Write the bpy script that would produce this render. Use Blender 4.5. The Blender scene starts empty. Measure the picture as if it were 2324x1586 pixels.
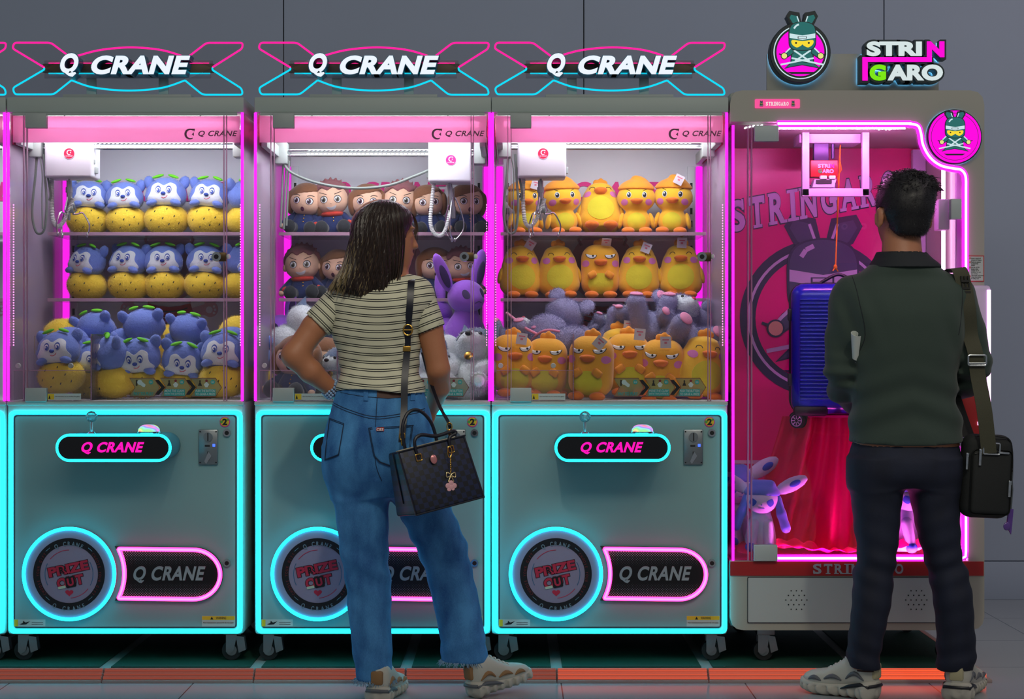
import bpy, bmesh, math, random
import numpy as np
from mathutils import Vector, Matrix, Euler
random.seed(7); np.random.seed(7)
PI = math.pi
SC = bpy.context.scene
COL = SC.collection
F_PX, DIST, CAMZ = 4355.0, 6.5, 1.107

def W(px, py, d=0.0):
    """a point of the photograph's 2324x1586 frame at depth d behind the machine fronts"""
    k = (DIST + d) / F_PX
    return Vector(((px - 1162) * k, d, CAMZ - (py - 793) * k))

def lin(c):
    return tuple(((v / 255) / 12.92 if v <= 10 else ((v / 255 + .055) / 1.055) ** 2.4) for v in c[:3]) + (1.0,)

# ------------------------------------------------------------------ materials
MATS = {}
def mat(name, rgb=(128, 128, 128), rough=.5, metal=0.0, var=0.06, vscale=14, bump=0.0, bscale=120, sheen=0.0,
        coat=0.0, emit=None, spec=None, trans=0.0):
    if name in MATS: return MATS[name]
    m = bpy.data.materials.new(name); m.use_nodes = True
    nt = m.node_tree; n = nt.nodes; l = nt.links
    b = n['Principled BSDF']
    b.inputs['Roughness'].default_value = rough
    b.inputs['Metallic'].default_value = metal
    if sheen: b.inputs['Sheen Weight'].default_value = sheen
    if coat: b.inputs['Coat Weight'].default_value = coat
    if spec is not None: b.inputs['Specular IOR Level'].default_value = spec
    c = lin(rgb)
    if emit:
        b.inputs['Emission Color'].default_value = emit[0] + (1.0,) if len(emit[0]) == 3 else emit[0]
        b.inputs['Emission Strength'].default_value = emit[1]
    tc = n.new('ShaderNodeTexCoord')
    nz = n.new('ShaderNodeTexNoise'); nz.inputs['Scale'].default_value = vscale; nz.inputs['Detail'].default_value = 3
    l.new(tc.outputs['Object'], nz.inputs['Vector'])
    mx = n.new('ShaderNodeMix'); mx.data_type = 'RGBA'
    mx.inputs['A'].default_value = tuple(v * (1 - var) for v in c[:3]) + (1,)
    mx.inputs['B'].default_value = tuple(min(1, v * (1 + var)) for v in c[:3]) + (1,)
    l.new(nz.outputs['Fac'], mx.inputs['Factor'])
    l.new(mx.outputs['Result'], b.inputs['Base Color'])
    if bump:
        n2 = n.new('ShaderNodeTexNoise'); n2.inputs['Scale'].default_value = bscale; n2.inputs['Detail'].default_value = 4
        l.new(tc.outputs['Object'], n2.inputs['Vector'])
        bp = n.new('ShaderNodeBump'); bp.inputs['Strength'].default_value = bump; bp.inputs['Distance'].default_value = .004
        l.new(n2.outputs['Fac'], bp.inputs['Height']); l.new(bp.outputs['Normal'], b.inputs['Normal'])
    if trans:
        tr = n.new('ShaderNodeBsdfTranslucent'); tr.inputs['Color'].default_value = c
        ms = n.new('ShaderNodeMixShader'); ms.inputs[0].default_value = trans
        l.new(b.outputs[0], ms.inputs[1]); l.new(tr.outputs[0], ms.inputs[2])
        l.new(ms.outputs[0], n['Material Output'].inputs['Surface'])
    MATS[name] = m
    return m

def glow(name, col, strength):
    """a lit tube or lamp"""
    if name in MATS: return MATS[name]
    m = bpy.data.materials.new(name); m.use_nodes = True
    nt = m.node_tree; nt.nodes.clear()
    e = nt.nodes.new('ShaderNodeEmission'); o = nt.nodes.new('ShaderNodeOutputMaterial')
    e.inputs['Color'].default_value = tuple(col) + (1,); e.inputs['Strength'].default_value = strength
    nt.links.new(e.outputs[0], o.inputs['Surface'])
    MATS[name] = m
    return m

def glass(name, tint=(1, 1, 1), rough=.01, ior=1.45, frost=0.0, frostcol=(255, 255, 255)):
    if name in MATS: return MATS[name]
    m = bpy.data.materials.new(name); m.use_nodes = True
    nt = m.node_tree; nt.nodes.clear(); N = nt.nodes.new; L = nt.links.new
    t = N('ShaderNodeBsdfTransparent'); t.inputs[0].default_value = tuple(tint) + (1,)
    g = N('ShaderNodeBsdfGlossy'); g.inputs['Roughness'].default_value = rough
    fr = N('ShaderNodeFresnel'); fr.inputs[0].default_value = ior
    x = N('ShaderNodeMixShader'); o = N('ShaderNodeOutputMaterial')
    L(fr.outputs[0], x.inputs[0]); L(t.outputs[0], x.inputs[1]); L(g.outputs[0], x.inputs[2])
    last = x
    if frost:
        d = N('ShaderNodeBsdfDiffuse'); d.inputs[0].default_value = lin(frostcol)
        tl = N('ShaderNodeBsdfTranslucent'); tl.inputs[0].default_value = lin(frostcol)
        y = N('ShaderNodeMixShader'); y.inputs[0].default_value = .5
        L(d.outputs[0], y.inputs[1]); L(tl.outputs[0], y.inputs[2])
        z = N('ShaderNodeMixShader'); z.inputs[0].default_value = frost
        L(x.outputs[0], z.inputs[1]); L(y.outputs[0], z.inputs[2]); last = z
    L(last.outputs[0], o.inputs['Surface'])
    MATS[name] = m
    return m

# ------------------------------------------------------------------ objects
def tag(o, label=None, cat=None, group=None, kind=None):
    if label: o['label'] = label
    if cat: o['category'] = cat
    if group: o['group'] = group
    if kind: o['kind'] = kind
    return o

def empty(name, loc=(0, 0, 0), rz=0.0, label=None, cat=None, group=None):
    o = bpy.data.objects.new(name, None); COL.objects.link(o)
    o.location = loc; o.rotation_euler = (0, 0, rz); o.empty_display_size = .05
    return tag(o, label, cat, group)

def link_mesh(name, me, m, parent=None, smooth=True, angle=35):
    for x in (m if isinstance(m, (list, tuple)) else [m]): me.materials.append(x)
    if smooth:
        me.shade_smooth()
        if angle: me.set_sharp_from_angle(angle=math.radians(angle))
    o = bpy.data.objects.new(name, me); COL.objects.link(o)
    if parent is not None: o.parent = parent
    return o

def copy_tree(o, parent=None):
    c = o.copy(); COL.objects.link(c)
    if parent is not None: c.parent = parent
    for ch in [x for x in o.children]: copy_tree(ch, c)
    return c

def axis_matrix(p0, p1):
    d = (Vector(p1) - Vector(p0)); L = d.length
    q = Vector((0, 0, 1)).rotation_difference(d.normalized() if L > 1e-9 else Vector((0, 0, 1)))
    return Matrix.Translation((Vector(p0) + Vector(p1)) / 2) @ q.to_matrix().to_4x4(), L

class MB:
    def __init__(s): s.bm = bmesh.new(); s.mi = 0
    def _mark(s, fs):
        for f in fs: f.material_index = s.mi
    def box(s, x0, x1, y0, y1, z0, z1, bev=0.0, seg=2, M=None):
        r = bmesh.ops.create_cube(s.bm, size=1.0)
        vs = r['verts']
        T = Matrix.Translation(((x0 + x1) / 2, (y0 + y1) / 2, (z0 + z1) / 2)) @ Matrix.Diagonal((abs(x1 - x0), abs(y1 - y0), abs(z1 - z0), 1))
        bmesh.ops.transform(s.bm, matrix=T, verts=vs)
        fs = set(f for v in vs for f in v.link_faces)
        if bev > 0:
            es = list(set(e for v in vs for e in v.link_edges))
            rr = bmesh.ops.bevel(s.bm, geom=es, offset=bev, segments=seg, affect='EDGES', profile=.5)
            fs = set(rr['faces']) | set(f for f in fs if f.is_valid)
            vs = list(set(v for f in fs for v in f.verts))
        if M is not None: bmesh.ops.transform(s.bm, matrix=M, verts=vs)
        s._mark(fs); return vs
    def cyl(s, p0, p1, r0, r1=None, n=20, caps=True):
        M, L = axis_matrix(p0, p1)
        r = bmesh.ops.create_cone(s.bm, cap_ends=caps, segments=n, radius1=r0, radius2=r0 if r1 is None else r1, depth=L, matrix=M)
        s._mark(set(f for v in r['verts'] for f in v.link_faces)); return r['verts']
    def ell(s, c, r, R=None, u=20, v=12):
        M = Matrix.Translation(c) @ (R.to_4x4() if R is not None else Matrix.Identity(4)) @ Matrix.Diagonal((r[0], r[1], r[2], 1))
        q = bmesh.ops.create_uvsphere(s.bm, u_segments=u, v_segments=v, radius=1.0, matrix=M)
        s._mark(set(f for w in q['verts'] for f in w.link_faces)); return q['verts']
    def tube(s, pts, r, closed=False, n=8, caps=True):
        pts = [Vector(p) for p in pts]; N = len(pts)
        rs = r if isinstance(r, (list, tuple)) else [r] * N
        tang = []
        for i in range(N):
            a = pts[(i - 1) % N] if (closed or i > 0) else pts[i]
            b = pts[(i + 1) % N] if (closed or i < N - 1) else pts[i]
            t = (b - a); tang.append(t.normalized() if t.length > 1e-9 else Vector((0, 0, 1)))
        up = Vector((0, 1, 0)) if abs(tang[0].y) < .9 else Vector((1, 0, 0))
        u = (up - tang[0] * up.dot(tang[0])).normalized()
        rings = []
        for i in range(N):
            if i > 0:
                q = tang[i - 1].rotation_difference(tang[i]); u = q @ u
                u = (u - tang[i] * u.dot(tang[i])).normalized()
            w = tang[i].cross(u)
            rings.append([s.bm.verts.new(pts[i] + (u * math.cos(2 * PI * k / n) + w * math.sin(2 * PI * k / n)) * rs[i]) for k in range(n)])
        fs = []
        for i in range(N if closed else N - 1):
            a, b = rings[i], rings[(i + 1) % N]
            sh = 0
            if closed and i == N - 1:
                sh = min(range(n), key=lambda q: (b[q].co - a[0].co).length)
            for k in range(n):
                fs.append(s.bm.faces.new((a[k], a[(k + 1) % n], b[(k + 1 + sh) % n], b[(k + sh) % n])))
        if caps and not closed:
            fs.append(s.bm.faces.new(rings[0][::-1])); fs.append(s.bm.faces.new(rings[-1]))
        s._mark(fs)
    def prism(s, poly, y0, y1, holes=None):
        """polygon in (x,z), extruded from y0 (front) to y1"""
        n = len(poly)
        a = [s.bm.verts.new((p[0], y0, p[1])) for p in poly]; b = [s.bm.verts.new((p[0], y1, p[1])) for p in poly]
        fs = [s.bm.faces.new(a), s.bm.faces.new(b[::-1])]
        for i in range(n): fs.append(s.bm.faces.new((a[i], b[i], b[(i + 1) % n], a[(i + 1) % n])))
        s._mark(fs)
    def prism_any(s, poly, M, h):
        """polygon in local xy, extruded h along local z, placed by M"""
        n = len(poly)
        a = [s.bm.verts.new(M @ Vector((p[0], p[1], 0))) for p in poly]; b = [s.bm.verts.new(M @ Vector((p[0], p[1], h))) for p in poly]
        fs = [s.bm.faces.new(a[::-1]), s.bm.faces.new(b)]
        for i in range(n): fs.append(s.bm.faces.new((a[i], a[(i + 1) % n], b[(i + 1) % n], b[i])))
        s._mark(fs)
    def band(s, outer, inner, y0, y1):
        """closed ring between two polygons of equal count in (x,z), thickness y0..y1"""
        n = len(outer)
        mk = lambda P, y: [s.bm.verts.new((p[0], y, p[1])) for p in P]
        a, b, c, d = mk(outer, y0), mk(inner, y0), mk(outer, y1), mk(inner, y1)
        fs = []
        for i in range(n):
            j = (i + 1) % n
            fs += [s.bm.faces.new((a[i], a[j], b[j], b[i])), s.bm.faces.new((c[i], d[i], d[j], c[j])),
                   s.bm.faces.new((a[i], c[i], c[j], a[j])), s.bm.faces.new((b[i], b[j], d[j], d[i]))]
        s._mark(fs)
    def sheet(s, rows, thick=0.0):
        g = [[s.bm.verts.new(p) for p in r] for r in rows]; fs = []
        for i in range(len(g) - 1):
            for j in range(len(g[0]) - 1):
                fs.append(s.bm.faces.new((g[i][j], g[i][j + 1], g[i + 1][j + 1], g[i + 1][j])))
        s._mark(fs)
        if thick:
            bmesh.ops.recalc_face_normals(s.bm, faces=fs)
            bmesh.ops.solidify(s.bm, geom=fs, thickness=thick)
    def lathe(s, prof, M=None, n=28):
        """profile of (r, z) turned round local z"""
        M = M or Matrix.Identity(4); rings = []; fs = []
        for r, z in prof: rings.append([s.bm.verts.new(M @ Vector((r * math.cos(2 * PI * k / n), r * math.sin(2 * PI * k / n), z))) for k in range(n)])
        for i in range(len(rings) - 1):
            for k in range(n): fs.append(s.bm.faces.new((rings[i][k], rings[i][(k + 1) % n], rings[i + 1][(k + 1) % n], rings[i + 1][k])))
        fs += [s.bm.faces.new(rings[0][::-1]), s.bm.faces.new(rings[-1])]
        s._mark(fs)
    def xform(s, M): bmesh.ops.transform(s.bm, matrix=M, verts=s.bm.verts)
    def build(s, name, m, parent=None, smooth=True, angle=35, recalc=True):
        if recalc: bmesh.ops.recalc_face_normals(s.bm, faces=s.bm.faces)
        me = bpy.data.meshes.new(name); s.bm.to_mesh(me); s.bm.free()
        return link_mesh(name, me, m, parent, smooth, angle)

def rrect(x0, x1, z0, z1, r, n=6):
    P = []
    for cx, cz, a in ((x1 - r, z1 - r, 0), (x0 + r, z1 - r, PI / 2), (x0 + r, z0 + r, PI), (x1 - r, z0 + r, 1.5 * PI)):
        for k in range(n + 1):
            t = a + PI / 2 * k / n; P.append((cx + r * math.cos(t), cz + r * math.sin(t)))
    return P

def disc(cx, cz, r, n=48, rz=None):
    return [(cx + r * math.cos(2 * PI * k / n), cz + (rz or r) * math.sin(2 * PI * k / n)) for k in range(n)]

def smooth_poly(pts, closed=False, sub=8):
    """Catmull-Rom through points of any dimension"""
    P = [np.array(p, float) for p in pts]; n = len(P); out = []
    rng = range(n) if closed else range(n - 1)
    for i in rng:
        p0 = P[(i - 1) % n] if closed or i > 0 else P[i]; p1 = P[i]; p2 = P[(i + 1) % n]
        p3 = P[(i + 2) % n] if closed or i + 2 < n else P[(i + 1) % n]
        for k in range(sub):
            t = k / sub
            out.append(tuple(.5 * (2 * p1 + (p2 - p0) * t + (2 * p0 - 5 * p1 + 4 * p2 - p3) * t * t + (3 * p1 - p0 - 3 * p2 + p3) * t ** 3)))
    if not closed: out.append(tuple(P[-1]))
    return out

def round_corners(pts, r, n=5, closed=True):
    """round the corners of a 2-D polyline"""
    out = []; N = len(pts)
    for i in range(N):
        p = Vector(pts[i])
        if not closed and i in (0, N - 1): out.append(tuple(p)); continue
        a = Vector(pts[(i - 1) % N]); b = Vector(pts[(i + 1) % N])
        rr = min(r, (a - p).length * .45, (b - p).length * .45)
        s = p + (a - p).normalized() * rr; e = p + (b - p).normalized() * rr
        for k in range(n + 1):
            t = k / n; out.append(tuple(s * (1 - t) ** 2 + p * 2 * t * (1 - t) + e * t * t))
    return out

# ------------------------------------------------------------------ lettering
_TC = {}
def glyphs(body, shear=0.0, offset=0.0, spacing=1.0, ext=0.0):
    """triangulated outline of a string, in xy, as arrays"""
    key = (body, shear, offset, spacing, ext)
    if key not in _TC:
        cu = bpy.data.curves.new('lettering', 'FONT'); cu.body = body; cu.size = 1.0
        cu.offset = offset; cu.space_character = spacing; cu.resolution_u = 5
        cu.extrude = ext; cu.fill_mode = 'BOTH'
        o = bpy.data.objects.new('lettering', cu); COL.objects.link(o)
        dg = bpy.context.evaluated_depsgraph_get()
        me = bpy.data.meshes.new_from_object(o.evaluated_get(dg))
        v = np.array([tuple(x.co) for x in me.vertices]).reshape(-1, 3); f = [tuple(p.vertices) for p in me.polygons]
        v[:, 1] = np.clip(v[:, 1], -.24 - offset, .75 + offset); v[:, 0] = np.clip(v[:, 0], -.12, .98 * spacing * len(body) + .1); v[:, 0] += shear * v[:, 1]
        bpy.data.meshes.remove(me); bpy.data.objects.remove(o); bpy.data.curves.remove(cu)
        _TC[key] = (v, f)
    return _TC[key]

def add_text(mb, body, x0, x1, z0, z1, y0, y1, shear=0.0, offset=0.02, spacing=1.0, fit=True, slabs=None, warp=None):
    """solid letters filling the box x0..x1 / z0..z1, front at y0 and back at y1"""
    v, f = glyphs(body, shear, offset, spacing, .5)
    lo, hi = v.min(0), v.max(0)
    sx = (x1 - x0) / (hi[0] - lo[0]); sz = (z1 - z0) / (hi[1] - lo[1])
    q = np.empty_like(v)
    q[:, 0] = x0 + (v[:, 0] - lo[0]) * sx; q[:, 2] = z0 + (v[:, 1] - lo[1]) * sz
    q[:, 1] = np.where(v[:, 2] > 0, y0, y1)
    if warp is not None: q[:, 0], q[:, 2] = warp(q[:, 0], q[:, 2])
    bv = [mb.bm.verts.new(p) for p in q]; fs = []
    for t in f:
        try: fs.append(mb.bm.faces.new([bv[i] for i in t]))
        except ValueError: pass
    mb._mark(fs)

def add_arc_text(mb, body, cx, cz, r, a0, a1, h, y0, y1, offset=.02, inward=False, wid=.75):
    """letters along a circle; angles in degrees, clockwise from the top"""
    n = len(body)
    for i, ch in enumerate(body):
        if ch == ' ': continue
        a = math.radians(a0 + (a1 - a0) * (i + .5) / n)
        v, f = glyphs(ch, 0, offset, 1, .5)
        lo, hi = v.min(0), v.max(0); sc = h / .72
        x = (v[:, 0] - (lo[0] + hi[0]) / 2) * sc * wid; z = (v[:, 1] - .36) * sc
        if inward: x, z = -x, -z
        rr = r + z
        X = cx + x * math.cos(a) + rr * math.sin(a); Z = cz - x * math.sin(a) + rr * math.cos(a)
        Y = np.where(v[:, 2] > 0, y0, y1)
        bv = [mb.bm.verts.new((X[k], Y[k], Z[k])) for k in range(len(X))]; fs = []
        for t in f:
            try: fs.append(mb.bm.faces.new([bv[k] for k in t]))
            except ValueError: pass
        mb._mark(fs)

SERIF = {'S': [(.82, .66, .95, 1), (.05, 0, .18, .34)], 'T': [(0, .74, .14, 1), (.86, .74, 1, 1), (.22, 0, .78, .1)], 'R': [(-.08, 0, .46, .1), (-.08, .9, .4, 1), (.7, 0, 1.1, .1)],
         'I': [(-.7, 0, 1.7, .1), (-.7, .9, 1.7, 1)], 'N': [(-.1, 0, .38, .1), (-.1, .9, .3, 1), (.62, .9, 1.1, 1)],
         'G': [(.85, .66, .97, 1), (.55, .4, 1.08, .5)], 'A': [(-.1, 0, .32, .1), (.62, 0, 1.1, .1)], 'O': [], 'U': [], 'C': []}
def add_serif(mb, body, x0, x1, z0, z1, y0, y1, shear=0.0, offset=.03, path=None, grow=0.0):
    """heavy letters with slab serifs; path(t) -> (dx, dz, angle) bends the line"""
    n = len(body); wt = [.55 if c == 'I' else 1.0 for c in body]; tot = sum(wt); x = x0
    for c, w in zip(body, wt):
        cw = (x1 - x0) * w / tot
        v, f = glyphs(c, 0, offset, 1, .5); lo, hi = v.min(0), v.max(0)
        gw = cw * (.78 if c != 'I' else .42); h = z1 - z0
        P = [((v[:, 0] - lo[0]) / (hi[0] - lo[0]) * gw, (v[:, 1] - lo[1]) / (hi[1] - lo[1]) * h, np.where(v[:, 2] > 0, y0, y1), f)]
        for a, b, cc, d in SERIF.get(c, []):
            P.append((np.array([a, cc, cc, a, a, cc, cc, a]) * gw, np.array([b, b, d, d, b, b, d, d]) * h,
                      np.array([y0 - .0002] * 4 + [y1] * 4), [(0, 1, 2, 3), (7, 6, 5, 4), (0, 4, 5, 1), (1, 5, 6, 2), (2, 6, 7, 3), (3, 7, 4, 0)]))
        t = (x + cw / 2 - x0) / (x1 - x0)
        dx, dz, an = path(t) if path else (0, 0, 0)
        for X, Z, Y, ff in P:
            if grow:
                X = (X - gw / 2) * (1 + grow) + gw / 2; Z = (Z - h / 2) * (1 + grow * .7) + h / 2
            X = X - gw / 2 + (Z - h / 2) * shear; Zc = Z - h / 2
            XX = x + cw / 2 + X * math.cos(an) - Zc * math.sin(an) + dx
            ZZ = (z0 + z1) / 2 + X * math.sin(an) + Zc * math.cos(an) + dz
            bv = [mb.bm.verts.new((XX[k], Y[k], ZZ[k])) for k in range(len(XX))]; fs = []
            for tt in ff:
                try: fs.append(mb.bm.faces.new([bv[k] for k in tt]))
                except ValueError: pass
            mb._mark(fs)
        x += cw

# ------------------------------------------------------------------ implicit sculpting
class Pt:
    __slots__ = ('x', 'y', 'z')
    def __init__(s, x, y, z): s.x, s.y, s.z = x, y, z
def s_ell(p, c, r, R=None):
    x, y, z = p.x - c[0], p.y - c[1], p.z - c[2]
    if R is not None:
        Q = np.array(R.transposed()); x, y, z = Q[0, 0] * x + Q[0, 1] * y + Q[0, 2] * z, Q[1, 0] * x + Q[1, 1] * y + Q[1, 2] * z, Q[2, 0] * x + Q[2, 1] * y + Q[2, 2] * z
    k0 = np.sqrt((x / r[0]) ** 2 + (y / r[1]) ** 2 + (z / r[2]) ** 2)
    k1 = np.sqrt((x / r[0] ** 2) ** 2 + (y / r[1] ** 2) ** 2 + (z / r[2] ** 2) ** 2) + 1e-9
    return k0 * (k0 - 1) / k1
def s_cone(p, a, b, ra, rb):
    ax, ay, az = a; dx, dy, dz = b[0] - ax, b[1] - ay, b[2] - az
    L = dx * dx + dy * dy + dz * dz + 1e-12
    t = np.clip(((p.x - ax) * dx + (p.y - ay) * dy + (p.z - az) * dz) / L, 0, 1)
    return np.sqrt((p.x - ax - t * dx) ** 2 + (p.y - ay - t * dy) ** 2 + (p.z - az - t * dz) ** 2) - (ra + (rb - ra) * t)
def s_chain(p, pts, rs, k=.01):
    d = None
    for i in range(len(pts) - 1):
        e = s_cone(p, pts[i], pts[i + 1], rs[i], rs[i + 1]); d = e if d is None else smin(d, e, k)
    return d
def s_box(p, c, h, r, R=None):
    x, y, z = p.x - c[0], p.y - c[1], p.z - c[2]
    if R is not None:
        Q = np.array(R.transposed()); x, y, z = Q[0, 0] * x + Q[0, 1] * y + Q[0, 2] * z, Q[1, 0] * x + Q[1, 1] * y + Q[1, 2] * z, Q[2, 0] * x + Q[2, 1] * y + Q[2, 2] * z
    qx, qy, qz = np.abs(x) - h[0] + r, np.abs(y) - h[1] + r, np.abs(z) - h[2] + r
    return np.sqrt(np.maximum(qx, 0) ** 2 + np.maximum(qy, 0) ** 2 + np.maximum(qz, 0) ** 2) + np.minimum(np.maximum(qx, np.maximum(qy, qz)), 0) - r
def smin(a, b, k):
    h = np.clip(.5 + .5 * (b - a) / k, 0, 1)
    return b + (a - b) * h - k * h * (1 - h)
def smax(a, b, k): return -smin(-a, -b, k)
def cri(z, zs, vs):
    """cubic Hermite interpolation of a profile (zs ascending)"""
    zs = np.asarray(zs, float); vs = np.asarray(vs, float)
    m = np.gradient(vs, zs)
    i = np.clip(np.searchsorted(zs, z) - 1, 0, len(zs) - 2)
    h = zs[i + 1] - zs[i]; t = np.clip((z - zs[i]) / h, 0, 1)
    return ((2 * t ** 3 - 3 * t ** 2 + 1) * vs[i] + (t ** 3 - 2 * t ** 2 + t) * h * m[i] + (-2 * t ** 3 + 3 * t ** 2) * vs[i + 1] + (t ** 3 - t ** 2) * h * m[i + 1])
def s_stack(p, rows, n=2.3):
    """rows of (z, cx, cy, rx, ry): a column whose section follows the profile"""
    rows = sorted(rows); A = np.array(rows); zs = A[:, 0]
    zz = p.z; cx, cy, rx, ry = (cri(zz, zs, A[:, k]) for k in (1, 2, 3, 4))
    d = ((np.abs(p.x - cx) / rx) ** n + (np.abs(p.y - cy) / ry) ** n) ** (1 / n)
    d = (d - 1) * np.minimum(rx, ry) * .85
    return np.maximum(d, np.maximum(zz - zs[-1], zs[0] - zz))
def wob(p, f, seed=0):
    r = np.random.RandomState(seed); o = 0
    for _ in range(5):
        k = r.normal(size=3); k = k / np.linalg.norm(k) * f * r.uniform(.6, 1.5)
        o = o + np.sin(k[0] * p.x + k[1] * p.y + k[2] * p.z + r.uniform(0, 6))
    return o / 5

def snets(F, o, h):
    nx, ny, nz = F.shape; s = F < 0
    c = np.zeros((nx - 1, ny - 1, nz - 1), np.int8)
    offs = [(a, b, d) for a in (0, 1) for b in (0, 1) for d in (0, 1)]
    for a, b, d in offs: c += s[a:nx - 1 + a, b:ny - 1 + b, d:nz - 1 + d]
    act = (c > 0) & (c < 8); I, J, K = np.nonzero(act)
    idx = -np.ones(act.shape, np.int64); idx[act] = np.arange(len(I))
    acc = np.zeros((len(I), 3)); cnt = np.zeros(len(I))
    for a in offs:
        for ax in range(3):
            if a[ax]: continue
            b = list(a); b[ax] = 1
            fa = F[I + a[0], J + a[1], K + a[2]]; fb = F[I + b[0], J + b[1], K + b[2]]
            m = (fa < 0) != (fb < 0)
            t = np.where(m, fa / np.where(m, fa - fb, 1), 0)
            pos = np.array(a, float)[None, :].repeat(len(I), 0); pos[:, ax] += t
            acc[m] += pos[m]; cnt[m] += 1
    V = (acc / cnt[:, None] + np.stack([I, J, K], 1)) * h + np.array(o)
    quads = []
    for ax in range(3):
        u, w = (ax + 1) % 3, (ax + 2) % 3
        sl0 = [slice(1, n - 1) for n in F.shape]; sl1 = list(sl0)
        sl0[ax] = slice(0, F.shape[ax] - 1); sl1[ax] = slice(1, F.shape[ax])
        A, B = s[tuple(sl0)], s[tuple(sl1)]
        for flip, m in ((False, A & ~B), (True, ~A & B)):
            q = np.array(np.nonzero(m)).T
            if not len(q): continue
            q = q + 1; q[:, ax] -= 1
            def at(du, dw):
                r = q.copy(); r[:, u] += du; r[:, w] += dw
                return idx[r[:, 0], r[:, 1], r[:, 2]]
            cyc = [at(-1, -1), at(0, -1), at(0, 0), at(-1, 0)]
            if flip: cyc = cyc[::-1]
            quads.append(np.stack(cyc, 1))
    return V, np.concatenate(quads)

def sculpt_mesh(name, fn, lo, hi, h, smooth_it=1):
    lo = np.array(lo, float) - 2 * h; hi = np.array(hi, float) + 2 * h
    n = np.ceil((hi - lo) / h).astype(int) + 1
    ax = [lo[k] + h * np.arange(n[k]) for k in range(3)]
    X, Y, Z = np.meshgrid(*ax, indexing='ij')
    F = fn(Pt(X, Y, Z))
    V, Q = snets(F, lo, h)
    for _ in range(smooth_it):
        e = np.concatenate([Q[:, [0, 1]], Q[:, [1, 2]], Q[:, [2, 3]], Q[:, [3, 0]]])
        S = np.zeros_like(V); C = np.zeros(len(V))
        np.add.at(S, e[:, 0], V[e[:, 1]]); np.add.at(C, e[:, 0], 1); np.add.at(S, e[:, 1], V[e[:, 0]]); np.add.at(C, e[:, 1], 1)
        V = V * .5 + .5 * S / np.maximum(C, 1)[:, None]
    me = bpy.data.meshes.new(name)
    me.vertices.add(len(V)); me.vertices.foreach_set('co', V.astype(np.float32).ravel())
    me.loops.add(len(Q) * 4); me.loops.foreach_set('vertex_index', Q.astype(np.int32).ravel())
    me.polygons.add(len(Q)); me.polygons.foreach_set('loop_start', np.arange(0, len(Q) * 4, 4, dtype=np.int32))
    me.update(calc_edges=True); me.validate()
    return me

def sculpt(name, fn, lo, hi, h, m, parent=None, smooth_it=1):
    me = sculpt_mesh(name, fn, lo, hi, h, smooth_it)
    return link_mesh(name, me, m, parent, True, None)

def front_y(fn, xs, zs, y0=-.3, y1=.1, n=240):
    """first surface met when looking along +y"""
    xs = np.asarray(xs, float); zs = np.asarray(zs, float)
    ys = np.linspace(y0, y1, n)
    X = xs[None, :].repeat(n, 0); Z = zs[None, :].repeat(n, 0); Y = ys[:, None].repeat(len(xs), 1)
    F = fn(Pt(X, Y, Z)); ins = F < 0
    hit = ins.any(0); i = np.clip(np.where(hit, ins.argmax(0), n - 1), 1, n - 1); c = np.arange(len(xs))
    a, b = F[i - 1, c], F[i, c]; t = np.clip(a / np.where(np.abs(a - b) < 1e-12, 1, a - b), 0, 1)
    return np.where(hit, ys[i - 1] + (ys[i] - ys[i - 1]) * t, np.nan)

def fuzz(o, n, length, width=.00042, droop=.35):
    """short pile grown out of a plush part, in the part's own mesh"""
    me = o.data; nv = len(me.vertices); npl = len(me.polygons)
    co = np.empty(nv * 3, np.float32); me.vertices.foreach_get('co', co); co = co.reshape(-1, 3)
    no = np.empty(npl * 3, np.float32); me.polygons.foreach_get('normal', no); no = no.reshape(-1, 3)
    ce = np.empty(npl * 3, np.float32); me.polygons.foreach_get('center', ce); ce = ce.reshape(-1, 3)
    r = np.random.RandomState(nv); k = r.randint(0, npl, n)
    d = no[k] + r.normal(size=(n, 3)) * .45; d[:, 2] -= droop; d /= np.linalg.norm(d, axis=1)[:, None]
    s = np.cross(d, r.normal(size=(n, 3))); s /= np.linalg.norm(s, axis=1)[:, None] + 1e-9
    b = ce[k] + r.normal(size=(n, 3)) * .0022 - no[k] * .0008; L = length * r.uniform(.5, 1.15, n)[:, None]
    V = np.concatenate([co, b - s * width, b + s * width, b + d * L])
    m = bpy.data.meshes.new(me.name); F = [tuple(p.vertices) for p in me.polygons] + [(nv + i, nv + n + i, nv + 2 * n + i) for i in range(n)]
    m.from_pydata(V.tolist(), [], F)
    for q in me.materials: m.materials.append(q)
    m.shade_smooth(); o.data = m; bpy.data.meshes.remove(me)

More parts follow.
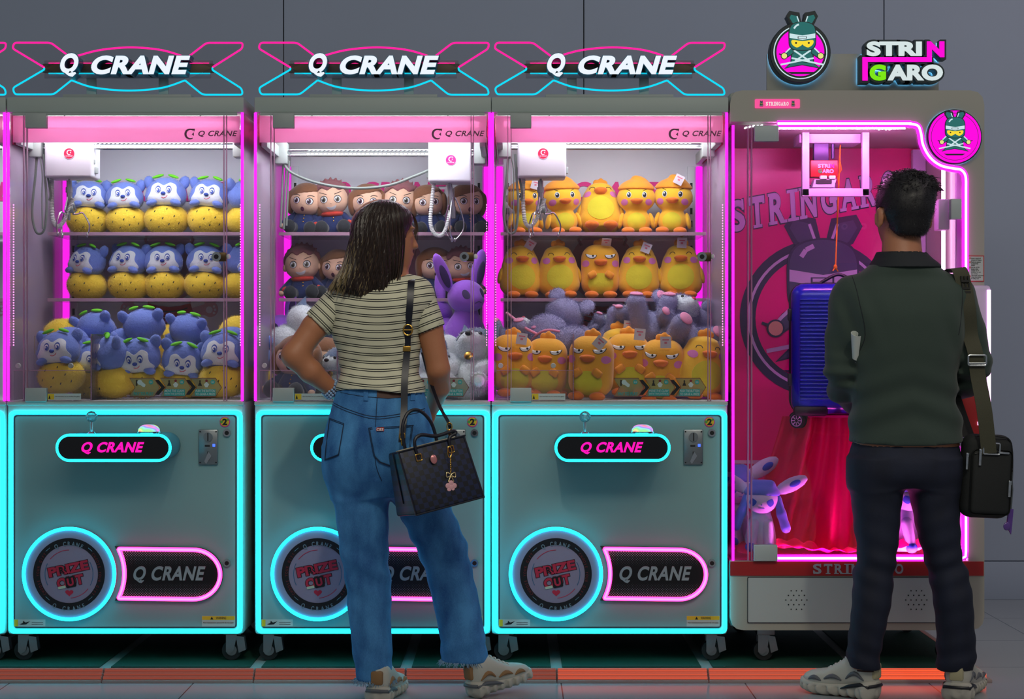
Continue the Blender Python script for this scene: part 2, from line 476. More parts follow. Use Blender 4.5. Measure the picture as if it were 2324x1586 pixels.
def patch(mb, fn, poly, off=.0012, rings=5, y0=-.3, y1=.12, c=None):
    """a shape in (x,z) laid on the front of a sculpted surface, following it"""
    P = np.array(poly, float); c = P.mean(0) if c is None else np.array(c); n = len(P)
    pts = [c] + [c + (P[k] - c) * (r / rings) for r in range(1, rings + 1) for k in range(n)]
    A = np.array(pts); y = front_y(fn, A[:, 0], A[:, 1], y0, y1)
    if np.isnan(y).all(): return
    y = np.where(np.isnan(y), np.nanmax(y), y)
    o = np.full(len(A), off); yy = y - o
    v = [mb.bm.verts.new((A[i, 0], yy[i], A[i, 1])) for i in range(len(A))]
    bk = [mb.bm.verts.new((A[1 + (rings - 1) * n + k, 0], y[1 + (rings - 1) * n + k] + .002, A[1 + (rings - 1) * n + k, 1])) for k in range(n)]
    fs = []
    for k in range(n):
        j = (k + 1) % n
        fs.append(mb.bm.faces.new((v[0], v[1 + j], v[1 + k])))
        for r in range(rings - 1):
            a, b = 1 + r * n, 1 + (r + 1) * n
            fs.append(mb.bm.faces.new((v[a + k], v[a + j], v[b + j], v[b + k])))
        a = 1 + (rings - 1) * n
        fs.append(mb.bm.faces.new((v[a + k], v[a + j], bk[j], bk[k])))
    mb._mark(fs)

def oval(cx, cz, rx, rz, rot=0, n=20):
    c, s = math.cos(rot), math.sin(rot)
    return [(cx + rx * math.cos(2 * PI * k / n) * c - rz * math.sin(2 * PI * k / n) * s, cz + rx * math.cos(2 * PI * k / n) * s + rz * math.sin(2 * PI * k / n) * c) for k in range(n)]

def stroke(mb, fn, pts, r, off=.0005, y0=-.3, y1=.12, n=6):
    """an embroidered line on the front of a sculpted surface"""
    A = np.array(smooth_poly(pts, False, 5)); y = front_y(fn, A[:, 0], A[:, 1], y0, y1)
    y = np.where(np.isnan(y), 0, y)
    mb.tube([(A[i, 0], y[i] - off, A[i, 1]) for i in range(len(A))], r, n=n)
# ================================================================== palette
CYAN = (.005, .57, .76); PINK = (1.0, .03, .22); MAG = (1.0, .012, .78)
m_wall = mat('wall_paint', (178, 190, 208), .7, var=.03, vscale=3)
m_seam = mat('panel_gap', (40, 42, 48), .8)
m_white = mat('painted_steel', (176, 190, 182), .5, var=.03, vscale=5)
m_panel = mat('door_paint', (132, 168, 168), .48, var=.03, vscale=4)
m_greywht = mat('bracket_paint', (170, 180, 176), .45)
m_cab = mat('cabin_white', (222, 224, 232), .5, var=.02)
m_rub = mat('black_rubber', (14, 15, 17), .6)
m_blk = mat('black_gloss', (8, 9, 12), .18, coat=.4)
m_chr = mat('chrome', (205, 210, 212), .18, 1.0, var=.02)
m_steel = mat('brushed_steel', (150, 156, 158), .38, 1.0, var=.06, vscale=60)
m_gold = mat('gold_metal', (205, 160, 75), .25, 1.0)
m_cable = mat('grey_cable', (120, 130, 124), .5)
m_hose = mat('white_hose', (215, 220, 218), .4)
m_bar = mat('sign_bar_olive', (92, 80, 58), .5)
m_teal = mat('console_shell', (70, 110, 116), .4)
m_acr = glass('clear_acrylic', (.985, .985, .99))
m_edge = glass('acrylic_edge', (.85, .8, .88), .08, 1.3, .62, (245, 205, 228))
m_shelf = glass('acrylic_shelf', (.93, .94, .96), .05, 1.5, .10, (225, 228, 240))
m_pinkband = glass('pink_film', (1, .55, .8), .2, 1.3, .86, (255, 190, 226))
m_sideacr = glass('side_acrylic', (.96, .93, .97), .03, 1.5, .38, (240, 222, 242))
m_pinkdark = glass('pink_side_film', (1, .3, .6), .2, 1.3, .6, (235, 70, 150))
g_cyan = glow('cyan_neon', CYAN, 10)
g_cyan2 = glow('cyan_neon_soft', CYAN, 1.3)
g_pink = glow('pink_neon', PINK, 6)
g_pinkcore = glow('pink_neon_core', (1.0, .22, .42), 2.2)
g_pink2 = glow('pink_neon_sign', (1.0, .012, .26), 1.5)
g_mag = glow('magenta_neon', MAG, 3.0)
g_magback = glow('magenta_strip', MAG, 1.2)
g_white = glow('led_white', (.86, .95, 1.0), 4.5)
g_letter = glow('lit_letter_face', (.86, .93, 1.0), 1.0)
g_ceil = glow('cabin_light', (.90, .93, 1.0), 7.5)
g_pinktxt = glow('pink_lit_text', (1.0, .008, .42), 1.25)
m_side = mat('letter_side', (40, 104, 134), .35)
m_magtxt = mat('magenta_print', (232, 20, 140), .5)
m_red = mat('red_print', (176, 34, 40), .5)
m_sticker = mat('sticker_white', (190, 200, 196), .5)
m_yel = mat('sticker_yellow', (225, 190, 40), .5)
m_ink = mat('black_ink', (15, 18, 22), .55)
m_tealink = mat('teal_ink', (40, 150, 145), .55)

# ================================================================== setting
def structure(name, mb, m, **k):
    o = mb.build(name, m, None, **k); o['kind'] = 'structure'; return o
def floor_mat():
    m = mat('floor_tile', (176, 180, 182), .16, var=.04, vscale=2)
    nt = m.node_tree; N = nt.nodes; L = nt.links; b = N['Principled BSDF']
    tc = N.new('ShaderNodeTexCoord'); mp = N.new('ShaderNodeMapping'); mp.inputs['Location'].default_value = (-.163, .42, 0)
    br = N.new('ShaderNodeTexBrick'); br.offset = 0; br.inputs['Scale'].default_value = 1.0
    br.inputs['Brick Width'].default_value = .61; br.inputs['Row Height'].default_value = .61; br.inputs['Mortar Size'].default_value = .0022
    br.inputs['Mortar Smooth'].default_value = .1
    c = lin((176, 180, 182)); br.inputs['Color1'].default_value = c; br.inputs['Color2'].default_value = tuple(v * .96 for v in c[:3]) + (1,)
    br.inputs['Mortar'].default_value = lin((70, 74, 78))
    L.new(tc.outputs['Object'], mp.inputs['Vector']); L.new(mp.outputs['Vector'], br.inputs['Vector']); L.new(br.outputs['Color'], b.inputs['Base Color'])
    return m
mb = MB(); mb.box(-7, 7, -7.5, 2.0, -.1, 0); structure('floor', mb, floor_mat())
mb = MB()
x = .318 - 1.33 * 5
while x < 7:
    mb.box(x + .0025, x + 1.3275, 2.0, 2.03, .172, 3.4); x += 1.33
mb.mi = 1; mb.box(-7, 7, 2.012, 2.1, 0, 3.4)
structure('wall_back', mb, [m_wall, m_seam])
mb = MB(); mb.box(-7, 7, 1.996, 2.012, 0, .168, .002); structure('baseboard_back', mb, m_wall)

# ---- raised platform with lit edging
plat = empty('raised_platform', (0, 0, 0), 0, 'low platform with dark green mats and glowing orange ramp edging under the machines', 'platform')
PZ = .045; px0, px1 = -3.2, 1.545
m_mat = mat('green_mat', (6, 62, 46), .75, var=.15, vscale=40, bump=.3)
m_strip = mat('platform_strip', (150, 150, 145), .6)
m_ramp = glass('ramp_acrylic', (.9, .9, .9), .2, 1.45, .75, (215, 205, 200))
mb = MB(); mb.box(px0, px1, -.085, 1.1, 0, PZ - .004); mb.build('base_board', m_strip, plat)
seams = [(1264 - 1162) / 683 + .504 * k for k in range(-7, 4)]
seams = [s for s in seams if px0 < s < px1]
edges = [px0] + seams + [px1 + .0]
for a, b in zip(edges[:-1], edges[1:]):
    if b - a < .05: continue
    mb = MB(); mb.box(a + .019, b - (.019 if b < px1 else .004), -.072, 1.08, PZ - .004, PZ, .001); mb.build('green_mat', m_mat, plat)
g_or1 = glow('orange_edge_led', (1.0, .10, .035), 1.15); g_or2 = glow('salmon_edge_led', (1.0, .20, .13), .26); g_or3 = glow('orange_edge_led_mid', (1.0, .14, .07), .62)
def ramp_piece(a, b, strong):
    mb = MB()
    for k in range(4):                      # ridged slope
        y0 = -.085 - .0125 * k; z0 = PZ - .0105 * k
        mb.box(a + .0015, b - .0015, y0 - .0125, y0, 0, z0 - .004, .002, 1)
    o = mb.build('ramp_edge', m_ramp, plat)
    led = MB()
    for k in range(3):
        y0 = -.085 - .0125 * k - .0127; z0 = PZ - .0105 * k
        led.box(a + .004, b - .004, y0 - .0006, y0 + .0004, z0 - .0125, z0 - .0055)
        led.box(a + .004, b - .004, y0 + .002, y0 + .010, z0 - .0045, z0 - .0035)
    led.build('edge_light', g_or1 if strong == 2 else g_or3 if strong else g_or2, o)
for a, b in zip(edges[:-1], edges[1:]):
    if b - a < .05: continue
    ramp_piece(a, b, 2 if a > .8 else 1 if a > .1 else 0)
mb = MB(); mb.box(px1, px1 + .05, -.13, 1.1, 0, .012, .003); mb.box(px1, px1 + .02, -.085, 1.1, 0, PZ - .002, .003); o = mb.build('ramp_edge', m_ramp, plat)
mb = MB(); mb.box(px1 + .021, px1 + .034, -.115, 1.09, .012, .030, .003); mb.build('edge_light', g_or1, o)
mb = MB()
for s in seams:
    for dx in (-.06, .06):
        mb.cyl((s + dx, -.066, PZ - .001), (s + dx, -.066, PZ + .0004), .004, n=10)
mb.build('screw_heads', m_chr, plat)['kind'] = 'stuff'

# ================================================================== crane machine
SGN = lambda u: (u - 1098) / 2595.0
SGZ = lambda v: CAMZ + (733 - v / 3.873) / 670.0
def mx(px): return (px - 1383.5) / 670.0
def mz(py): return CAMZ - (py - 793) / 670.0

def halftone():
    m = mat('halftone_panel', (10, 10, 14), .35)
    nt = m.node_tree; N = nt.nodes; L = nt.links; b = N['Principled BSDF']
    tc = N.new('ShaderNodeTexCoord'); sp = N.new('ShaderNodeSeparateXYZ'); L.new(tc.outputs['Object'], sp.inputs[0])
    def math_(op, a, bv=None, c=None):
        q = N.new('ShaderNodeMath'); q.operation = op
        for i, v in enumerate((a, bv, c)):
            if v is None: continue
            if isinstance(v, (int, float)): q.inputs[i].default_value = v
            else: L.new(v, q.inputs[i])
        return q.outputs[0]
    S = 118.0
    u = math_('MULTIPLY', sp.outputs['X'], S); w = math_('MULTIPLY', sp.outputs['Z'], S)
    p = math_('ADD', u, w); q = math_('SUBTRACT', u, w)
    fu = math_('SUBTRACT', math_('FRACT', p), .5); fw = math_('SUBTRACT', math_('FRACT', q), .5)
    d = math_('SQRT', math_('ADD', math_('MULTIPLY', fu, fu), math_('MULTIPLY', fw, fw)))
    zc = math_('ABSOLUTE', math_('SUBTRACT', sp.outputs['Z'], mz(1302)))
    rad = math_('MULTIPLY', math_('MAXIMUM', math_('SUBTRACT', zc, .022), 0.0), 6.2)
    msk = math_('LESS_THAN', d, rad)
    mxn = N.new('ShaderNodeMix'); mxn.data_type = 'RGBA'; mxn.inputs['A'].default_value = lin((12, 11, 16)); mxn.inputs['B'].default_value = lin((165, 165, 180))
    L.new(msk, mxn.inputs['Factor']); L.new(mxn.outputs['Result'], b.inputs['Base Color'])
    return m

def rainbow():
    m = bpy.data.materials.new('rainbow_button'); m.use_nodes = True
    nt = m.node_tree; nt.nodes.clear(); N = nt.nodes.new; L = nt.links.new
    tc = N('ShaderNodeTexCoord'); nz = N('ShaderNodeTexNoise'); nz.inputs['Scale'].default_value = 26; nz.inputs['Detail'].default_value = 0
    mp = N('ShaderNodeMapRange'); mp.inputs[1].default_value = .3; mp.inputs[2].default_value = .7
    hs = N('ShaderNodeCombineColor'); hs.mode = 'HSV'; hs.inputs[1].default_value = .62; hs.inputs[2].default_value = 1
    e = N('ShaderNodeEmission'); e.inputs[1].default_value = .95; o = N('ShaderNodeOutputMaterial')
    L(tc.outputs['Object'], nz.inputs['Vector']); L(nz.outputs['Fac'], mp.inputs[0]); L(mp.outputs[0], hs.inputs[0])
    L(hs.outputs[0], e.inputs[0]); L(e.outputs[0], o.inputs[0])
    return m

m_half = halftone(); g_rain = rainbow()
m_door = mat('prize_door_film', (150, 146, 176), .3, coat=.3)
m_ringblk = mat('ring_black', (16, 22, 30), .4)
m_ringtxt = mat('ring_text', (120, 150, 170), .5)
m_ringred = mat('ring_text_red', (120, 44, 52), .5)
m_prz = mat('prize_red', (196, 44, 78), .5); m_pale = mat('prize_pale', (190, 220, 200), .5)
m_grytxt = mat('grey_raised_text', (160, 170, 178), .4)
m_mask = mat('mascot_pink', (206, 160, 172), .6); m_mask2 = mat('mascot_shade', (176, 128, 136), .6)
m_print = mat('frosted_print', (118, 70, 98), .5)
m_badge = mat('badge_red', (200, 24, 70), .4); m_badgem = mat('badge_magenta', (226, 20, 130), .4)
m_ball = glass('crystal_ball', (.75, .95, .97), .05, 1.6, .25, (190, 235, 240))
m_film = glass('sticker_film', (.80, .86, .82), .1, 1.4, .35, (205, 205, 170))
g_blue = glow('blue_indicator', (.05, .12, 1.0), 2.2)

def c_logo(mb, cx, cz, r, y0, y1):
    """round C mark with a beak"""
    out = [(cx + r * math.cos(a), cz + r * math.sin(a)) for a in np.linspace(math.radians(50), math.radians(300), 24)]
    inn = [(cx + r * .12 + r * .74 * math.cos(a), cz + r * .74 * math.sin(a)) for a in np.linspace(math.radians(300), math.radians(55), 24)]
    mb.prism(out + inn, y0, y1)
    mb.prism([(cx + r * .1, cz + r * .98), (cx + r * .95, cz + r * .98), (cx + r * .8, cz + r * .45), (cx + r * .55, cz + r * .8)], y0, y1)
    mb.prism([(cx + r * .32, cz - r * .05), (cx + r * .72, cz + r * .3), (cx + r * .72, cz - r * .35)], y0, y1)

def build_machine(cx, label, car_px, car_d, car_off, claw, cable_mode, badge_mat):
    R = empty('claw_machine', (cx, 0, 0), 0, label, 'claw machine', 'claw machines with neon crane signs')
    wx = lambda px, py, d: W(px, py, d) - Vector((cx, 0, 0))
    # ---- lower cabinet
    mb = MB(); mb.box(-.4, .4, .0, .78, .141, .931, .012); mb.box(-.40, .40, -.004, .03, .918, .931, .002)
    base = mb.build('base_cabinet', m_white, R)
    mb = MB(); mb.prism(rrect(mx(1130), mx(1638), mz(1426), mz(940), .012), -.004, .002)
    pan = mb.build('front_door', m_panel, R)
    mb = MB(); P = rrect(mx(1131.5), mx(1636.5), mz(1424.5), mz(941.5), .011); Q = rrect(mx(1134), mx(1634), mz(1422), mz(944), .01)
    mb.band(P, Q, -.0046, -.0036); mb.build('door_seam', m_seam, pan)
    mb = MB(); P = rrect(mx(1124), mx(1646), mz(1433), mz(935.5), .014, 5)
    mb.tube([(p[0], -.006, p[1]) for p in P], .0058, True, 10); mb.build('cyan_neon_frame', g_cyan, R)
    # ---- control console
    mb = MB(); mb.prism(rrect(-.188, .188, .7405, .8275, .0435, 10), -.19, 0); con = mb.build('control_console', m_teal, R, angle=50)
    mb = MB(); mb.prism(rrect(-.184, .184, .7445, .8235, .0395, 10), -.1925, -.189); mb.build('console_face', m_blk, con)
    mb = MB(); mb.tube([(p[0], -.191, p[1]) for p in rrect(-.186, .186, .7425, .8255, .0415, 10)], .0046, True, 8); mb.build('console_neon', g_cyan, con)
    mb = MB(); add_text(mb, 'Q CRANE', -.105, .101, .763, .803, -.1955, -.192, .3, .035, 1.08); mb.build('console_lettering', g_pinktxt, con, smooth=False)
    mb = MB(); mb.cyl((-.088, -.12, .827), (-.088, -.12, .868), .0048); mb.cyl((-.088, -.12, .826), (-.088, -.12, .834), .016, .009)
    jo = mb.build('joystick', m_chr, R)
    mb = MB(); q = bmesh.ops.create_icosphere(mb.bm, subdivisions=2, radius=.0195, matrix=Matrix.Translation((-.088, -.12, .884))); mb.build('crystal_ball', m_ball, jo, smooth=False)
    mb = MB(); mb.lathe([(.041, .826), (.041, .832), (.037, .835)], Matrix.Translation((.103, -.12, 0))); bt = mb.build('push_button', m_chr, R)
    mb = MB(); mb.lathe([(.036, .834), (.035, .843), (.028, .852), (.016, .857), (.002, .858)], Matrix.Translation((.103, -.12, 0))); mb.build('button_dome', g_rain, bt)
    # ---- coin acceptor, locks, badge
    mb = MB(); mb.box(mx(1551), mx(1595), -.014, -.003, mz(1054), mz(974), .004); coin = mb.build('coin_acceptor', m_steel, R)
    mb = MB(); xc = mx(1573)
    mb.cyl((xc, -.019, mz(991)), (xc, -.013, mz(991)), .0155, n=28); mb.build('coin_dial', m_steel, coin); mb = MB()
    mb.box(xc - .0018, xc + .0018, -.0205, -.0185, mz(1000), mz(982)); mb.box(xc - .011, xc + .006, -.0155, -.0135, mz(1013), mz(1009), .001)
    mb.box(xc - .003, xc + .004, -.0155, -.0135, mz(1044), mz(1024), .001); mb.build('coin_slot', m_ink, coin); mb = MB(); mb.mi = 1
    for sx in (1555, 1591):
        for sy in (979, 1049): mb.cyl((mx(sx), -.0155, mz(sy)), (mx(sx), -.0135, mz(sy)), .0026, n=10)
    mb.build('screws', [m_steel, m_ink], coin)
    mb = MB(); mb.prism([(xc + .002, mz(1024)), (xc + .012, mz(1034)), (xc - .006, mz(1052)), (xc - .012, mz(1046))], -.02, -.014); mb.build('return_lever', m_chr, coin)
    mb = MB(); mb.box(mx(1583), mx(1589), -.0158, -.0136, mz(1013), mz(1007), .001); mb.build('blue_indicator', g_blue, coin)
    for px, py in ((1615, 982), (1615, 1277)):
        mb = MB(); mb.cyl((mx(px), -.012, mz(py)), (mx(px), -.003, mz(py)), .0125, .0135, 24); mb.mi = 1
        mb.cyl((mx(px), -.0145, mz(py)), (mx(px), -.0118, mz(py)), .0072, n=18); mb.box(mx(px) - .001, mx(px) + .001, -.0150, -.0143, mz(py) - .005, mz(py) + .005)
        mb.build('door_lock', [m_chr, m_ink], R)
    mb = MB(); mb.prism(disc(mx(1610), mz(957), .0175, 32), -.0062, -.0038); mb.mi = 1; mb.prism(disc(mx(1610), mz(957), .0148, 32), -.0068, -.006)
    mb.mi = 2; add_text(mb, '2', mx(1604.5), mx(1615.5), mz(964.5), mz(949.5), -.0075, -.0066, 0, .05)
    mb.mi = 3; mb.prism(disc(mx(1602), mz(957), .005, 16), -.0071, -.0066); mb.prism(disc(mx(1617), mz(952), .004, 16), -.0071, -.0066)
    mb.build('number_badge', [m_magtxt, m_yel, m_ink, mat('badge_green', (80, 160, 70), .5)], R, smooth=False)
    # ---- prize door
    ox, oz, RR = -.1827, .3505, .1595
    mb = MB(); mb.lathe([(RR - .002, 0), (RR - .002, .03), (RR - .012, .033), (.001, .033)], Matrix.Translation((ox, 0, oz)) @ Matrix.Rotation(PI / 2, 4, 'X'), 72)
    pd = mb.build('prize_door', m_door, R)
    mb = MB(); mb.tube([(ox + (RR - .0065) * math.cos(2 * PI * k / 72), -.033, oz + (RR - .0065) * math.sin(2 * PI * k / 72)) for k in range(72)], .0058, True, 10)
    mb.build('cyan_neon_ring', g_cyan, pd)
    mb = MB(); mb.band(disc(ox, oz, .121, 64), disc(ox, oz, .0977, 64), -.0342, -.0325); mb.mi = 1
    add_arc_text(mb, 'Q CRANE', ox, oz, .1025, -29, 29, .0145, -.0352, -.034, .02)
    add_arc_text(mb, 'Q CRANE', ox, oz, .1165, 209, 151, .0145, -.0352, -.034, .02, True)
    for a in (-41, 41, 139, 221):
        q = math.radians(a); c = Vector((ox + .109 * math.sin(q), 0, oz + .109 * math.cos(q))); t = Vector((math.cos(q), 0, -math.sin(q))) * .009
        mb.tube([c - t + Vector((0, -.0345, 0)), c + t + Vector((0, -.0345, 0))], .0008, n=6)
    mb.mi = 2
    add_arc_text(mb, 'CHOOSE YOUR GIFT', ox, oz, .105, 48, 132, .009, -.0352, -.034, .01)
    add_arc_text(mb, 'CHOOSE YOUR GIFT', ox, oz, .105, 228, 312, .009, -.0352, -.034, .01)
    mb.build('ring_lettering', [m_ringblk, m_ringtxt, m_ringred], pd, smooth=False)
    mb = MB(); Rm = math.radians(12); cs, sn = math.cos(Rm), math.sin(Rm)
    def rotw(cx_, cz_):
        return lambda X, Z: (cx_ + (X - cx_) * cs - (Z - cz_) * sn, cz_ + (X - cx_) * sn + (Z - cz_) * cs)
    pw = rotw(ox, oz + .018)
    mb.mi = 1; add_text(mb, 'PRIZE', ox - .073, ox + .069, oz + .0005, oz + .0365, -.0346, -.0325, 0, .085, .93, warp=pw)
    mb.mi = 0; add_text(mb, 'PRIZE', ox - .071, ox + .067, oz + .002, oz + .035, -.0358, -.0325, 0, .05, .98, warp=pw)
    mb.mi = 2; add_text(mb, 'R', ox - .033, ox - .016, oz + .006, oz + .030, -.0366, -.0325, 0, .03, warp=pw)
    pw2 = rotw(ox + .005, oz - .025)
    mb.mi = 1; add_text(mb, 'OUT', ox - .043, ox + .052, oz - .0435, oz - .0055, -.0346, -.0325, 0, .09, .95, warp=pw2)
    mb.mi = 0; add_text(mb, 'OUT', ox - .041, ox + .050, oz - .042, oz - .007, -.0358, -.0325, 0, .05, 1.0, warp=pw2)
    mb.mi = 1; P = [tuple(map(float, pw2(np.array(p[0]), np.array(p[1])))) for p in rrect(ox - .012, ox + .022, oz - .045, oz - .008, .005)]; mb.prism(P, -.0364, -.033)
    mb.mi = 0; add_text(mb, 'U', ox - .006, ox + .016, oz - .040, oz - .013, -.0374, -.036, 0, .05, warp=pw2)
    mb.mi = 3; P = [tuple(map(float, pw2(np.array(p[0]), np.array(p[1])))) for p in rrect(ox - .040, ox - .014, oz - .043, oz - .034, .003)]; mb.prism(P, -.0361, -.0357)
    mb.mi = 0; H = [(16 * math.sin(t) ** 3, 13 * math.cos(t) - 5 * math.cos(2 * t) - 2 * math.cos(3 * t) - math.cos(4 * t)) for t in np.linspace(0, 2 * PI, 40, endpoint=False)]
    mb.prism([(ox + .001 + a * .00085, oz - .063 + b * .00075) for a, b in H], -.0345, -.0325)
    for a0, a1, mi in ((-52, 0, 0), (128, 176, 0), (60, 118, 4), (242, 296, 4)):
        mb.mi = mi; aa = np.radians(np.linspace(a0, a1, 14)); r = .081
        mb.tube([(ox + r * math.sin(q), -.0336, oz + r * math.cos(q)) for q in aa], .0012, n=6)
    mb.build('door_artwork', [m_prz, m_ringblk, m_ringblk, m_pale, mat('arc_blue', (60, 110, 150), .5)], pd, smooth=False)
    # ---- logo panel
    zc = mz(1302); hh = .0835; arc = [(ox + .184 * math.cos(a), oz + .184 * math.sin(a)) for a in np.linspace(math.asin(-hh / .184), math.asin(hh / .184), 12)]
    def dshape(s):
        A = [(ox + (.184 + s) * math.cos(a), oz + (.184 + s) * math.sin(a)) for a in np.linspace(math.asin(-(hh - s) / (.184 + s)), math.asin((hh - s) / (.184 + s)), 12)]
        xc_ = mx(1602) - .091; B = [(xc_ + (hh + .006 - s) * math.cos(a), zc + (hh - s) * math.sin(a)) for a in np.linspace(PI / 2, -PI / 2, 20)]
        return round_corners([A[0]] + A[1:-1] + [A[-1]], .012, 4, False) + B
    D = round_corners(dshape(0), .01, 3)
    mb = MB(); mb.prism(dshape(-.008), -.018, 0); lp = mb.build('logo_panel', m_rub, R)
    mb = MB(); mb.prism(dshape(.008), -.0205, -.0175); mb.build('halftone_face', m_half, lp, smooth=False)
    mb = MB(); mb.tube([(p[0], -.02, p[1]) for p in D], .0075, True, 10); mb.build('pink_neon_outline', g_pink, lp)
    mb = MB(); mb.tube([(p[0], -.0252, p[1]) for p in D], .0036, True, 8); mb.build('pink_neon_core', g_pinkcore, lp)
    mb = MB(); add_text(mb, 'Q CRANE', mx(1405), mx(1568), mz(1321), mz(1283), -.026, -.02, .28, .03, 1.08); mb.build('panel_lettering', m_grytxt, lp, smooth=False)
    # ---- stickers
    mb = MB(); mb.box(mx(1558), mx(1633), -.0056, -.0045, mz(1421), mz(1397)); mb.mi = 1; mb.box(mx(1558.5), mx(1632.5), -.006, -.005, mz(1406), mz(1397.5))
    mb.mi = 2; mb.prism([(mx(1577), mz(1405)), (mx(1584), mz(1405)), (mx(1580.5), mz(1398.5))], -.0064, -.0058)
    add_text(mb, 'WARNING', mx(1590), mx(1613), mz(1404.5), mz(1399), -.0064, -.0058, 0, .01)
    add_text(mb, 'Non-maintenance personnel do not open', mx(1561), mx(1630), mz(1415), mz(1410.5), -.0062, -.0055, 0, 0)
    mb.build('warning_sticker', [m_sticker, m_yel, m_ink], R, smooth=False)
    mb = MB(); mb.box(mx(1132), mx(1203), -.0056, -.0045, mz(1421), mz(1405)); mb.mi = 1; mb.box(mx(1132.5), mx(1141), -.006, -.005, mz(1420.5), mz(1405.5))
    mb.mi = 2; mb.prism([(mx(1144), mz(1416)), (mx(1152), mz(1413)), (mx(1153), mz(1408)), (mx(1158), mz(1412)), (mx(1168), mz(1409)), (mx(1160), mz(1416)), (mx(1150), mz(1417))], -.0063, -.0055)
    for k in (0, 1): mb.box(mx(1172), mx(1198), -.006, -.0055, mz(1412.6 + 4 * k), mz(1411.6 + 4 * k))
    mb.build('safety_sticker', [m_sticker, m_yel, m_ink], R, smooth=False)
    # ---- casters
    for sx in (-1, 1):
        for yy in (.075, .70):
            X = .355 * sx
            mb = MB(); mb.box(X - .03, X + .03, yy - .03, yy + .03, .134, .143, .002)
            mb.prism([(X - .022, .136), (X + .016, .136), (X + .004, .078), (X - .012, .066), (X - .022, .075)], yy - .022, yy - .018)
            mb.prism([(X - .022, .136), (X + .016, .136), (X + .004, .078), (X - .012, .066), (X - .022, .075)], yy + .018, yy + .022)
            ca = mb.build('caster', m_steel, R)
            mb = MB(); mb.cyl((X - .004, yy - .014, .079), (X - .004, yy + .014, .079), .033, n=28); mb.mi = 1
            mb.cyl((X - .004, yy - .016, .079), (X - .004, yy + .016, .079), .018, n=20); mb.build('wheel', [m_rub, m_steel], ca)
            mb = MB(); mb.prism([(X + .012, .130), (X + .040, .126), (X + .046, .082), (X + .022, .072), (X + .020, .082)], yy - .024, yy + .012); mb.build('brake_pedal', m_steel, ca)
    # ---- cabin shell
    mb = MB(); mb.box(-.398, .398, .768, .78, .931, 1.909); mb.box(-.395, .395, .01, .77, .926, .934)
    back = mb.build('back_wall', m_cab, R)
    mb = MB(); add_text(mb, 'Q CRANE', -.215, .225, 1.655, 1.742, .764, .769, .26, .04, 1.08); mb.build('back_lettering', m_magtxt, back, smooth=False)
    mb = MB(); mb.prism(disc(.012, 1.42, .125, 40, .13), .766, .769); mb.mi = 1
    for s in (-1, 1):
        mb.tube([(.012 + s * .08, .766, 1.50), (.012 + s * .10, .766, 1.545), (.012 + s * .16, .766, 1.57)], .006, n=6)
        mb.mi = 0; mb.prism([(.012 + s * .08, 1.262), (.012 + s * .15, 1.283), (.012 + s * .155, 1.235), (.012 + s * .08, 1.242)], .766, .769); mb.prism(disc(.012 + s * .155, 1.26, .03, 24), .765, .769)
        mb.mi = 2; mb.prism(disc(.012 + s * .152, 1.257, .013, 20), .7635, .769)
        for k in range(3): mb.prism(disc(.012 + s * (.170 + (.004 if k == 1 else 0)), 1.245 + .0125 * k, .0048, 12), .7635, .769)
        mb.mi = 1
    mb.mi = 3; sc = [(-.080, 1.282), (-.04, 1.272), (.0, 1.268), (.04, 1.272), (.080, 1.282), (.094, 1.235), (.078, 1.185), (0, 1.175), (-.078, 1.185), (-.094, 1.235)]
    mb.prism([(.012 + a, b) for a, b in sc], .763, .769); mb.mi = 4
    for z, w in ((1.250, .07), (1.205, .07)): mb.tube([(.012 + w * t, .762, z + .014 * t * t) for t in np.linspace(-1, 1, 9)], .0022, n=5)
    mb.mi = 2; mb.tube([(.012 + .078 * t, .762, 1.226 + .014 * t * t) for t in np.linspace(-1, 1, 9)], .0018, n=5)
    mb.build('back_graphic', [m_mask, m_mask2, m_cab, m_red, m_ink], back, smooth=False)
    for s in (-1, 1):
        mb = MB(); mb.box(s * .347 - .014, s * .347 + .014, .752, .770, .94, 1.80, .002); mb.mi = 1
        z = 1.0
        while z < 1.76: mb.box(s * .347 - .0045, s * .347 + .0045, .7505, .753, z, z + .024); z += .0475
        mb.build('slotted_post', [m_cab, m_ink], R)
    for s, nm in ((-1, 'left'), (1, 'right')):
        mb = MB(); mb.box(s * .395 - .002, s * .395 + .002, .006, .775, .931, 1.909); mb.build('side_glass', m_sideacr, R, smooth=False)
        mb = MB(); mb.box(s * .388 - .001, s * .388 + .001, .03, .74, 1.805, 1.905); mb.build('pink_side_film', m_pinkdark, R, smooth=False)
        mb = MB(); mb.cyl((s * .3965, -.001, .933), (s * .3965, -.001, 1.908), .0048, n=10); mb.build('magenta_corner_neon', g_mag, R)
        mb = MB(); mb.box(s * .378 - .012, s * .378 + .012, .757, .765, .95, 1.80, .003, 1); mb.build('magenta_back_strip', g_magback, R)
        mb = MB(); z = 1.12
        while z < 1.60:
            mb.box(s * .386 - .0015, s * .386 + .0015, .028, .032, z, z + .004); z += .009
        mb.build('led_dots', glow('pink_dots', (1, .25, .75), 2.5), R, smooth=False)
    mb = MB(); mb.box(-.392, .392, .003, .007, .933, 1.908); fg = mb.build('front_glass', m_acr, R, smooth=False)
    for xx in (mx(1152.5), mx(1160), mx(1607), mx(1613)):
        mb = MB(); mb.box(xx - .0014, xx + .0014, -.002, .012, .933, 1.905); mb.build('acrylic_post', m_edge, fg, smooth=False)
    mb = MB(); mb.box(-.385, .385, .018, .021, mz(322), mz(262)); mb.build('pink_header_film', m_pinkband, R, smooth=False)
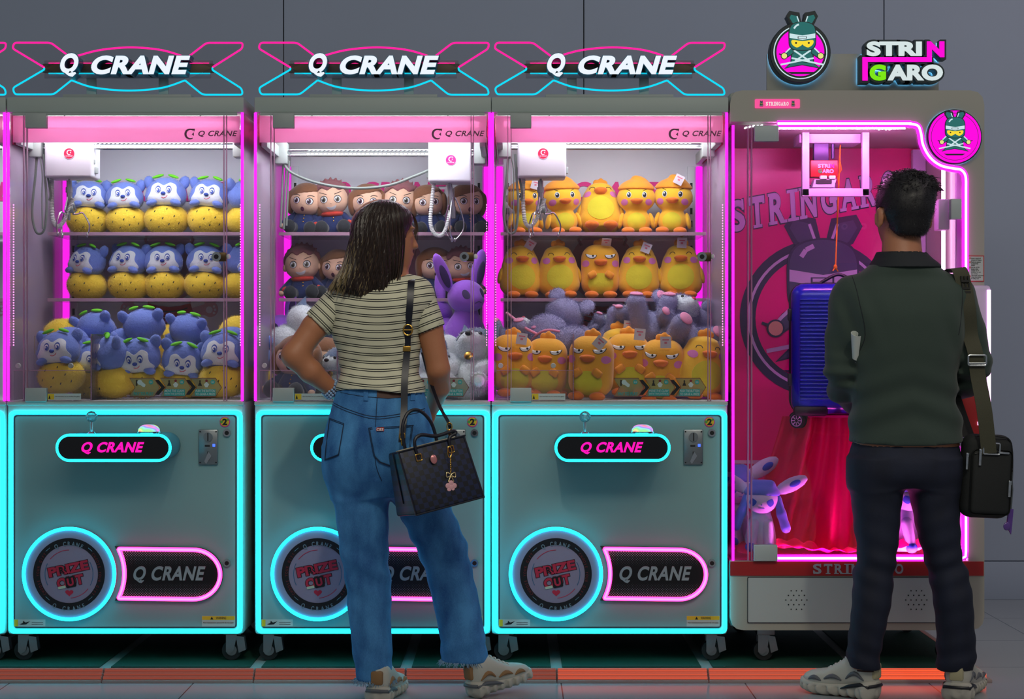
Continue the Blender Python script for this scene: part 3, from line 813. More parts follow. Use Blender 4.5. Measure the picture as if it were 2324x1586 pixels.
    mb = MB(); c_logo(mb, mx(1530), mz(304), .0185, .0005, .0032); add_text(mb, 'Q CRANE', mx(1549), mx(1638), mz(311), mz(296.5), .0005, .0032, .28, .02, 1.1); mb.build('glass_print', m_print, fg, smooth=False)
    for a, b in ((258, 291), (880, 911)):
        mb = MB(); mb.box(mx(1158), mx(1206), -.014, .014, mz(b), mz(a), .002); mb.build('glass_bracket', m_greywht, R)
    # lock on the glass
    mb = MB(); mb.box(mx(1590), mx(1613), -.012, .016, mz(593), mz(573), .002); lk = mb.build('glass_lock', mat('lock_bronze', (92, 74, 48), .35, .8), R)
    mb = MB(); mb.cyl((mx(1592), -.02, mz(583)), (mx(1592), -.004, mz(583)), .0158, .0165, 28); mb.mi = 1; mb.cyl((mx(1592), -.0215, mz(583)), (mx(1592), -.0195, mz(583)), .008, n=20)
    mb.box(mx(1592) - .0012, mx(1592) + .0012, -.0225, -.021, mz(587), mz(579)); mb.build('lock_cylinder', [m_chr, m_ink], lk)
    mb = MB(); mb.ell((mx(1617.5), -.002, mz(582)), (.008, .006, .009)); mb.build('lock_stud', m_hose, lk)
    # instruction strip and sticker on glass
    z0, z1 = mz(900), mz(858); y = .0015
    m_chv = m_film
    for k in range(3):
        xa = mx(1393) + k * .1045
        C = [(xa, z1), (xa + .083, z1), (xa + .103, (z0 + z1) / 2), (xa + .083, z0), (xa, z0), (xa + .019, (z0 + z1) / 2)]
        mb = MB(); mb.prism(C, y - .0012, y); st = mb.build('instruction_arrow', m_chv, fg, smooth=False)
        mb = MB(); mb.tube([(p[0], y - .0015, p[1]) for p in C], .0011, True, 6)
        mb.mi = 1
        L1 = [['PAY TO PLAY'], ['MOVE THE CLAW', 'WITH THE JOYSTICK'], ['PUSH THE BUTTON', 'TO GRAB A PRIZE']][k]
        if k == 0: add_text(mb, L1[0], xa + .014, xa + .082, z0 + .0045, z0 + .0155, y - .003, y - .001, .15, .03)
        else:
            mb.box(xa + .013, xa + .083, y - .0021, y - .001, z0 + .003, z0 + .0255); mb.mi = 3
            for r, tx in enumerate(L1): add_text(mb, tx, xa + .015, xa + .081, z0 + .0155 - .011 * r, z0 + .0235 - .011 * r, y - .003, y - .002, .15, .01)
            mb.mi = 1
        mb.prism(disc(xa + .073, z1 - .0135, .0078, 20), y - .0022, y - .001); mb.mi = 3
        add_text(mb, '0%d' % (k + 1), xa + .069, xa + .077, z1 - .0165, z1 - .0105, y - .003, y - .002, 0, .01)
        if k == 0:
            mb.mi = 2; mb.prism(rrect(xa + .022, xa + .027, z1 - .026, z1 - .006, .001), y - .0022, y - .001)
            mb.mi = 3; mb.prism(disc(xa + .035, z1 - .014, .0085, 20), y - .0024, y - .001); mb.prism([(xa + .038, z1 - .008), (xa + .055, z1 - .022), (xa + .052, z1 - .03), (xa + .046, z1 - .03), (xa + .033, z1 - .02)], y - .0022, y - .001)
        else:
            mb.mi = 2; mb.cyl((xa + .03, y - .002, z1 - .010), (xa + .03, y - .001, z1 - .010), .003, n=10); mb.prism([(xa + .029, z1 - .012), (xa + .031, z1 - .012), (xa + .037, z1 - .026), (xa + .023, z1 - .026)], y - .0022, y - .001)
            mb.mi = 0; mb.prism(disc(xa + .052, z1 - .009, .0045, 12), y - .0024, y - .001); mb.mi = 3; mb.prism([(xa + .052, z1 - .012), (xa + .061, z1 - .021), (xa + .056, z1 - .031), (xa + .048, z1 - .031), (xa + .043, z1 - .021)], y - .0022, y - .001)
        mb.build('arrow_print', [mat('dark_red_line', (120, 26, 40), .5), m_tealink, m_ink, m_sticker], st, smooth=False)
    for k in range(2):
        xa = mx(1393) + k * .1045 + .085
        mb = MB(); mb.prism([(xa, z0 + .006), (xa + .022, (z0 + z1) / 2), (xa, z1 - .006), (xa + .014, z1 - .006), (xa + .036, (z0 + z1) / 2), (xa + .014, z0 + .006)], y - .0006, y + .0004); mb.build('arrow_link', m_ink, fg, smooth=False)
    mb = MB(); mb.box(mx(1207), mx(1283), y - .001, y, mz(907), mz(893)); mb.mi = 1; mb.box(mx(1207.5), mx(1222), y - .0014, y, mz(906.5), mz(893.5)); mb.mi = 2
    mb.prism([(mx(1209), mz(905)), (mx(1214), mz(905)), (mx(1211.5), mz(896))], y - .0018, y); add_text(mb, 'Do not lean on or strike the glass', mx(1225), mx(1280), mz(901.5), mz(898.5), y - .0016, y, 0, 0)
    mb.build('glass_sticker', [m_sticker, m_yel, m_ink], fg, smooth=False)
    # chute
    mb = MB(); mb.box(-.124, -.120, .03, .31, .934, 1.16); mb.box(-.385, -.122, .306, .310, .934, 1.155); mb.box(-.385, -.124, .028, .031, .934, 1.036)
    ch = mb.build('prize_chute', glass('chute_acrylic', (.95, .95, .97), .03, 1.12, .06, (230, 230, 240)), R, smooth=False)
    mb = MB(); mb.box(-.1235, -.1205, .026, .031, .934, 1.16); mb.box(-.385, -.122, .027, .032, 1.035, 1.0375)
    for z in (.96, .99, 1.02, 1.05, 1.10, 1.15): mb.ell((-.122, .027, z), (.0022, .003, .0028))
    mb.build('chute_edge', m_edge, ch, smooth=False)
    mb = MB()
    for xx in (mx(1136), mx(1256)): mb.cyl((xx, .018, 1.052), (xx, .029, 1.052), .008, .009, 18)
    mb.build('chute_knob', m_hose, ch)
    # shelves
    for zz in (1.292, 1.531):
        mb = MB(); mb.box(-.372, .372, .45, .752, zz - .009, zz - .001, .001, 1); sh = mb.build('acrylic_shelf', m_shelf, R, smooth=False)
        mb = MB(); mb.box(-.372, .372, .448, .4505, zz - .011, zz + .001); mb.build('shelf_lip', m_edge, sh, smooth=False)
    # header box and cabin lamp
    mb = MB(); mb.box(-.400, .402, -.006, .782, 1.909, 1.961, .004); hd = mb.build('header_box', m_white, R)
    mb = MB(); mb.box(-.38, .38, -.0055, -.002, 1.899, 1.909); 
    for xx in (-.205, .255): mb.cyl((xx, -.006, 1.901), (xx, -.002, 1.901), .004, n=12)
    mb.build('header_strip', m_greywht, hd)
    mb = MB(); mb.box(-.33, .33, .13, .42, 1.900, 1.906); mb.build('hidden_cabin_lamp', g_ceil, hd, smooth=False)
    mb = MB(); mb.box(-.36, .36, .095, .115, 1.872, 1.892, .003); mb.build('added_front_fill', glow('front_fill_glow', (1.0, .93, .98), 20), hd)  # unseen tube added to light the toys and make the film glow
    # ---- sign on top
    mb = MB(); mb.box(mx(1238), mx(1530), .02, .10, 1.961, 1.9745, .002)
    for a, b in ((1288, 1310), (1453, 1475)): mb.box(mx(a), mx(b), .05, .062, 1.97, mz(150), .001)
    sg = mb.build('sign_stand', m_greywht, R)
    mb = MB(); mb.box(SGN(350), SGN(1860), .036, .048, SGZ(392), SGZ(314), .001); mb.build('sign_bar', m_bar, sg)
    mb = MB(); mb.box(SGN(362), SGN(1850), .040, .047, SGZ(313), SGZ(284), .001); mb.box(SGN(362), SGN(1835), .040, .047, SGZ(440), SGZ(393), .001); mb.build('glow_rail', glass('glow_rail_acrylic', (.9, .9, .95), .2, 1.4, .6, (220, 215, 230)), sg, smooth=False)
    mb = MB(); mb.box(SGN(400), SGN(1820), .035, .0395, SGZ(312), SGZ(304), .001); mb.build('pink_rail_light', g_pink2, sg)
    mb = MB(); mb.box(SGN(400), SGN(1830), .035, .0395, SGZ(404), SGZ(394), .001); mb.build('cyan_rail_light', g_cyan2, sg)
    plate = glass('sign_plate', (.93, .93, .94), .1, 1.4, .06, (180, 180, 190))
    S = lambda L_, cl, r=.012: [(SGN(a), SGZ(b)) for a, b in L_]
    finL = round_corners(S([(368, 350), (85, 180), (102, 130), (425, 130), (585, 250)], 0), .012, 5, False)
    finR = round_corners(S([(1635, 258), (1800, 131), (2120, 131), (2115, 182), (1852, 348)], 0), .012, 5, False)
    arcU = smooth_poly(S([(660, 246), (860, 195), (1130, 172), (1400, 195), (1605, 255)], 0))
    finLb = round_corners(S([(366, 352), (366, 368), (88, 530), (105, 587), (450, 587), (607, 462)], 0), .012, 5, False)
    finRb = round_corners(S([(1610, 463), (1765, 590), (2120, 590), (2110, 535), (1853, 372), (1852, 350)], 0), .012, 5, False)
    arcD = smooth_poly(S([(607, 462), (800, 525), (1100, 553), (1400, 530), (1610, 463)], 0))
    mb = MB()
    for P in (finL, finR, arcU): mb.tube([(p[0], .03, p[1]) for p in P], .0032, False, 8)
    mb.build('pink_neon_tube', g_pink2, sg)
    mb = MB()
    for P in (finLb, finRb, arcD): mb.tube([(p[0], .03, p[1]) for p in P], .0032, False, 8)
    mb.build('cyan_neon_tube', g_cyan2, sg)
    mb = MB(); mb.prism(finL + finLb[::-1], .033, .036) if False else None
    for P in (finL, finR, finLb, finRb): mb.prism(P, .032, .035)
    mb.prism(arcU + arcD[::-1], .032, .035); mb.build('sign_plate', plate, sg, smooth=False)
    mb = MB(); mb.mi = 0
    add_text(mb, 'Q', SGN(540), SGN(712), SGZ(462), SGZ(243), -.034, .03, .24, .06); add_text(mb, 'CRANE', SGN(812), SGN(1690), SGZ(440), SGZ(263), -.034, .03, .24, .06, 1.06)
    lt = mb.build('sign_letters', m_side, sg, smooth=False)
    mb = MB(); add_text(mb, 'Q', SGN(547), SGN(707), SGZ(455), SGZ(249), -.0365, -.033, .24, .045); mb.build('lit_lettering', g_letter, sg, smooth=False); mb = MB(); add_text(mb, 'CRANE', SGN(819), SGN(1684), SGZ(434), SGZ(269), -.0365, -.033, .24, .045, 1.06)
    mb.build('lit_lettering', g_letter, sg, smooth=False)
    # ---- gantry
    zr = CAMZ + (793 - (345 if car_d > .3 else 329)) / F_PX * (DIST + car_d + .03); yr = car_d + .03
    mb = MB()
    for dz, dy in ((.006, 0), (-.012, 0), (-.003, .03)): mb.cyl((-.365, yr + dy, zr + dz), (.365, yr + dy, zr + dz), .0055, n=12)
    gr = mb.build('gantry_rail', m_chr, R)
    mb = MB(); xa = -.26
    while xa < .30:
        for dz in (.0085, -.0045): mb.ell((xa + (.006 if dz > 0 else 0), yr - .0075, zr + dz - .002), (.0042, .002, .0028), u=8, v=6)
        xa += .0152
    mb.build('led_row', g_white, gr)
    for s in (-1, 1):
        mb = MB(); mb.box(s * .372 - .010, s * .372 + .010, .04, .74, zr - .02, zr + .02, .003); mb.box(s * .356 - .022, s * .356 + .022, yr - .03, yr + .045, zr - .045, zr + .035, .006); mb.build('side_rail', m_greywht, R)
    x0, x1 = [(wx(v, 360, car_d)).x for v in car_px]; zb = wx(0, 403 if car_d < .3 else 413, car_d).z
    mb = MB(); mb.box(x0, x1, car_d - .01, car_d + .13, zb, zr + .065, .009, 3); ca = mb.build('crane_carriage', m_cab, R)
    mb = MB(); mb.box(x0 - .008, x0 + .002, car_d + .03, car_d + .06, zb + .018, zb + .04, .002); mb.box(x1 - .002, x1 + .008, car_d + .03, car_d + .06, zb + .018, zb + .04, .002)
    mb.box(x1 - .004, x1 + .003, car_d + .02, car_d + .035, zb + .05, zb + .065, .001); mb.build('carriage_latch', m_greywht, ca)
    bx = (x0 + x1) / 2 + .004; bz = wx(0, 349 if car_d < .3 else 364, car_d).z
    mb = MB(); mb.prism(disc(bx, bz, .0195, 40), car_d - .0115, car_d - .0095); mb.mi = 1
    mb.band(disc(bx, bz, .0193, 40), disc(bx, bz, .0183, 40), car_d - .0118, car_d - .011)
    c_logo(mb, bx, bz + .0035, .0088, car_d - .0122, car_d - .011); add_text(mb, 'Q CRANE', bx - .0125, bx + .0125, bz - .0115, bz - .0068, car_d - .0122, car_d - .011, .25, .02)
    mb.build('round_badge', [badge_mat, m_cab], ca, smooth=False)
    # claw
    o = car_off; d = car_d + .05
    cw = lambda px, py, dd=0: wx(px + o, py, d + dd)
    if claw == 'closed':
        mb = MB(); mb.cyl(cw(157, 398), cw(157, 412), .004); mb.cyl(cw(157, 410), cw(157, 452), .0095); mb.cyl(cw(157, 425), cw(157, 437), .0125); mb.cyl(cw(157, 452), cw(157, 500), .005)
        mb.box(*[v for a in zip(cw(147, 470) - Vector((0, .006, .02)), cw(167, 470) + Vector((0, .006, .004))) for v in a], .002)
        for ang in (0, 120, 240):
            q = Matrix.Rotation(math.radians(ang + 20), 3, 'Z'); c = cw(157, 440)
            mb.cyl(c + q @ Vector((.009, 0, .02)), c + q @ Vector((.009, 0, -.03)), .0022, n=8)
        cb = mb.build('claw_motor', m_steel, ca)
        c0 = cw(157, 455)
        for ang in (5, 125, 245):
            q = Matrix.Rotation(math.radians(ang), 3, 'Z')
            pr = [(.008, .012), (.016, -.012), (.024, -.035), (.012, -.048), (.030, -.047), (.046, -.043), (.060, -.062), (.070, -.085), (.069, -.105), (.063, -.118)]
            mb = MB(); mb.tube([c0 + q @ Vector((a, 0, b)) for a, b in pr[:4]], .0032, n=8); mb.tube([c0 + q @ Vector(t) for t in smooth_poly([(a, 0, b) for a, b in pr[3:]], False, 4)], .0028, n=8)
            mb.ell(c0 + q @ Vector((.063, 0, -.121)), (.004, .004, .009)); mb.build('claw_arm', m_chr, ca)
        hs = smooth_poly([tuple(cw(*p)) for p in ((118, 404), (117, 450), (121, 500), (132, 514), (146, 500), (157, 475), (166, 450))], False, 26)
    else:
        mb = MB(); mb.cyl(cw(1019, 411), cw(1020, 420), .005); mb.cyl(cw(1020, 418), cw(1027, 470), .0095); mb.cyl(cw(1027, 470), cw(1030, 496), .012, .008)
        for ang in (0, 120, 240):
            q = Matrix.Rotation(math.radians(ang + 20), 3, 'Z'); c = cw(1024, 445)
            mb.cyl(c + q @ Vector((.010, 0, .03)), c + q @ Vector((.010, 0, -.03)), .0022, n=8)
        cb = mb.build('claw_motor', m_steel, ca); c0 = cw(1028, 470)
        for ang in (15, 135, 255):
            q = Matrix.Rotation(math.radians(ang), 3, 'Z')
            pr = [(.008, .035), (.024, .0), (.034, -.03), (.04, -.06), (.036, -.085), (.022, -.105), (.008, -.118)]
            mb = MB(); mb.tube([c0 + q @ Vector(t) for t in smooth_poly([(a, 0, b) for a, b in pr], False, 4)], .0026, n=8); mb.ell(c0 + q @ Vector((.007, 0, -.118)), (.004, .004, .008)); mb.build('claw_arm', m_chr, ca)
        hs = smooth_poly([tuple(cw(*p)) for p in ((985, 414), (980, 460), (977, 505), (986, 530), (1003, 533), (1015, 510), (1022, 478))], False, 26)
    mb = MB(); mb.tube(hs, [.0078 if k % 3 else .0058 for k in range(len(hs))], n=10); mb.build('spring_hose', m_hose, ca)
    # cables
    mb = MB()
    if cable_mode == 'loop':
        L1 = [(84, 348), (80, 400), (73, 480), (80, 522), (92, 530), (102, 515), (106, 460), (102, 400), (99, 350)]
        mb.tube(smooth_poly([tuple(wx(a + o, b, car_d + .02)) for a, b in L1], False, 8), .0044, n=8)
        L2 = [(108, 400), (115, 440), (112, 455)]
        mb.tube(smooth_poly([tuple(wx(a + o, b, car_d + .04)) for a, b in L2], False, 6), .004, n=8)
        mb.tube(smooth_poly([tuple(wx(a + o, b, car_d + .01)) for a, b in ((90, 350), (96, 395), (95, 450), (97, 520))], False, 6), .0026, n=6)
    else:
        L1 = [(641, 368), (662, 392), (720, 415), (800, 427), (880, 421), (940, 400), (974, 386)]
        mb.tube(smooth_poly([tuple(wx(a, b, car_d + .02)) for a, b in L1], False, 8), .0052, n=8)
        for xx, b in ((641, 515), (648, 520), (654, 512)): mb.tube([tuple(wx(xx + 2, 365, car_d + .04)), tuple(wx(xx - 1, 440, car_d + .04)), tuple(wx(xx - 4, b, car_d + .04))], .004, n=8)
    mb.build('hanging_cable', m_cable, ca)
    return R

MX = {1: -1.310, 2: -.4724, 3: .3306}
M1 = build_machine(MX[1], 'neon crane machine full of blue puppy plushes, left of the woman', (102, 210), .20, 0, 'closed', 'loop', m_badge)
M2 = build_machine(MX[2], 'neon crane machine with brown haired dolls, directly behind the woman', (972, 1070), .37, 0, 'open', 'arc', m_badgem)
M3 = build_machine(MX[3], 'neon crane machine full of yellow duck plushes, right of the woman', (1175, 1285), .20, 1070, 'closed', 'loop', m_badge)
M0 = copy_tree(M1); M0.location.x = -2.1155
M0['label'] = 'crane machine cut off by the left edge of the photo'
# ================================================================== plush toys
def fur(name, rgb, bump=.5, bs=160, var=.08): return mat(name, rgb, .85, var=var, vscale=30, bump=bump, bscale=bs, sheen=.35)
f_blue = fur('blue_fur', (112, 136, 214)); f_face = fur('white_fur', (232, 236, 240), .3); f_yel = fur('yellow_fur', (252, 214, 58), .6, 110)
f_leaf = mat('leaf_felt', (110, 215, 30), .7); f_eyeb = mat('blue_thread', (44, 74, 168), .5); f_wht = mat('white_thread', (240, 242, 245), .5)
f_blk = mat('black_thread', (18, 18, 22), .5); f_redl = mat('red_thread', (220, 70, 90), .6); f_seed = mat('seed_thread', (40, 52, 40), .6)
f_duck = fur('duck_plush', (252, 194, 40), .2); f_duck2 = fur('duck_orange_plush', (250, 178, 36), .2); f_belly = fur('belly_plush', (222, 208, 40), .2); f_beak = fur('beak_plush', (242, 124, 28), .2)
f_hat = fur('hat_plush', (248, 158, 36), .3); f_cheek = mat('cheek_pink', (222, 128, 196), .7); f_tag = mat('hang_tag', (225, 215, 222), .35, coat=.4); f_tagp = mat('tag_pink', (225, 120, 140), .5)
f_skin = fur('doll_skin', (232, 190, 160), .15); f_brn = fur('brown_hair_felt', (128, 84, 52), .3); f_rose = fur('rose_hair_felt', (138, 84, 88), .3); f_navy = fur('navy_cloth', (26, 44, 96), .3)
f_dark = fur('dark_shoe_plush', (28, 34, 40), .3); f_redc = fur('red_cloth', (206, 62, 48), .3); f_iris = mat('iris_plum', (92, 44, 66), .5); f_irisg = mat('iris_grey', (104, 104, 84), .5)
f_purp = fur('purple_plush', (150, 84, 214), .2); f_purpd = mat('dark_purple_felt', (50, 24, 86), .7); f_hus = fur('husky_grey_fur', (98, 118, 150), .6); f_hw = fur('husky_white_fur', (222, 230, 236), .6)
f_mouse = fur('grey_mouse_fur', (150, 148, 190), .8, 200, .2); f_pad = fur('pink_pad', (240, 150, 190), .2); f_ice = fur('pale_blue_plush', (196, 204, 236), .2); f_iced = fur('mid_blue_plush', (86, 116, 214), .2); f_iceb = mat('ice_blue_felt', (38, 84, 200), .7)

def mbuild(fnc, name, m, parent, **k):
    mb = MB(); fnc(mb); return mb.build(name, m, parent, **k)
def rotm(x=0, y=0, z=0): return Euler((math.radians(x), math.radians(y), math.radians(z))).to_matrix()

def make_puppy():
    R = empty('plush_puppy')
    fr = lambda p: s_ell(p, (0, 0, .054), (.078, .070, .057)) + .0025 * wob(p, 90, 3)
    a = sculpt('yellow_fruit', fr, (-.08, -.075, 0), (.08, .075, .115), .0055, f_yel, R)
    mb = MB()
    for x, z in ((-.03, .075), (.012, .083), (-.042, .045), (0, .05), (.038, .058), (.02, .03), (.052, .035), (-.015, .022)):
        y = front_y(fr, [x], [z])[0]; mb.ell((x, y, z), (.0018, .002, .0048), rotm(0, 25, 0), 8, 6)
    mb.build('seed_stitches', f_seed, a)
    hd = lambda p: smin(smin(s_ell(p, (0, -.004, .147), (.068, .058, .054)), s_ell(p, (.03, -.02, .125), (.035, .04, .028)), .03), s_ell(p, (-.03, -.02, .125), (.035, .04, .028)), .03) + .0015 * wob(p, 130, 5)
    h = sculpt('head', hd, (-.072, -.066, .09), (.072, .058, .205), .005, f_blue, R)
    for s in (-1, 1):
        e = (s * .060, .004, .184)
        sculpt('ear', lambda p: smin(s_ell(p, e, (.020, .014, .026), rotm(0, s * 25, 0)), s_ell(p, (s * .048, .003, .17), (.014, .012, .016)), .01), (e[0] - .034, -.018, .148), (e[0] + .034, .025, .215), .005, f_blue, R)
        sculpt('paw', lambda p: s_ell(p, (s * .041, -.056, .106), (.021, .016, .0125), rotm(0, s * 18, 0)), (s * .041 - .026, -.075, .085), (s * .041 + .026, -.036, .126), .0045, f_blue, R)
        mbuild(lambda mb: mb.ell((s * .027, -.022, .203), (.021, .008, .0055), rotm(0, s * 18, s * -12)), 'leaf', f_leaf, R)
        ey = (s * .0185, .151)
        def eye(mb):
            mb.mi = 0; patch(mb, hd, oval(ey[0], ey[1], .0095, .0135), .0032)
            mb.mi = 1; patch(mb, hd, oval(ey[0], ey[1] - .002, .0078, .0108), .0042)
            mb.mi = 2; patch(mb, hd, oval(ey[0] + .001, ey[1] - .004, .0056, .0075), .0052)
            mb.mi = 1; patch(mb, hd, oval(ey[0] - .001, ey[1] - .002, .002, .0025, n=10), .0060)
        mbuild(eye, 'eye', [f_eyeb, f_wht, f_eyeb], R)
    fp = smooth_poly([(0, .166), (.022, .177), (.042, .166), (.046, .14), (.058, .118), (.045, .104), (.015, .100), (-.015, .100), (-.045, .104), (-.058, .118), (-.046, .14), (-.042, .166), (-.022, .177)], True, 4)
    mbuild(lambda mb: patch(mb, hd, fp, .0018, 8), 'face_patch', f_face, R)
    mbuild(lambda mb: mb.ell((0, front_y(hd, [0], [.137])[0] - .004, .137), (.0085, .006, .006)), 'nose', f_eyeb, R)
    mbuild(lambda mb: stroke(mb, hd, [(-.006, .124), (.0, .121), (.009, .124), (.014, .130)], .0011, .0022), 'mouth', f_redl, R)
    return R

def duck_face(R, body, ez, bz, eyes, sc=1.0):
    for s in (-1, 1):
        mbuild(lambda mb: patch(mb, body, oval(s * .047 * sc, bz - .004, .0125, .0115), .0012), 'cheek', f_cheek, R)
        def eye(mb):
            x = s * .030 * sc
            if eyes == 'happy':
                stroke(mb, body, [(x - .009, ez - .003), (x - .005, ez + .004), (x + .005, ez + .004), (x + .009, ez - .003)], .0011)
            elif eyes == 'grumpy':
                P = [(x + .017 * math.cos(t), ez + .003 + .013 * math.sin(t)) for t in np.linspace(PI, 2 * PI, 14)]
                P = [(a, b - s * .14 * (a - x) * -1) for a, b in P]
                mb.mi = 0; patch(mb, body, [((a - x) * 1.14 + x, (b - ez) * 1.16 + ez) for a, b in P], .0010)
                mb.mi = 1; patch(mb, body, P, .0018); mb.mi = 0; patch(mb, body, oval(x + .006, ez - .002, .0036, .0036, n=12), .0026)
            else:
                mb.mi = 1; patch(mb, body, oval(x, ez, .0085, .0112), .0010); mb.mi = 0; patch(mb, body, oval(x, ez, .0068, .0092), .0018)
                mb.mi = 1; patch(mb, body, oval(x - .0018, ez + .003, .0024, .003, n=10), .0026)
                mb.mi = 0; stroke(mb, body, [(x + s * -.004, ez + .015), (x + s * .009, ez + .021)], .0009)
        mbuild(eye, 'eye', [f_blk, f_wht], R)
    y = front_y(body, [0], [bz])[0]
    sculpt('beak', lambda p: smin(s_ell(p, (0, y - .006, bz + .002), (.024, .018, .0085)), s_ell(p, (0, y - .004, bz - .006), (.017, .014, .006)), .006), (-.027, y - .028, bz - .016), (.027, y + .016, bz + .014), .004, f_beak, R)

def make_duck(kind):
    R = empty('plush_duck')
    if kind == 'egg':
        body = lambda p: s_stack(p, [(.012, 0, 0, .045, .045), (.03, 0, 0, .066, .058), (.075, 0, 0, .073, .064), (.12, 0, 0, .067, .06), (.16, 0, 0, .052, .05), (.185, 0, 0, .03, .03), (.193, 0, 0, .006, .006)], 2.05)
        ez, bz, eyes = .156, .138, 'happy'; bel = oval(0, .075, .046, .044, 0, 28)
    elif kind == 'grumpy':
        body = lambda p: s_box(p, (0, 0, .100), (.066, .056, .092), .05)
        ez, bz, eyes = .150, .126, 'grumpy'; bel = oval(0, .052, .044, .036, 0, 28)
    else:
        body = lambda p: smin(s_ell(p, (0, 0, .137), (.071, .058, .056)), s_ell(p, (0, 0, .05), (.055, .046, .046)), .012)
        ez, bz, eyes = .145, .122, 'round'; bel = oval(0, .048, .034, .033, 0, 28)
    sculpt('body', body, (-.075, -.066, .0), (.075, .066, .2), .0055, f_duck if kind != 'grumpy' else f_duck2, R)
    mbuild(lambda mb: patch(mb, body, bel, .0014, 6), 'belly_patch', f_belly, R)
    duck_face(R, body, ez, bz, eyes, .95 if kind != 'grumpy' else 1.1)
    for s in (-1, 1):
        fx = s * .032
        sculpt('foot', lambda p: smin(s_ell(p, (fx, -.056, .013), (.025, .022, .013)), s_ell(p, (fx * .95, -.03, .014), (.014, .025, .012)), .012), (fx - .03, -.082, -.001), (fx + .03, 0, .028), .0045, f_beak, R)
        if kind == 'grumpy':
            sculpt('wing', lambda p: s_box(p, (s * .03, -.060, .082), (.0155, .009, .012), .007, rotm(0, s * 35, 0)), (s * .03 - .024, -.074, .06), (s * .03 + .024, -.046, .104), .004, f_hat, R)
        else:
            wz = .085 if kind == 'egg' else .052; wx_ = .071 if kind == 'egg' else .057
            sculpt('wing', lambda p: s_ell(p, (s * wx_, -.004, wz), (.010, .022, .032), rotm(0, s * -14, 0)), (s * wx_ - .022, -.03, wz - .036), (s * wx_ + .022, .022, wz + .036), .0045, f_duck, R)
    if kind == 'round':
        sculpt('knit_hat', lambda p: smin(smax(s_ell(p, (0, .002, .150), (.0745, .062, .058)), .166 - p.z + .0 * p.x, .004), s_ell(p, (.012, 0, .204), (.030, .022, .014), rotm(0, 20, 0)), .014), (-.08, -.066, .16), (.08, .068, .222), .005, f_hat, R)
    else:
        zt = .190
        sculpt('crest', lambda p: smin(smin(s_ell(p, (-.012, -.004, zt + .006), (.012, .010, .014)), s_ell(p, (.004, -.004, zt + .010), (.011, .010, .016)), .004), s_ell(p, (.017, -.004, zt + .005), (.011, .010, .012)), .004), (-.03, -.018, zt - .012), (.033, .012, zt + .03), .004, f_hat, R)
    return R

def add_tag(R, x, z, y, rz=20, tilt=0):
    mb = MB(); M = Matrix.Translation((x, y, z)) @ rotm(tilt, rz, 0).to_4x4()
    mb.box(-.0165, .0165, -.0006, .0006, -.0175, .0175, M=M); mb.mi = 1
    mb.box(-.010, .010, -.0011, -.0004, .006, .010, M=M); mb.box(-.004, .004, -.0011, -.0004, -.004, .002, M=M)
    mb.build('hang_tag', [f_tag, f_tagp], R, smooth=False)

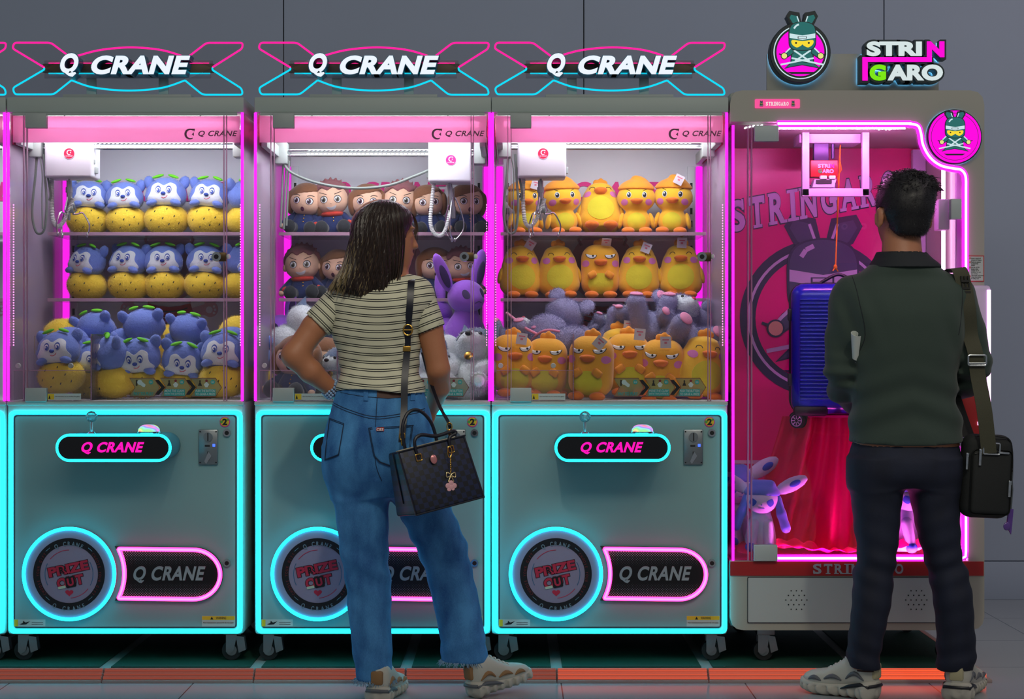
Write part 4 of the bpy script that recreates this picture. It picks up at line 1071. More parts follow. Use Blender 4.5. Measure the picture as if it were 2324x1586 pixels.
def make_doll(kind):
    R = empty('plush_doll'); hair = f_brn if kind == 'long' else f_rose
    hd = lambda p: smin(s_ell(p, (0, 0, .122), (.057, .050, .050)), s_ell(p, (0, -.008, .105), (.050, .044, .034)), .02)
    sculpt('head', hd, (-.062, -.06, .062), (.062, .056, .176), .005, f_skin, R)
    def hr(p):
        cap = s_ell(p, (0, .008, .130), (.064, .056, .054))
        line = .140 + .022 * np.clip(p.x / .06, -1, 1) if kind == 'long' else .150 + .006 * np.sin(p.x * 160)
        cut = smax(cap, np.where(p.y < -.002, line - p.z - .6 * (p.y + .002) * 0, .085 - p.z), .006)
        if kind == 'long':
            for s in (-1, 1): cut = smin(cut, s_ell(p, (s * .056, -.004, .108), (.014, .026, .042), rotm(0, s * 6, 0)), .01)
        else:
            for k in range(9):
                a = -1.2 + 2.4 * k / 8; cut = smin(cut, s_cone(p, (.05 * math.sin(a), .0, .130 + .046 * math.cos(a)), (.062 * math.sin(a) + .004, -.004, .134 + .062 * math.cos(a)), .011, .003), .005)
        return cut
    sculpt('hair', hr, (-.076, -.062, .06), (.076, .07, .206), .005, hair, R)
    for s in (-1, 1):
        mbuild(lambda mb: mb.ell((s * .058, -.006, .108), (.007, .009, .012)), 'ear', f_skin, R)
        def eye(mb):
            x, z = s * .023, .117
            mb.mi = 0; patch(mb, hd, oval(x, z, .0125, .0125), .0012); mb.mi = 1; patch(mb, hd, oval(x, z - .001, .0108, .0105), .0020)
            mb.mi = 2; patch(mb, hd, oval(x - .001, z - .001, .0070, .0088), .0028); mb.mi = 0; patch(mb, hd, oval(x - .001, z - .002, .0034, .005, n=12), .0036)
            mb.mi = 1; patch(mb, hd, oval(x - .004, z + .003, .002, .0025, n=8), .0044)
            mb.mi = 0; stroke(mb, hd, [(x - s * .010, z + .016), (x, z + .020), (x + s * .013, z + (.018 if kind == 'long' else .025))], .0010)
        mbuild(eye, 'eye', [f_blk, f_wht, f_iris if kind == 'long' else f_irisg], R)
        arm = lambda p: s_cone(p, (s * .036, -.002, .062), (s * .066, -.026, .032), .015, .013)
        sculpt('arm', arm, (s * .05 - .034, -.045, .014), (s * .05 + .034, .018, .08), .0045, f_navy, R)
        mbuild(lambda mb: mb.ell((s * .070, -.031, .024), (.010, .010, .011)), 'hand', f_skin, R)
        if kind == 'spiky': mbuild(lambda mb: mb.ell((s * .062, -.024, .036), (.0155, .0155, .008), rotm(0, s * 40, 0)), 'cuff', f_redc, R)
        leg = lambda p: smin(s_cone(p, (s * .022, -.01, .022), (s * .036, -.056, .022), .018, .019), s_ell(p, (s * .037, -.062, .024), (.022, .014, .024)), .008)
        sculpt('leg', leg, (s * .03 - .034, -.08, -.002), (s * .03 + .034, .012, .05), .0045, f_dark, R)
    bd = lambda p: s_stack(p, [(.0, 0, 0, .040, .034), (.02, 0, 0, .046, .038), (.05, 0, 0, .042, .034), (.075, 0, 0, .03, .026)], 2.2)
    sculpt('jacket', bd, (-.05, -.042, 0), (.05, .042, .078), .005, f_navy, R)
    def but(mb):
        for k in range(3): mb.ell((.004, front_y(bd, [.004], [.045 + .011 * k])[0] - .0006, .045 + .011 * k), (.0025, .0015, .0025), u=8, v=6)
    mbuild(but, 'buttons', m_gold, R)
    if kind == 'spiky':
        sculpt('red_collar', lambda p: np.maximum(s_ell(p, (0, -.004, .070), (.041, .037, .014)), -s_ell(p, (0, 0, .082), (.028, .026, .014))), (-.045, -.045, .054), (.045, .036, .088), .0045, f_redc, R)
        mbuild(lambda mb: (patch(mb, hd, smooth_poly([(-.016, .092), (0, .090), (.017, .096), (.012, .085), (0, .081), (-.01, .084)], True, 3), .0012)), 'mouth', f_wht, R)
    else:
        mbuild(lambda mb: patch(mb, hd, oval(0, .088, .0062, .0078), .0012), 'mouth', f_iris, R)
    mbuild(lambda mb: mb.ell((0, front_y(hd, [0], [.103])[0], .103), (.002, .002, .002), u=8, v=6), 'nose', f_skin, R)
    return R

def make_purple():
    R = empty('plush_bunny')
    hd = lambda p: smin(s_ell(p, (0, -.01, .165), (.052, .048, .046)), s_ell(p, (0, -.045, .150), (.028, .026, .022)), .02)
    sculpt('head', hd, (-.058, -.078, .112), (.058, .045, .22), .005, f_purp, R)
    sculpt('body', lambda p: smin(s_ell(p, (0, .01, .06), (.056, .060, .062)), s_cone(p, (0, 0, .09), (0, -.01, .14), .034, .030), .02), (-.062, -.06, -.004), (.062, .08, .16), .0055, f_purp, R)
    for s in (-1, 1):
        e = sculpt('ear', lambda p: s_ell(p, (s * .058, .005, .235), (.021, .012, .06), rotm(0, s * 20, 0)) + .001 * wob(p, 60, 2), (s * .06 - .05, -.012, .17), (s * .06 + .05, .022, .30), .005, f_purp, R)
        mbuild(lambda mb: mb.ell((s * .059, -.006, .225), (.012, .004, .034), rotm(0, s * 20, 0)), 'inner_ear', f_purpd, e)
        sculpt('leg', lambda p: s_cone(p, (s * .03, -.03, .05), (s * .034, -.052, .012), .019, .015), (s * .03 - .03, -.075, -.004), (s * .03 + .03, -.005, .075), .005, f_purp, R)
        mbuild(lambda mb: patch(mb, hd, oval(s * .026, .172, .008, .013), .0012), 'eye', f_purpd, R)
    mbuild(lambda mb: stroke(mb, hd, [(-.01, .146), (0, .150), (.01, .146)], .001, .001), 'mouth', f_purpd, R)
    return R

def make_husky():
    R = empty('plush_husky')
    hd = lambda p: smin(s_ell(p, (0, -.005, .150), (.058, .052, .050)), s_ell(p, (0, -.045, .146), (.033, .036, .026)), .02) + .002 * wob(p, 110, 4)
    sculpt('head', hd, (-.064, -.088, .09), (.064, .052, .205), .005, f_hw, R)
    mbuild(lambda mb: patch(mb, hd, smooth_poly([(-.05, .155), (-.044, .19), (0, .2), (.044, .19), (.05, .155), (.026, .172), (.008, .166), (0, .178), (-.008, .166), (-.026, .172)], True, 3), .003, 7), 'forehead_patch', f_hus, R)
    sculpt('body', lambda p: s_ell(p, (0, .005, .055), (.060, .054, .062)) + .003 * wob(p, 90, 9), (-.066, -.056, -.006), (.066, .066, .122), .0055, f_hw, R)
    for s in (-1, 1):
        sculpt('ear', lambda p: s_cone(p, (s * .036, .0, .185), (s * .046, .0, .216), .017, .004), (s * .04 - .03, -.02, .165), (s * .04 + .03, .02, .225), .0045, f_hus, R)
        sculpt('arm', lambda p: s_cone(p, (s * .048, -.02, .09), (s * .046, -.058, .06), .019, .022) + .0015 * wob(p, 120, 2), (s * .048 - .032, -.085, .03), (s * .048 + .032, .005, .115), .005, f_hw, R)
        sculpt('leg', lambda p: s_cone(p, (s * .036, -.03, .025), (s * .044, -.072, .024), .022, .024), (s * .04 - .034, -.10, -.002), (s * .04 + .034, .0, .052), .005, f_hw, R)
        mbuild(lambda mb: mb.ell((s * .024, front_y(hd, [s * .024], [.162])[0], .162), (.006, .004, .006)), 'eye', f_blk, R)
    mbuild(lambda mb: mb.ell((0, -.081, .154), (.010, .007, .007)), 'nose', f_blk, R)
    mbuild(lambda mb: mb.lathe([(.009, -.002), (.012, 0), (.009, .002)], Matrix.Translation((0, -.058, .102)) @ Matrix.Rotation(PI / 2, 4, 'X'), 18), 'gold_bell', m_gold, R)
    return R

def make_mouse():
    R = empty('plush_mouse')
    F = lambda p: .0035 * wob(p, 120, 11)
    hd = lambda p: smin(s_ell(p, (0, -.01, .16), (.055, .048, .046)), s_ell(p, (0, -.05, .150), (.026, .026, .02)), .02) + F(p)
    sculpt('head', hd, (-.06, -.082, .11), (.06, .045, .212), .0055, f_mouse, R)
    mbuild(lambda mb: patch(mb, hd, smooth_poly([(0, .176), (.03, .178), (.04, .15), (.02, .128), (-.02, .128), (-.04, .15), (-.03, .178)], True, 3), .003, 6), 'face_patch', f_hw, R)
    sculpt('body', lambda p: s_ell(p, (0, 0, .065), (.060, .054, .068)) + F(p), (-.066, -.06, -.008), (.066, .06, .14), .0055, f_mouse, R)
    for s in (-1, 1):
        e = sculpt('ear', lambda p: s_ell(p, (s * .052, .004, .202), (.024, .011, .026)), (s * .052 - .028, -.012, .17), (s * .052 + .028, .02, .232), .005, f_mouse, R)
        mbuild(lambda mb: mb.ell((s * .052, -.005, .202), (.015, .005, .018)), 'inner_ear', f_pad, e)
        a = sculpt('arm', lambda p: s_cone(p, (s * .045, -.015, .10), (s * .075, -.05, .085), .019, .020) + F(p) * .6, (s * .06 - .045, -.078, .055), (s * .06 + .045, .01, .13), .005, f_mouse, R)
        l = sculpt('leg', lambda p: s_cone(p, (s * .034, -.02, .03), (s * .050, -.085, .034), .026, .027) + F(p) * .6, (s * .044 - .044, -.12, -.004), (s * .044 + .044, .012, .07), .005, f_mouse, R)
        mbuild(lambda mb: mb.ell((s * .051, -.110, .035), (.019, .006, .019)), 'foot_pad', f_pad, l)
        mbuild(lambda mb: mb.ell((s * .082, -.066, .082), (.012, .006, .013)), 'hand_pad', f_pad, a)
        mbuild(lambda mb: mb.ell((s * .022, front_y(hd, [s * .022], [.168])[0] - .002, .168), (.005, .004, .0065)), 'eye', f_blk, R)
    mbuild(lambda mb: mb.ell((0, -.077, .156), (.007, .005, .0055)), 'nose', f_redl, R)
    mbuild(lambda mb: mb.tube(smooth_poly([(0, .05, .03), (.03, .075, .02), (.07, .08, .03), (.11, .07, .045)], False, 6), .004, n=8), 'tail', f_pad, R)
    return R

def make_ice():
    R = empty('plush_fox')
    hd = lambda p: smin(s_ell(p, (0, -.005, .172), (.056, .050, .046)), s_ell(p, (0, -.03, .156), (.036, .03, .028)), .02)
    sculpt('head', hd, (-.06, -.07, .12), (.06, .05, .225), .005, f_ice, R)
    def tuft(p):
        d = smax(s_ell(p, (0, .0, .184), (.062, .056, .046)), .184 - p.z, .008)
        for x in (-.025, .002, .026): d = smin(d, s_ell(p, (x, -.01, .222), (.017, .02, .014)), .012)
        return d
    sculpt('crown_tuft', tuft, (-.07, -.062, .17), (.07, .06, .242), .005, f_iced, R)
    sculpt('body', lambda p: s_stack(p, [(0, 0, .01, .05, .05), (.03, 0, .01, .052, .052), (.09, 0, .004, .042, .042), (.14, 0, 0, .026, .026)], 2), (-.056, -.046, 0), (.056, .066, .142), .0055, f_ice, R)
    for s in (-1, 1):
        c = Vector((s * .095, .004, .222))
        e = sculpt('ear', lambda p: s_ell(p, c, (.060, .012, .024), rotm(0, -s * 28, 0)), (c.x - .062, -.012, .175), (c.x + .062, .02, .27), .005, f_ice, R)
        M = Matrix.Translation(c + Vector((s * .012, -.011, .006))) @ rotm(0, -s * 28, 0).to_4x4()
        def pt(mb): mb.ell((0, 0, 0), (.020, .004, .010)); mb.xform(M)
        mbuild(pt, 'ear_patch', f_iceb, e)
        t = sculpt('floppy_ribbon', lambda p: s_chain(p, [(s * .052, -.01, .175), (s * .066, -.02, .125), (s * .082, -.03, .08)], [.013, .015, .017], .01), (s * .066 - .04, -.055, .058), (s * .066 + .04, .01, .195), .005, f_iced, R)
        l = sculpt('leg', lambda p: s_cone(p, (s * .022, -.03, .09), (s * .030, -.056, .016), .018, .017), (s * .026 - .03, -.08, -.004), (s * .026 + .03, -.005, .115), .005, f_ice, R)
        mbuild(lambda mb: mb.ell((s * .031, -.062, .016), (.018, .017, .016)), 'paw', f_iceb, l)
        mbuild(lambda mb: (patch(mb, hd, smooth_poly([(s * .016, .166), (s * .034, .176), (s * .040, .160), (s * .028, .150)], True, 4), .0012)), 'eye', f_iceb, R)
    mbuild(lambda mb: (stroke(mb, hd, [(-.010, .145), (.010, .145)], .001, .0008), stroke(mb, hd, [(-.002, .156), (.002, .156)], .0015, .0008)), 'mouth', f_iceb, R)
    return R

def fluff(R, spec):
    for ch in list(R.children):
        k = ch.name.split('.')[0]
        if k in spec: fuzz(ch, *spec[k])
    return R
PROTO = {'puppy': fluff(make_puppy(), {'yellow_fruit': (9000, .0050), 'head': (6000, .0034), 'ear': (700, .0032), 'paw': (300, .003)}), 'egg': make_duck('egg'), 'grumpy': make_duck('grumpy'), 'round': make_duck('round'), 'long': make_doll('long'), 'spiky': make_doll('spiky'),
         'bunny': make_purple(), 'husky': fluff(make_husky(), {'head': (7000, .006), 'body': (9000, .007), 'arm': (3000, .006), 'leg': (3200, .006), 'ear': (800, .004)}), 'mouse': fluff(make_mouse(), {'head': (8000, .0075), 'body': (11000, .0085), 'arm': (3600, .0075), 'leg': (4200, .0075), 'ear': (1500, .006)}), 'fox': make_ice()}
CAT = {'puppy': 'plush toy', 'egg': 'plush duck', 'grumpy': 'plush duck', 'round': 'plush duck', 'long': 'plush doll', 'spiky': 'plush doll', 'bunny': 'plush toy', 'husky': 'plush toy', 'mouse': 'plush toy', 'fox': 'plush toy'}
HT = {'puppy': .2, 'egg': .2, 'grumpy': .2, 'round': .2, 'long': .18, 'spiky': .18, 'bunny': .24, 'husky': .2, 'mouse': .2, 'fox': .22}
_used = set()
def toy(kind, px, d, label, group, z=None, py=None, rot=(0, 0, 0), s=1.0, tagspec=None):
    """stands at height z, or has its middle at image row py"""
    src = PROTO[kind]
    if kind in _used: o = copy_tree(src)
    else: o = src; _used.add(kind)
    R3 = rotm(*rot); p = W(px, 793, d)
    o.rotation_euler = Euler([math.radians(v) for v in rot]); o.scale = (s, s, s)
    if z is not None: o.location = (p.x, d, z)
    else:
        c = W(px, py, d); o.location = c - R3 @ Vector((0, 0, HT[kind] / 2 * s))
    for ch in list(o.children):
        if ch.name.startswith('hang_tag'): bpy.data.objects.remove(ch)
    if tagspec: add_tag(o, *tagspec)
    tag(o, label, CAT[kind], group)
    return o

Z1, Z2, ZF = 1.2915, 1.5305, .934
ords = ['leftmost', 'second from left', 'third from left', 'fourth from left', 'fifth from left', 'sixth from left']
# machine 1: blue puppies on yellow fruit
G = 'blue puppy plushes on yellow fruit'
for i, (px, rz) in enumerate(((198, 12), (287, 5), (377, 0), (470, -4), (559, 50))):
    toy('puppy', px, .60, 'blue puppy plush on yellow fruit, %s on the top shelf' % ords[i], G, z=Z2, rot=(-4, (2, -3, 0, 4, 0)[i], rz), s=(1.0, .98, 1.06, 1.03, 1)[i])
for i, (px, rz) in enumerate(((194, -28), (290, -15), (374, 6), (463, 8), (553, 45))):
    toy('puppy', px, .60, 'blue puppy plush on yellow fruit, %s on the middle shelf' % ords[i], G, z=Z1, rot=(-4, (4, 2, -2, 3, 0)[i], rz), s=(.98, 1, 1.0, 1.0, 1)[i])
heap = [(138, 822, .17, (0, -4, -10), 1.06, 'smiling blue puppy plush at the left front of the heap'),
        (206, 840, .30, (10, 8, 18), .98, 'blue puppy plush peeping from behind the clear chute wall'),
        (258, 832, .19, (0, 6, -75), 1.08, 'blue puppy plush turned sideways beside the chute wall'),
        (322, 832, .22, (22, -4, -6), 1.06, 'front puppy plush with drooping head and white loop above the pay arrow'),
        (414, 836, .24, (26, 6, 8), 1.02, 'front blue puppy plush with shaded face, right of the drooping one'),
        (508, 828, .20, (0, 2, -4), 1.10, 'blue puppy plush at the right front corner of the heap'),
        (152, 770, .40, (100, 0, 30), .98, 'upturned plush showing a round yellow bottom at the heap\'s left back'),
        (222, 768, .45, (-30, 10, 170), .98, 'blue puppy plush seen from behind with one ear up'),
        (330, 765, .38, (-28, 4, 175), 1.04, 'blue puppy plush on top of the heap with its back turned'),
        (296, 775, .46, (95, 0, -20), .98, 'upturned yellow bottomed plush behind the topmost puppy'),
        (428, 772, .40, (-32, -8, 168), .98, 'back turned blue puppy plush right of the topmost one'),
        (398, 782, .47, (100, 0, 15), .98, 'upturned yellow bottomed plush behind the right back turned puppy'),
        (535, 768, .40, (105, 0, -10), 1.02, 'upturned yellow bottomed plush at the right back of the heap'),
        (570, 830, .35, (0, 0, -10), 1.0, 'blue puppy plush pressed against the right glass of the heap'),
        (462, 850, .36, (0, 0, 10), .95, 'blue puppy plush sunk low in the second row of the heap')]
for px, py, d, rot, s, lb in heap: toy('puppy', px, d, lb, G, py=py, rot=rot, s=s)
# machine 2: dolls, bunnies, huskies
G = 'soft dolls in navy jackets'
for i, (px, k, rz, s) in enumerate(((688, 'long', -8, 1.06), (757, 'spiky', 4, 1.10), (834, 'long', 2, 1.04), (905, 'spiky', 0, 1.08), (976, 'long', 8, 1.02), (1060, 'long', 14, 1.04))):
    toy(k, px, .60, ('brown long haired doll in navy, %s on the top shelf' if k == 'long' else 'rose spiky haired doll with red collar, %s on the top shelf') % ords[i], G, z=Z2, rot=(0, (6, -4, 0, 3, -4, 0)[i], rz), s=s)
for i, (px, k, rz, s) in enumerate(((690, 'spiky', -2, 1.10), (762, 'long', -14, 1.02), (984, 'long', 8, 1.06), (1052, 'spiky', 14, 1.04))):
    toy(k, px, .60, ('brown long haired doll sitting on the middle shelf, %s of four in view' if k == 'long' else 'rose spiky haired doll sitting on the middle shelf, %s of four in view') % ords[i], G, z=Z1, rot=(0, (-3, 4, 3, -4)[i], rz), s=s)
G2 = 'toys heaped behind the woman'
for kd, px, py, d, rot, s, lb in (
    ('long', 672, 836, .17, (-8, 4, -20), 1.28, 'brown haired doll slumped low at the left glass'),
    ('long', 738, 836, .24, (0, 14, 30), 1.18, 'brown haired doll tucked behind the woman\'s bent left arm'),
    ('husky', 668, 756, .40, (20, -30, 150), 1.1, 'grey and white husky plush lying back turned above the slumped doll'),
    ('bunny', 640, 770, .52, (0, -12, 20), 1.0, 'purple plush with only its ear showing at the left pillar'),
    ('husky', 735, 765, .50, (80, 0, 40), 1.0, 'white husky plush lying behind the woman\'s left elbow'),
    ('bunny', 1056, 710, .36, (0, -6, 34), 1.30, 'purple long eared plush sitting tall beside the right glass'),
    ('bunny', 1004, 735, .52, (0, 30, 150), 1.0, 'purple plush lying behind the woman\'s right sleeve'),
    ('husky', 1078, 830, .17, (-26, 0, -18), 1.34, 'white husky plush with gold bell and raised muzzle'),
    ('husky', 1020, 815, .32, (30, 0, 160), 1.0, 'white husky plush with its back turned beside the gold bell one'),
    ('husky', 985, 850, .22, (0, 0, 30), 1.0, 'white husky plush half hidden by the woman\'s right arm'),
    ('husky', 770, 850, .20, (0, 0, -30), .95, 'white husky plush showing beside the woman\'s waist')):
    toy(kd, px, d, lb, G2, py=py, rot=rot, s=s)
# machine 3: ducks and mice
G = 'yellow duck plushes'
for i, (px, k, rz) in enumerate(((1192, 'round', 8), (1280, 'round', 10), (1363, 'egg', 0), (1444, 'round', -2), (1525, 'round', -8))):
    toy(k, px, .60, ('yellow duck plush with orange hat, %s on the top shelf' if k == 'round' else 'egg shaped duck plush tilted back, %s on the top shelf') % ords[i], G, z=Z2, rot=((0, 0, -22, 0, 0)[i], (0, -3, 0, 0, 2)[i], rz), s=(.98, 1.0, 1.08, 1.0, 1.02)[i],
        tagspec={0: (.03, .185, -.062, 15, 0), 4: (.022, .196, -.060, 25, 0)}.get(i))
for i, (px, k, rz) in enumerate(((1182, 'egg', 6), (1270, 'egg', 4), (1362, 'grumpy', 0), (1448, 'egg', -3), (1545, 'egg', -5))):
    toy(k, px, .60, ('smiling egg shaped duck plush, %s on the middle shelf' if k == 'egg' else 'grumpy eyed duck plush with folded wings, %s on the middle shelf') % ords[i], G, z=Z1, rot=(-3, (0, -2, 0, 2, 0)[i], rz), s=(1.05, 1.05, 1.06, 1.05, 1.07)[i],
        tagspec={0: (.03, .19, -.045, 30, 20), 2: (.02, .196, -.05, 6, 50), 3: (.022, .178, -.055, 20, 0), 4: (.004, .192, -.048, 4, 0)}.get(i))
for k, px, py, d, rot, s, lb, tg in (
    ('grumpy', 1163, 826, .16, (0, 0, 8), 1.12, 'grumpy duck plush at the left front corner of the chute', (.02, .178, -.062, 8, 0)),
    ('grumpy', 1240, 832, .18, (0, 2, -6), 1.08, 'grumpy duck plush second from the left behind the chute wall', None),
    ('grumpy', 1342, 832, .12, (0, 2, -14), 1.16, 'largest grumpy duck plush in front with its tag tilted', (.035, .172, -.062, 38, 0)),
    ('grumpy', 1424, 826, .22, (-4, 0, 4), 1.16, 'grumpy duck plush above the pay arrow with a square tag', (.03, .185, -.060, 6, 0)),
    ('grumpy', 1502, 838, .20, (6, 3, -8), 1.14, 'scowling duck plush above the joystick arrow with dangling tag', (.012, .19, -.064, -3, 0)),
    ('egg', 1592, 832, .20, (0, 6, 14), 1.18, 'smiling duck plush at the right front corner by the glass', (.05, .17, -.03, 50, 0)),
    ('egg', 1404, 805, .36, (0, -4, 10), 1.05, 'duck plush peeking out behind the front grumpy pair', (.03, .196, -.045, 10, 0)),
    ('egg', 1482, 815, .36, (0, 0, -12), 1.05, 'duck plush with tag squeezed between the scowling duck and the mice', (.0, .19, -.045, 4, 0)),
    ('egg', 1293, 838, .32, (0, 0, 0), 1.0, 'duck plush barely showing behind the clear chute edge', None)):
    toy(k, px, d, lb, G, py=py, rot=rot, s=s, tagspec=tg)
G = 'grey mouse plushes with pink pads'
for px, py, d, rot, s, lb in (
    (1255, 742, .40, (40, -20, 150), 1.25, 'grey mouse plush bent over with raised back, left of the red print'),
    (1300, 775, .36, (80, 30, 160), 1.1, 'grey mouse plush with long pink tail lying over the ducks'),
    (1380, 765, .50, (-80, 20, 30), 1.0, 'grey mouse plush lying flat at the middle back of the heap'),
    (1455, 745, .42, (-80, 0, 20), 1.25, 'grey mouse plush with one pink soled foot pointing straight up'),
    (1540, 752, .36, (-38, 20, 22), 1.35, 'pale faced mouse plush showing both pink soles'),
    (1585, 770, .45, (0, 10, 200), 1.1, 'grey mouse plush at the right glass behind the pale faced one'),
    (1180, 778, .42, (-70, 0, -30), 1.0, 'grey mouse plush at the far left behind the front ducks')):
    toy('mouse', px, d, lb, G, py=py, rot=rot, s=s)
# ================================================================== string cutting prize machine
SXC = (1945.5 - 1162) / 670.0
def sx(px): return (px - 1945.5) / 670.0
m_body = mat('cream_steel', (172, 172, 160), .4, var=.03, vscale=4)
m_lower = mat('grey_steel', (182, 194, 194), .4, var=.03, vscale=4)
m_rstrip = mat('red_band', (168, 34, 36), .4)
m_lilac = mat('lilac_profile', (206, 186, 222), .4)
m_bpan = mat('crimson_backdrop', (230, 4, 132), .3, var=.03)
m_ltr = mat('backdrop_letter', (206, 176, 224), .5); m_ltro = mat('backdrop_outline', (44, 46, 74), .5)
n_green = mat('ninja_green', (48, 104, 100), .45); n_green2 = mat('ninja_dark', (14, 40, 46), .45); n_pale = mat('ninja_band', (196, 220, 226), .45)
n_yel = mat('ninja_yellow', (250, 216, 40), .45); n_skin = mat('ninja_hand', (232, 222, 130), .45); n_mag = glow('badge_lit_face', (1.0, .004, .72), 1.05)
n_g = glow('ninja_lit_green', (.028, .15, .14), 1.0); n_p = glow('ninja_lit_band', (.6, .78, .82), 1.0); n_y = glow('ninja_lit_yellow', (.95, .72, .04), 1.0); n_s = glow('ninja_lit_hand', (.8, .75, .25), 1.0)
n_bp = mat('print_navy', (48, 52, 78), .4); n_bl = mat('print_lilac', (196, 172, 216), .4); n_bs = mat('print_skin', (214, 158, 140), .4)
g_magcore = glow('magenta_core', (1.0, .55, 1.0), 2.2); g_mag3 = glow('magenta_frame', MAG, 3.2)
g_cyanhalo = glow('cyan_halo', (.12, .5, 1.0), 6)
g_white2 = glow('lit_white_letter', (.80, .92, .92), .85); g_lime = glow('lit_lime', (.22, .85, .01), .95); g_magl = glow('lit_magenta', (1.0, .005, .66), 1.05)

def ninja(mb, cx, cz, r, yf, st, I, ring=True):
    """layered emblem; I = material slots (dark, green, band, yellow, hand, field)"""
    D, Gn, B, Y, Hd, Fd = I; lay = [0]
    def P(pts, mi, y=None):
        lay[0] += 1; mb.mi = mi; yy = yf - st * lay[0]
        mb.prism([(cx + a * r, cz + b * r) for a, b in pts], yy, yf + .0005)
    def L(pts, w, mi):
        lay[0] += 1; mb.mi = mi; yy = yf - st * lay[0]
        for (a, b), (c, d) in zip(pts[:-1], pts[1:]):
            n_ = Vector((-(d - b), c - a)).normalized() * w
            mb.prism([(cx + (a + n_.x) * r, cz + (b + n_.y) * r), (cx + (a - n_.x) * r, cz + (b - n_.y) * r), (cx + (c - n_.x) * r, cz + (d - n_.y) * r), (cx + (c + n_.x) * r, cz + (d + n_.y) * r)], yy, yf + .0005)
    if ring:
        P(disc(0, 0, 1.0, 56), D); P(disc(0, 0, .90, 56), B); P(disc(0, 0, .865, 56), D); P(disc(0, 0, .80, 56), Fd)
    # knots
    for s in (1, -1):
        c = .065
        P([(c + s * .02, .93), (c + s * .10, 1.27), (c + s * .42, 1.32), (c + s * .50, 1.17), (c + s * .38, .95), (c + s * .2, .86)], D)
        P([(c + s * .07, .95), (c + s * .15, 1.20), (c + s * .38, 1.25), (c + s * .43, 1.15), (c + s * .33, .98), (c + s * .2, .90)], Gn)
        L([(c + s * .10, .97), (c + s * .18, 1.20)], .018, B)
    # legs, torso
    P([(-.55, -.56), (-.35, -.36), (0, -.30), (.45, -.36), (.70, -.56), (.40, -.50), (.06, -.44), (-.3, -.50)], D)
    P([(-.50, -.53), (-.33, -.38), (0, -.33), (.43, -.38), (.64, -.53), (.38, -.47), (.06, -.42), (-.28, -.47)], Gn)
    P([(-.45, -.66), (.55, -.66), (.40, -.73), (-.3, -.73)], D)
    P([(-.30, .12), (.42, .12), (.46, -.34), (-.34, -.34)], D); P([(-.27, .1), (.39, .1), (.42, -.33), (-.30, -.33)], Gn)
    L([(-.22, .06), (.30, -.30)], .028, B); L([(.34, .06), (-.18, -.30)], .028, B)
    for s in (1, -1):
        c = .06
        P([(c + s * .30, .20), (c + s * .52, .06), (c + s * .66, -.12), (c + s * .52, -.20), (c + s * .30, -.06)], D)
        P([(c + s * .32, .17), (c + s * .50, .04), (c + s * .62, -.11), (c + s * .52, -.17), (c + s * .32, -.04)], Gn)
        L([(c + s * .38, .15), (c + s * .54, .0), (c + s * .62, -.10)], .022, B)
    L([(-.30, -.20), (.76, -.42)], .026, B); L([(.44, -.20), (-.66, -.42)], .026, B)
    L([(-.55, -.12), (-.72, -.06)], .018, D); L([(.66, -.12), (.86, -.06)], .018, D)
    for q in (-.545, .67):
        P(disc(q, -.13, .115, 20), D); P(disc(q, -.13, .092, 20), Hd)
    # head
    H = [(-.37, .42), (-.36, .75), (-.24, .93), (.06, 1.0), (.36, .93), (.48, .75), (.49, .42), (.46, .2), (.30, .08), (-.18, .08), (-.34, .2)]
    H = smooth_poly(H, True, 4)
    P([(.06 + (a - .06) * 1.07, .55 + (b - .55) * 1.05) for a, b in H], D); P(H, Gn)
    L([(-.22, .78), (-.16, .87), (-.06, .92)], .03, B)
    P([(-.37, .62), (.06, .55), (.49, .62), (.49, .47), (.06, .40), (-.37, .47)], B); P([(-.10, .52), (.20, .52), (.20, .44), (-.10, .44)], D); P([(-.075, .505), (.175, .505), (.175, .455), (-.075, .455)], B)
    P(smooth_poly([(-.28, .40), (.06, .36), (.40, .40), (.41, .26), (.26, .15), (.12, .20), (.06, .25), (0, .20), (-.14, .15), (-.29, .26)], True, 3), Y)
    for q in (-.155, .27): P(disc(q, .30, .034, 14), D)
    return lay[0]

SM = empty('string_machine', (SXC, 0, 0), 0, 'tall cream prize machine with crimson interior and hanging blue suitcase', 'prize machine')
swx = lambda px, py, d: W(px, py, d) - Vector((SXC, 0, 0))
PATH = [(1764, 281), (2040, 281), (2062, 281.5), (2082, 286), (2089, 303), (2094, 330), (2110, 358), (2134, 376), (2164, 383), (2180, 386), (2190, 400), (2191, 430)]
inner = [(2070, 276), (2088, 283), (2095, 303), (2100, 328), (2115, 354), (2138, 371), (2166, 377), (2185, 381), (2196, 398), (2197, 430), (2197, 1273)]
out = [(1657, 1273), (1657, 1402), (1662, 1418), (1672, 1427), (1688, 1430), (2202, 1430), (2220, 1426), (2230, 1416), (2234, 1400), (2234, 238), (2230, 220), (2219, 209), (2202, 205), (1684, 205), (1668, 209), (1660, 220), (1657, 236), (1657, 279), (1660, 276)]
mb = MB(); mb.prism([(sx(a), mz(b)) for a, b in out] + [(sx(a), mz(b)) for a, b in inner], 0, .03)
cab = mb.build('front_frame', m_body, SM)
mb = MB(); mb.box(-.43, .43, .03, .82, mz(1428), mz(1276), .02); mb.build('lower_housing', m_lower, SM)
mb = MB(); mb.box(-.43, .43, .03, .82, mz(283), mz(206), .015); mb.build('upper_housing', m_body, SM)
mb = MB(); mb.box(.385, .43, .03, .82, mz(1290), mz(270), .004); mb.build('right_side_wall', m_body, SM)
mb = MB(); mb.box(-.43, .43, .79, .82, mz(1290), mz(270)); mb.build('rear_wall', m_body, SM)
mb = MB(); mb.box(-.43, .385, .03, .79, mz(1276), mz(1271)); mb.build('cabin_floor', m_bpan, SM)
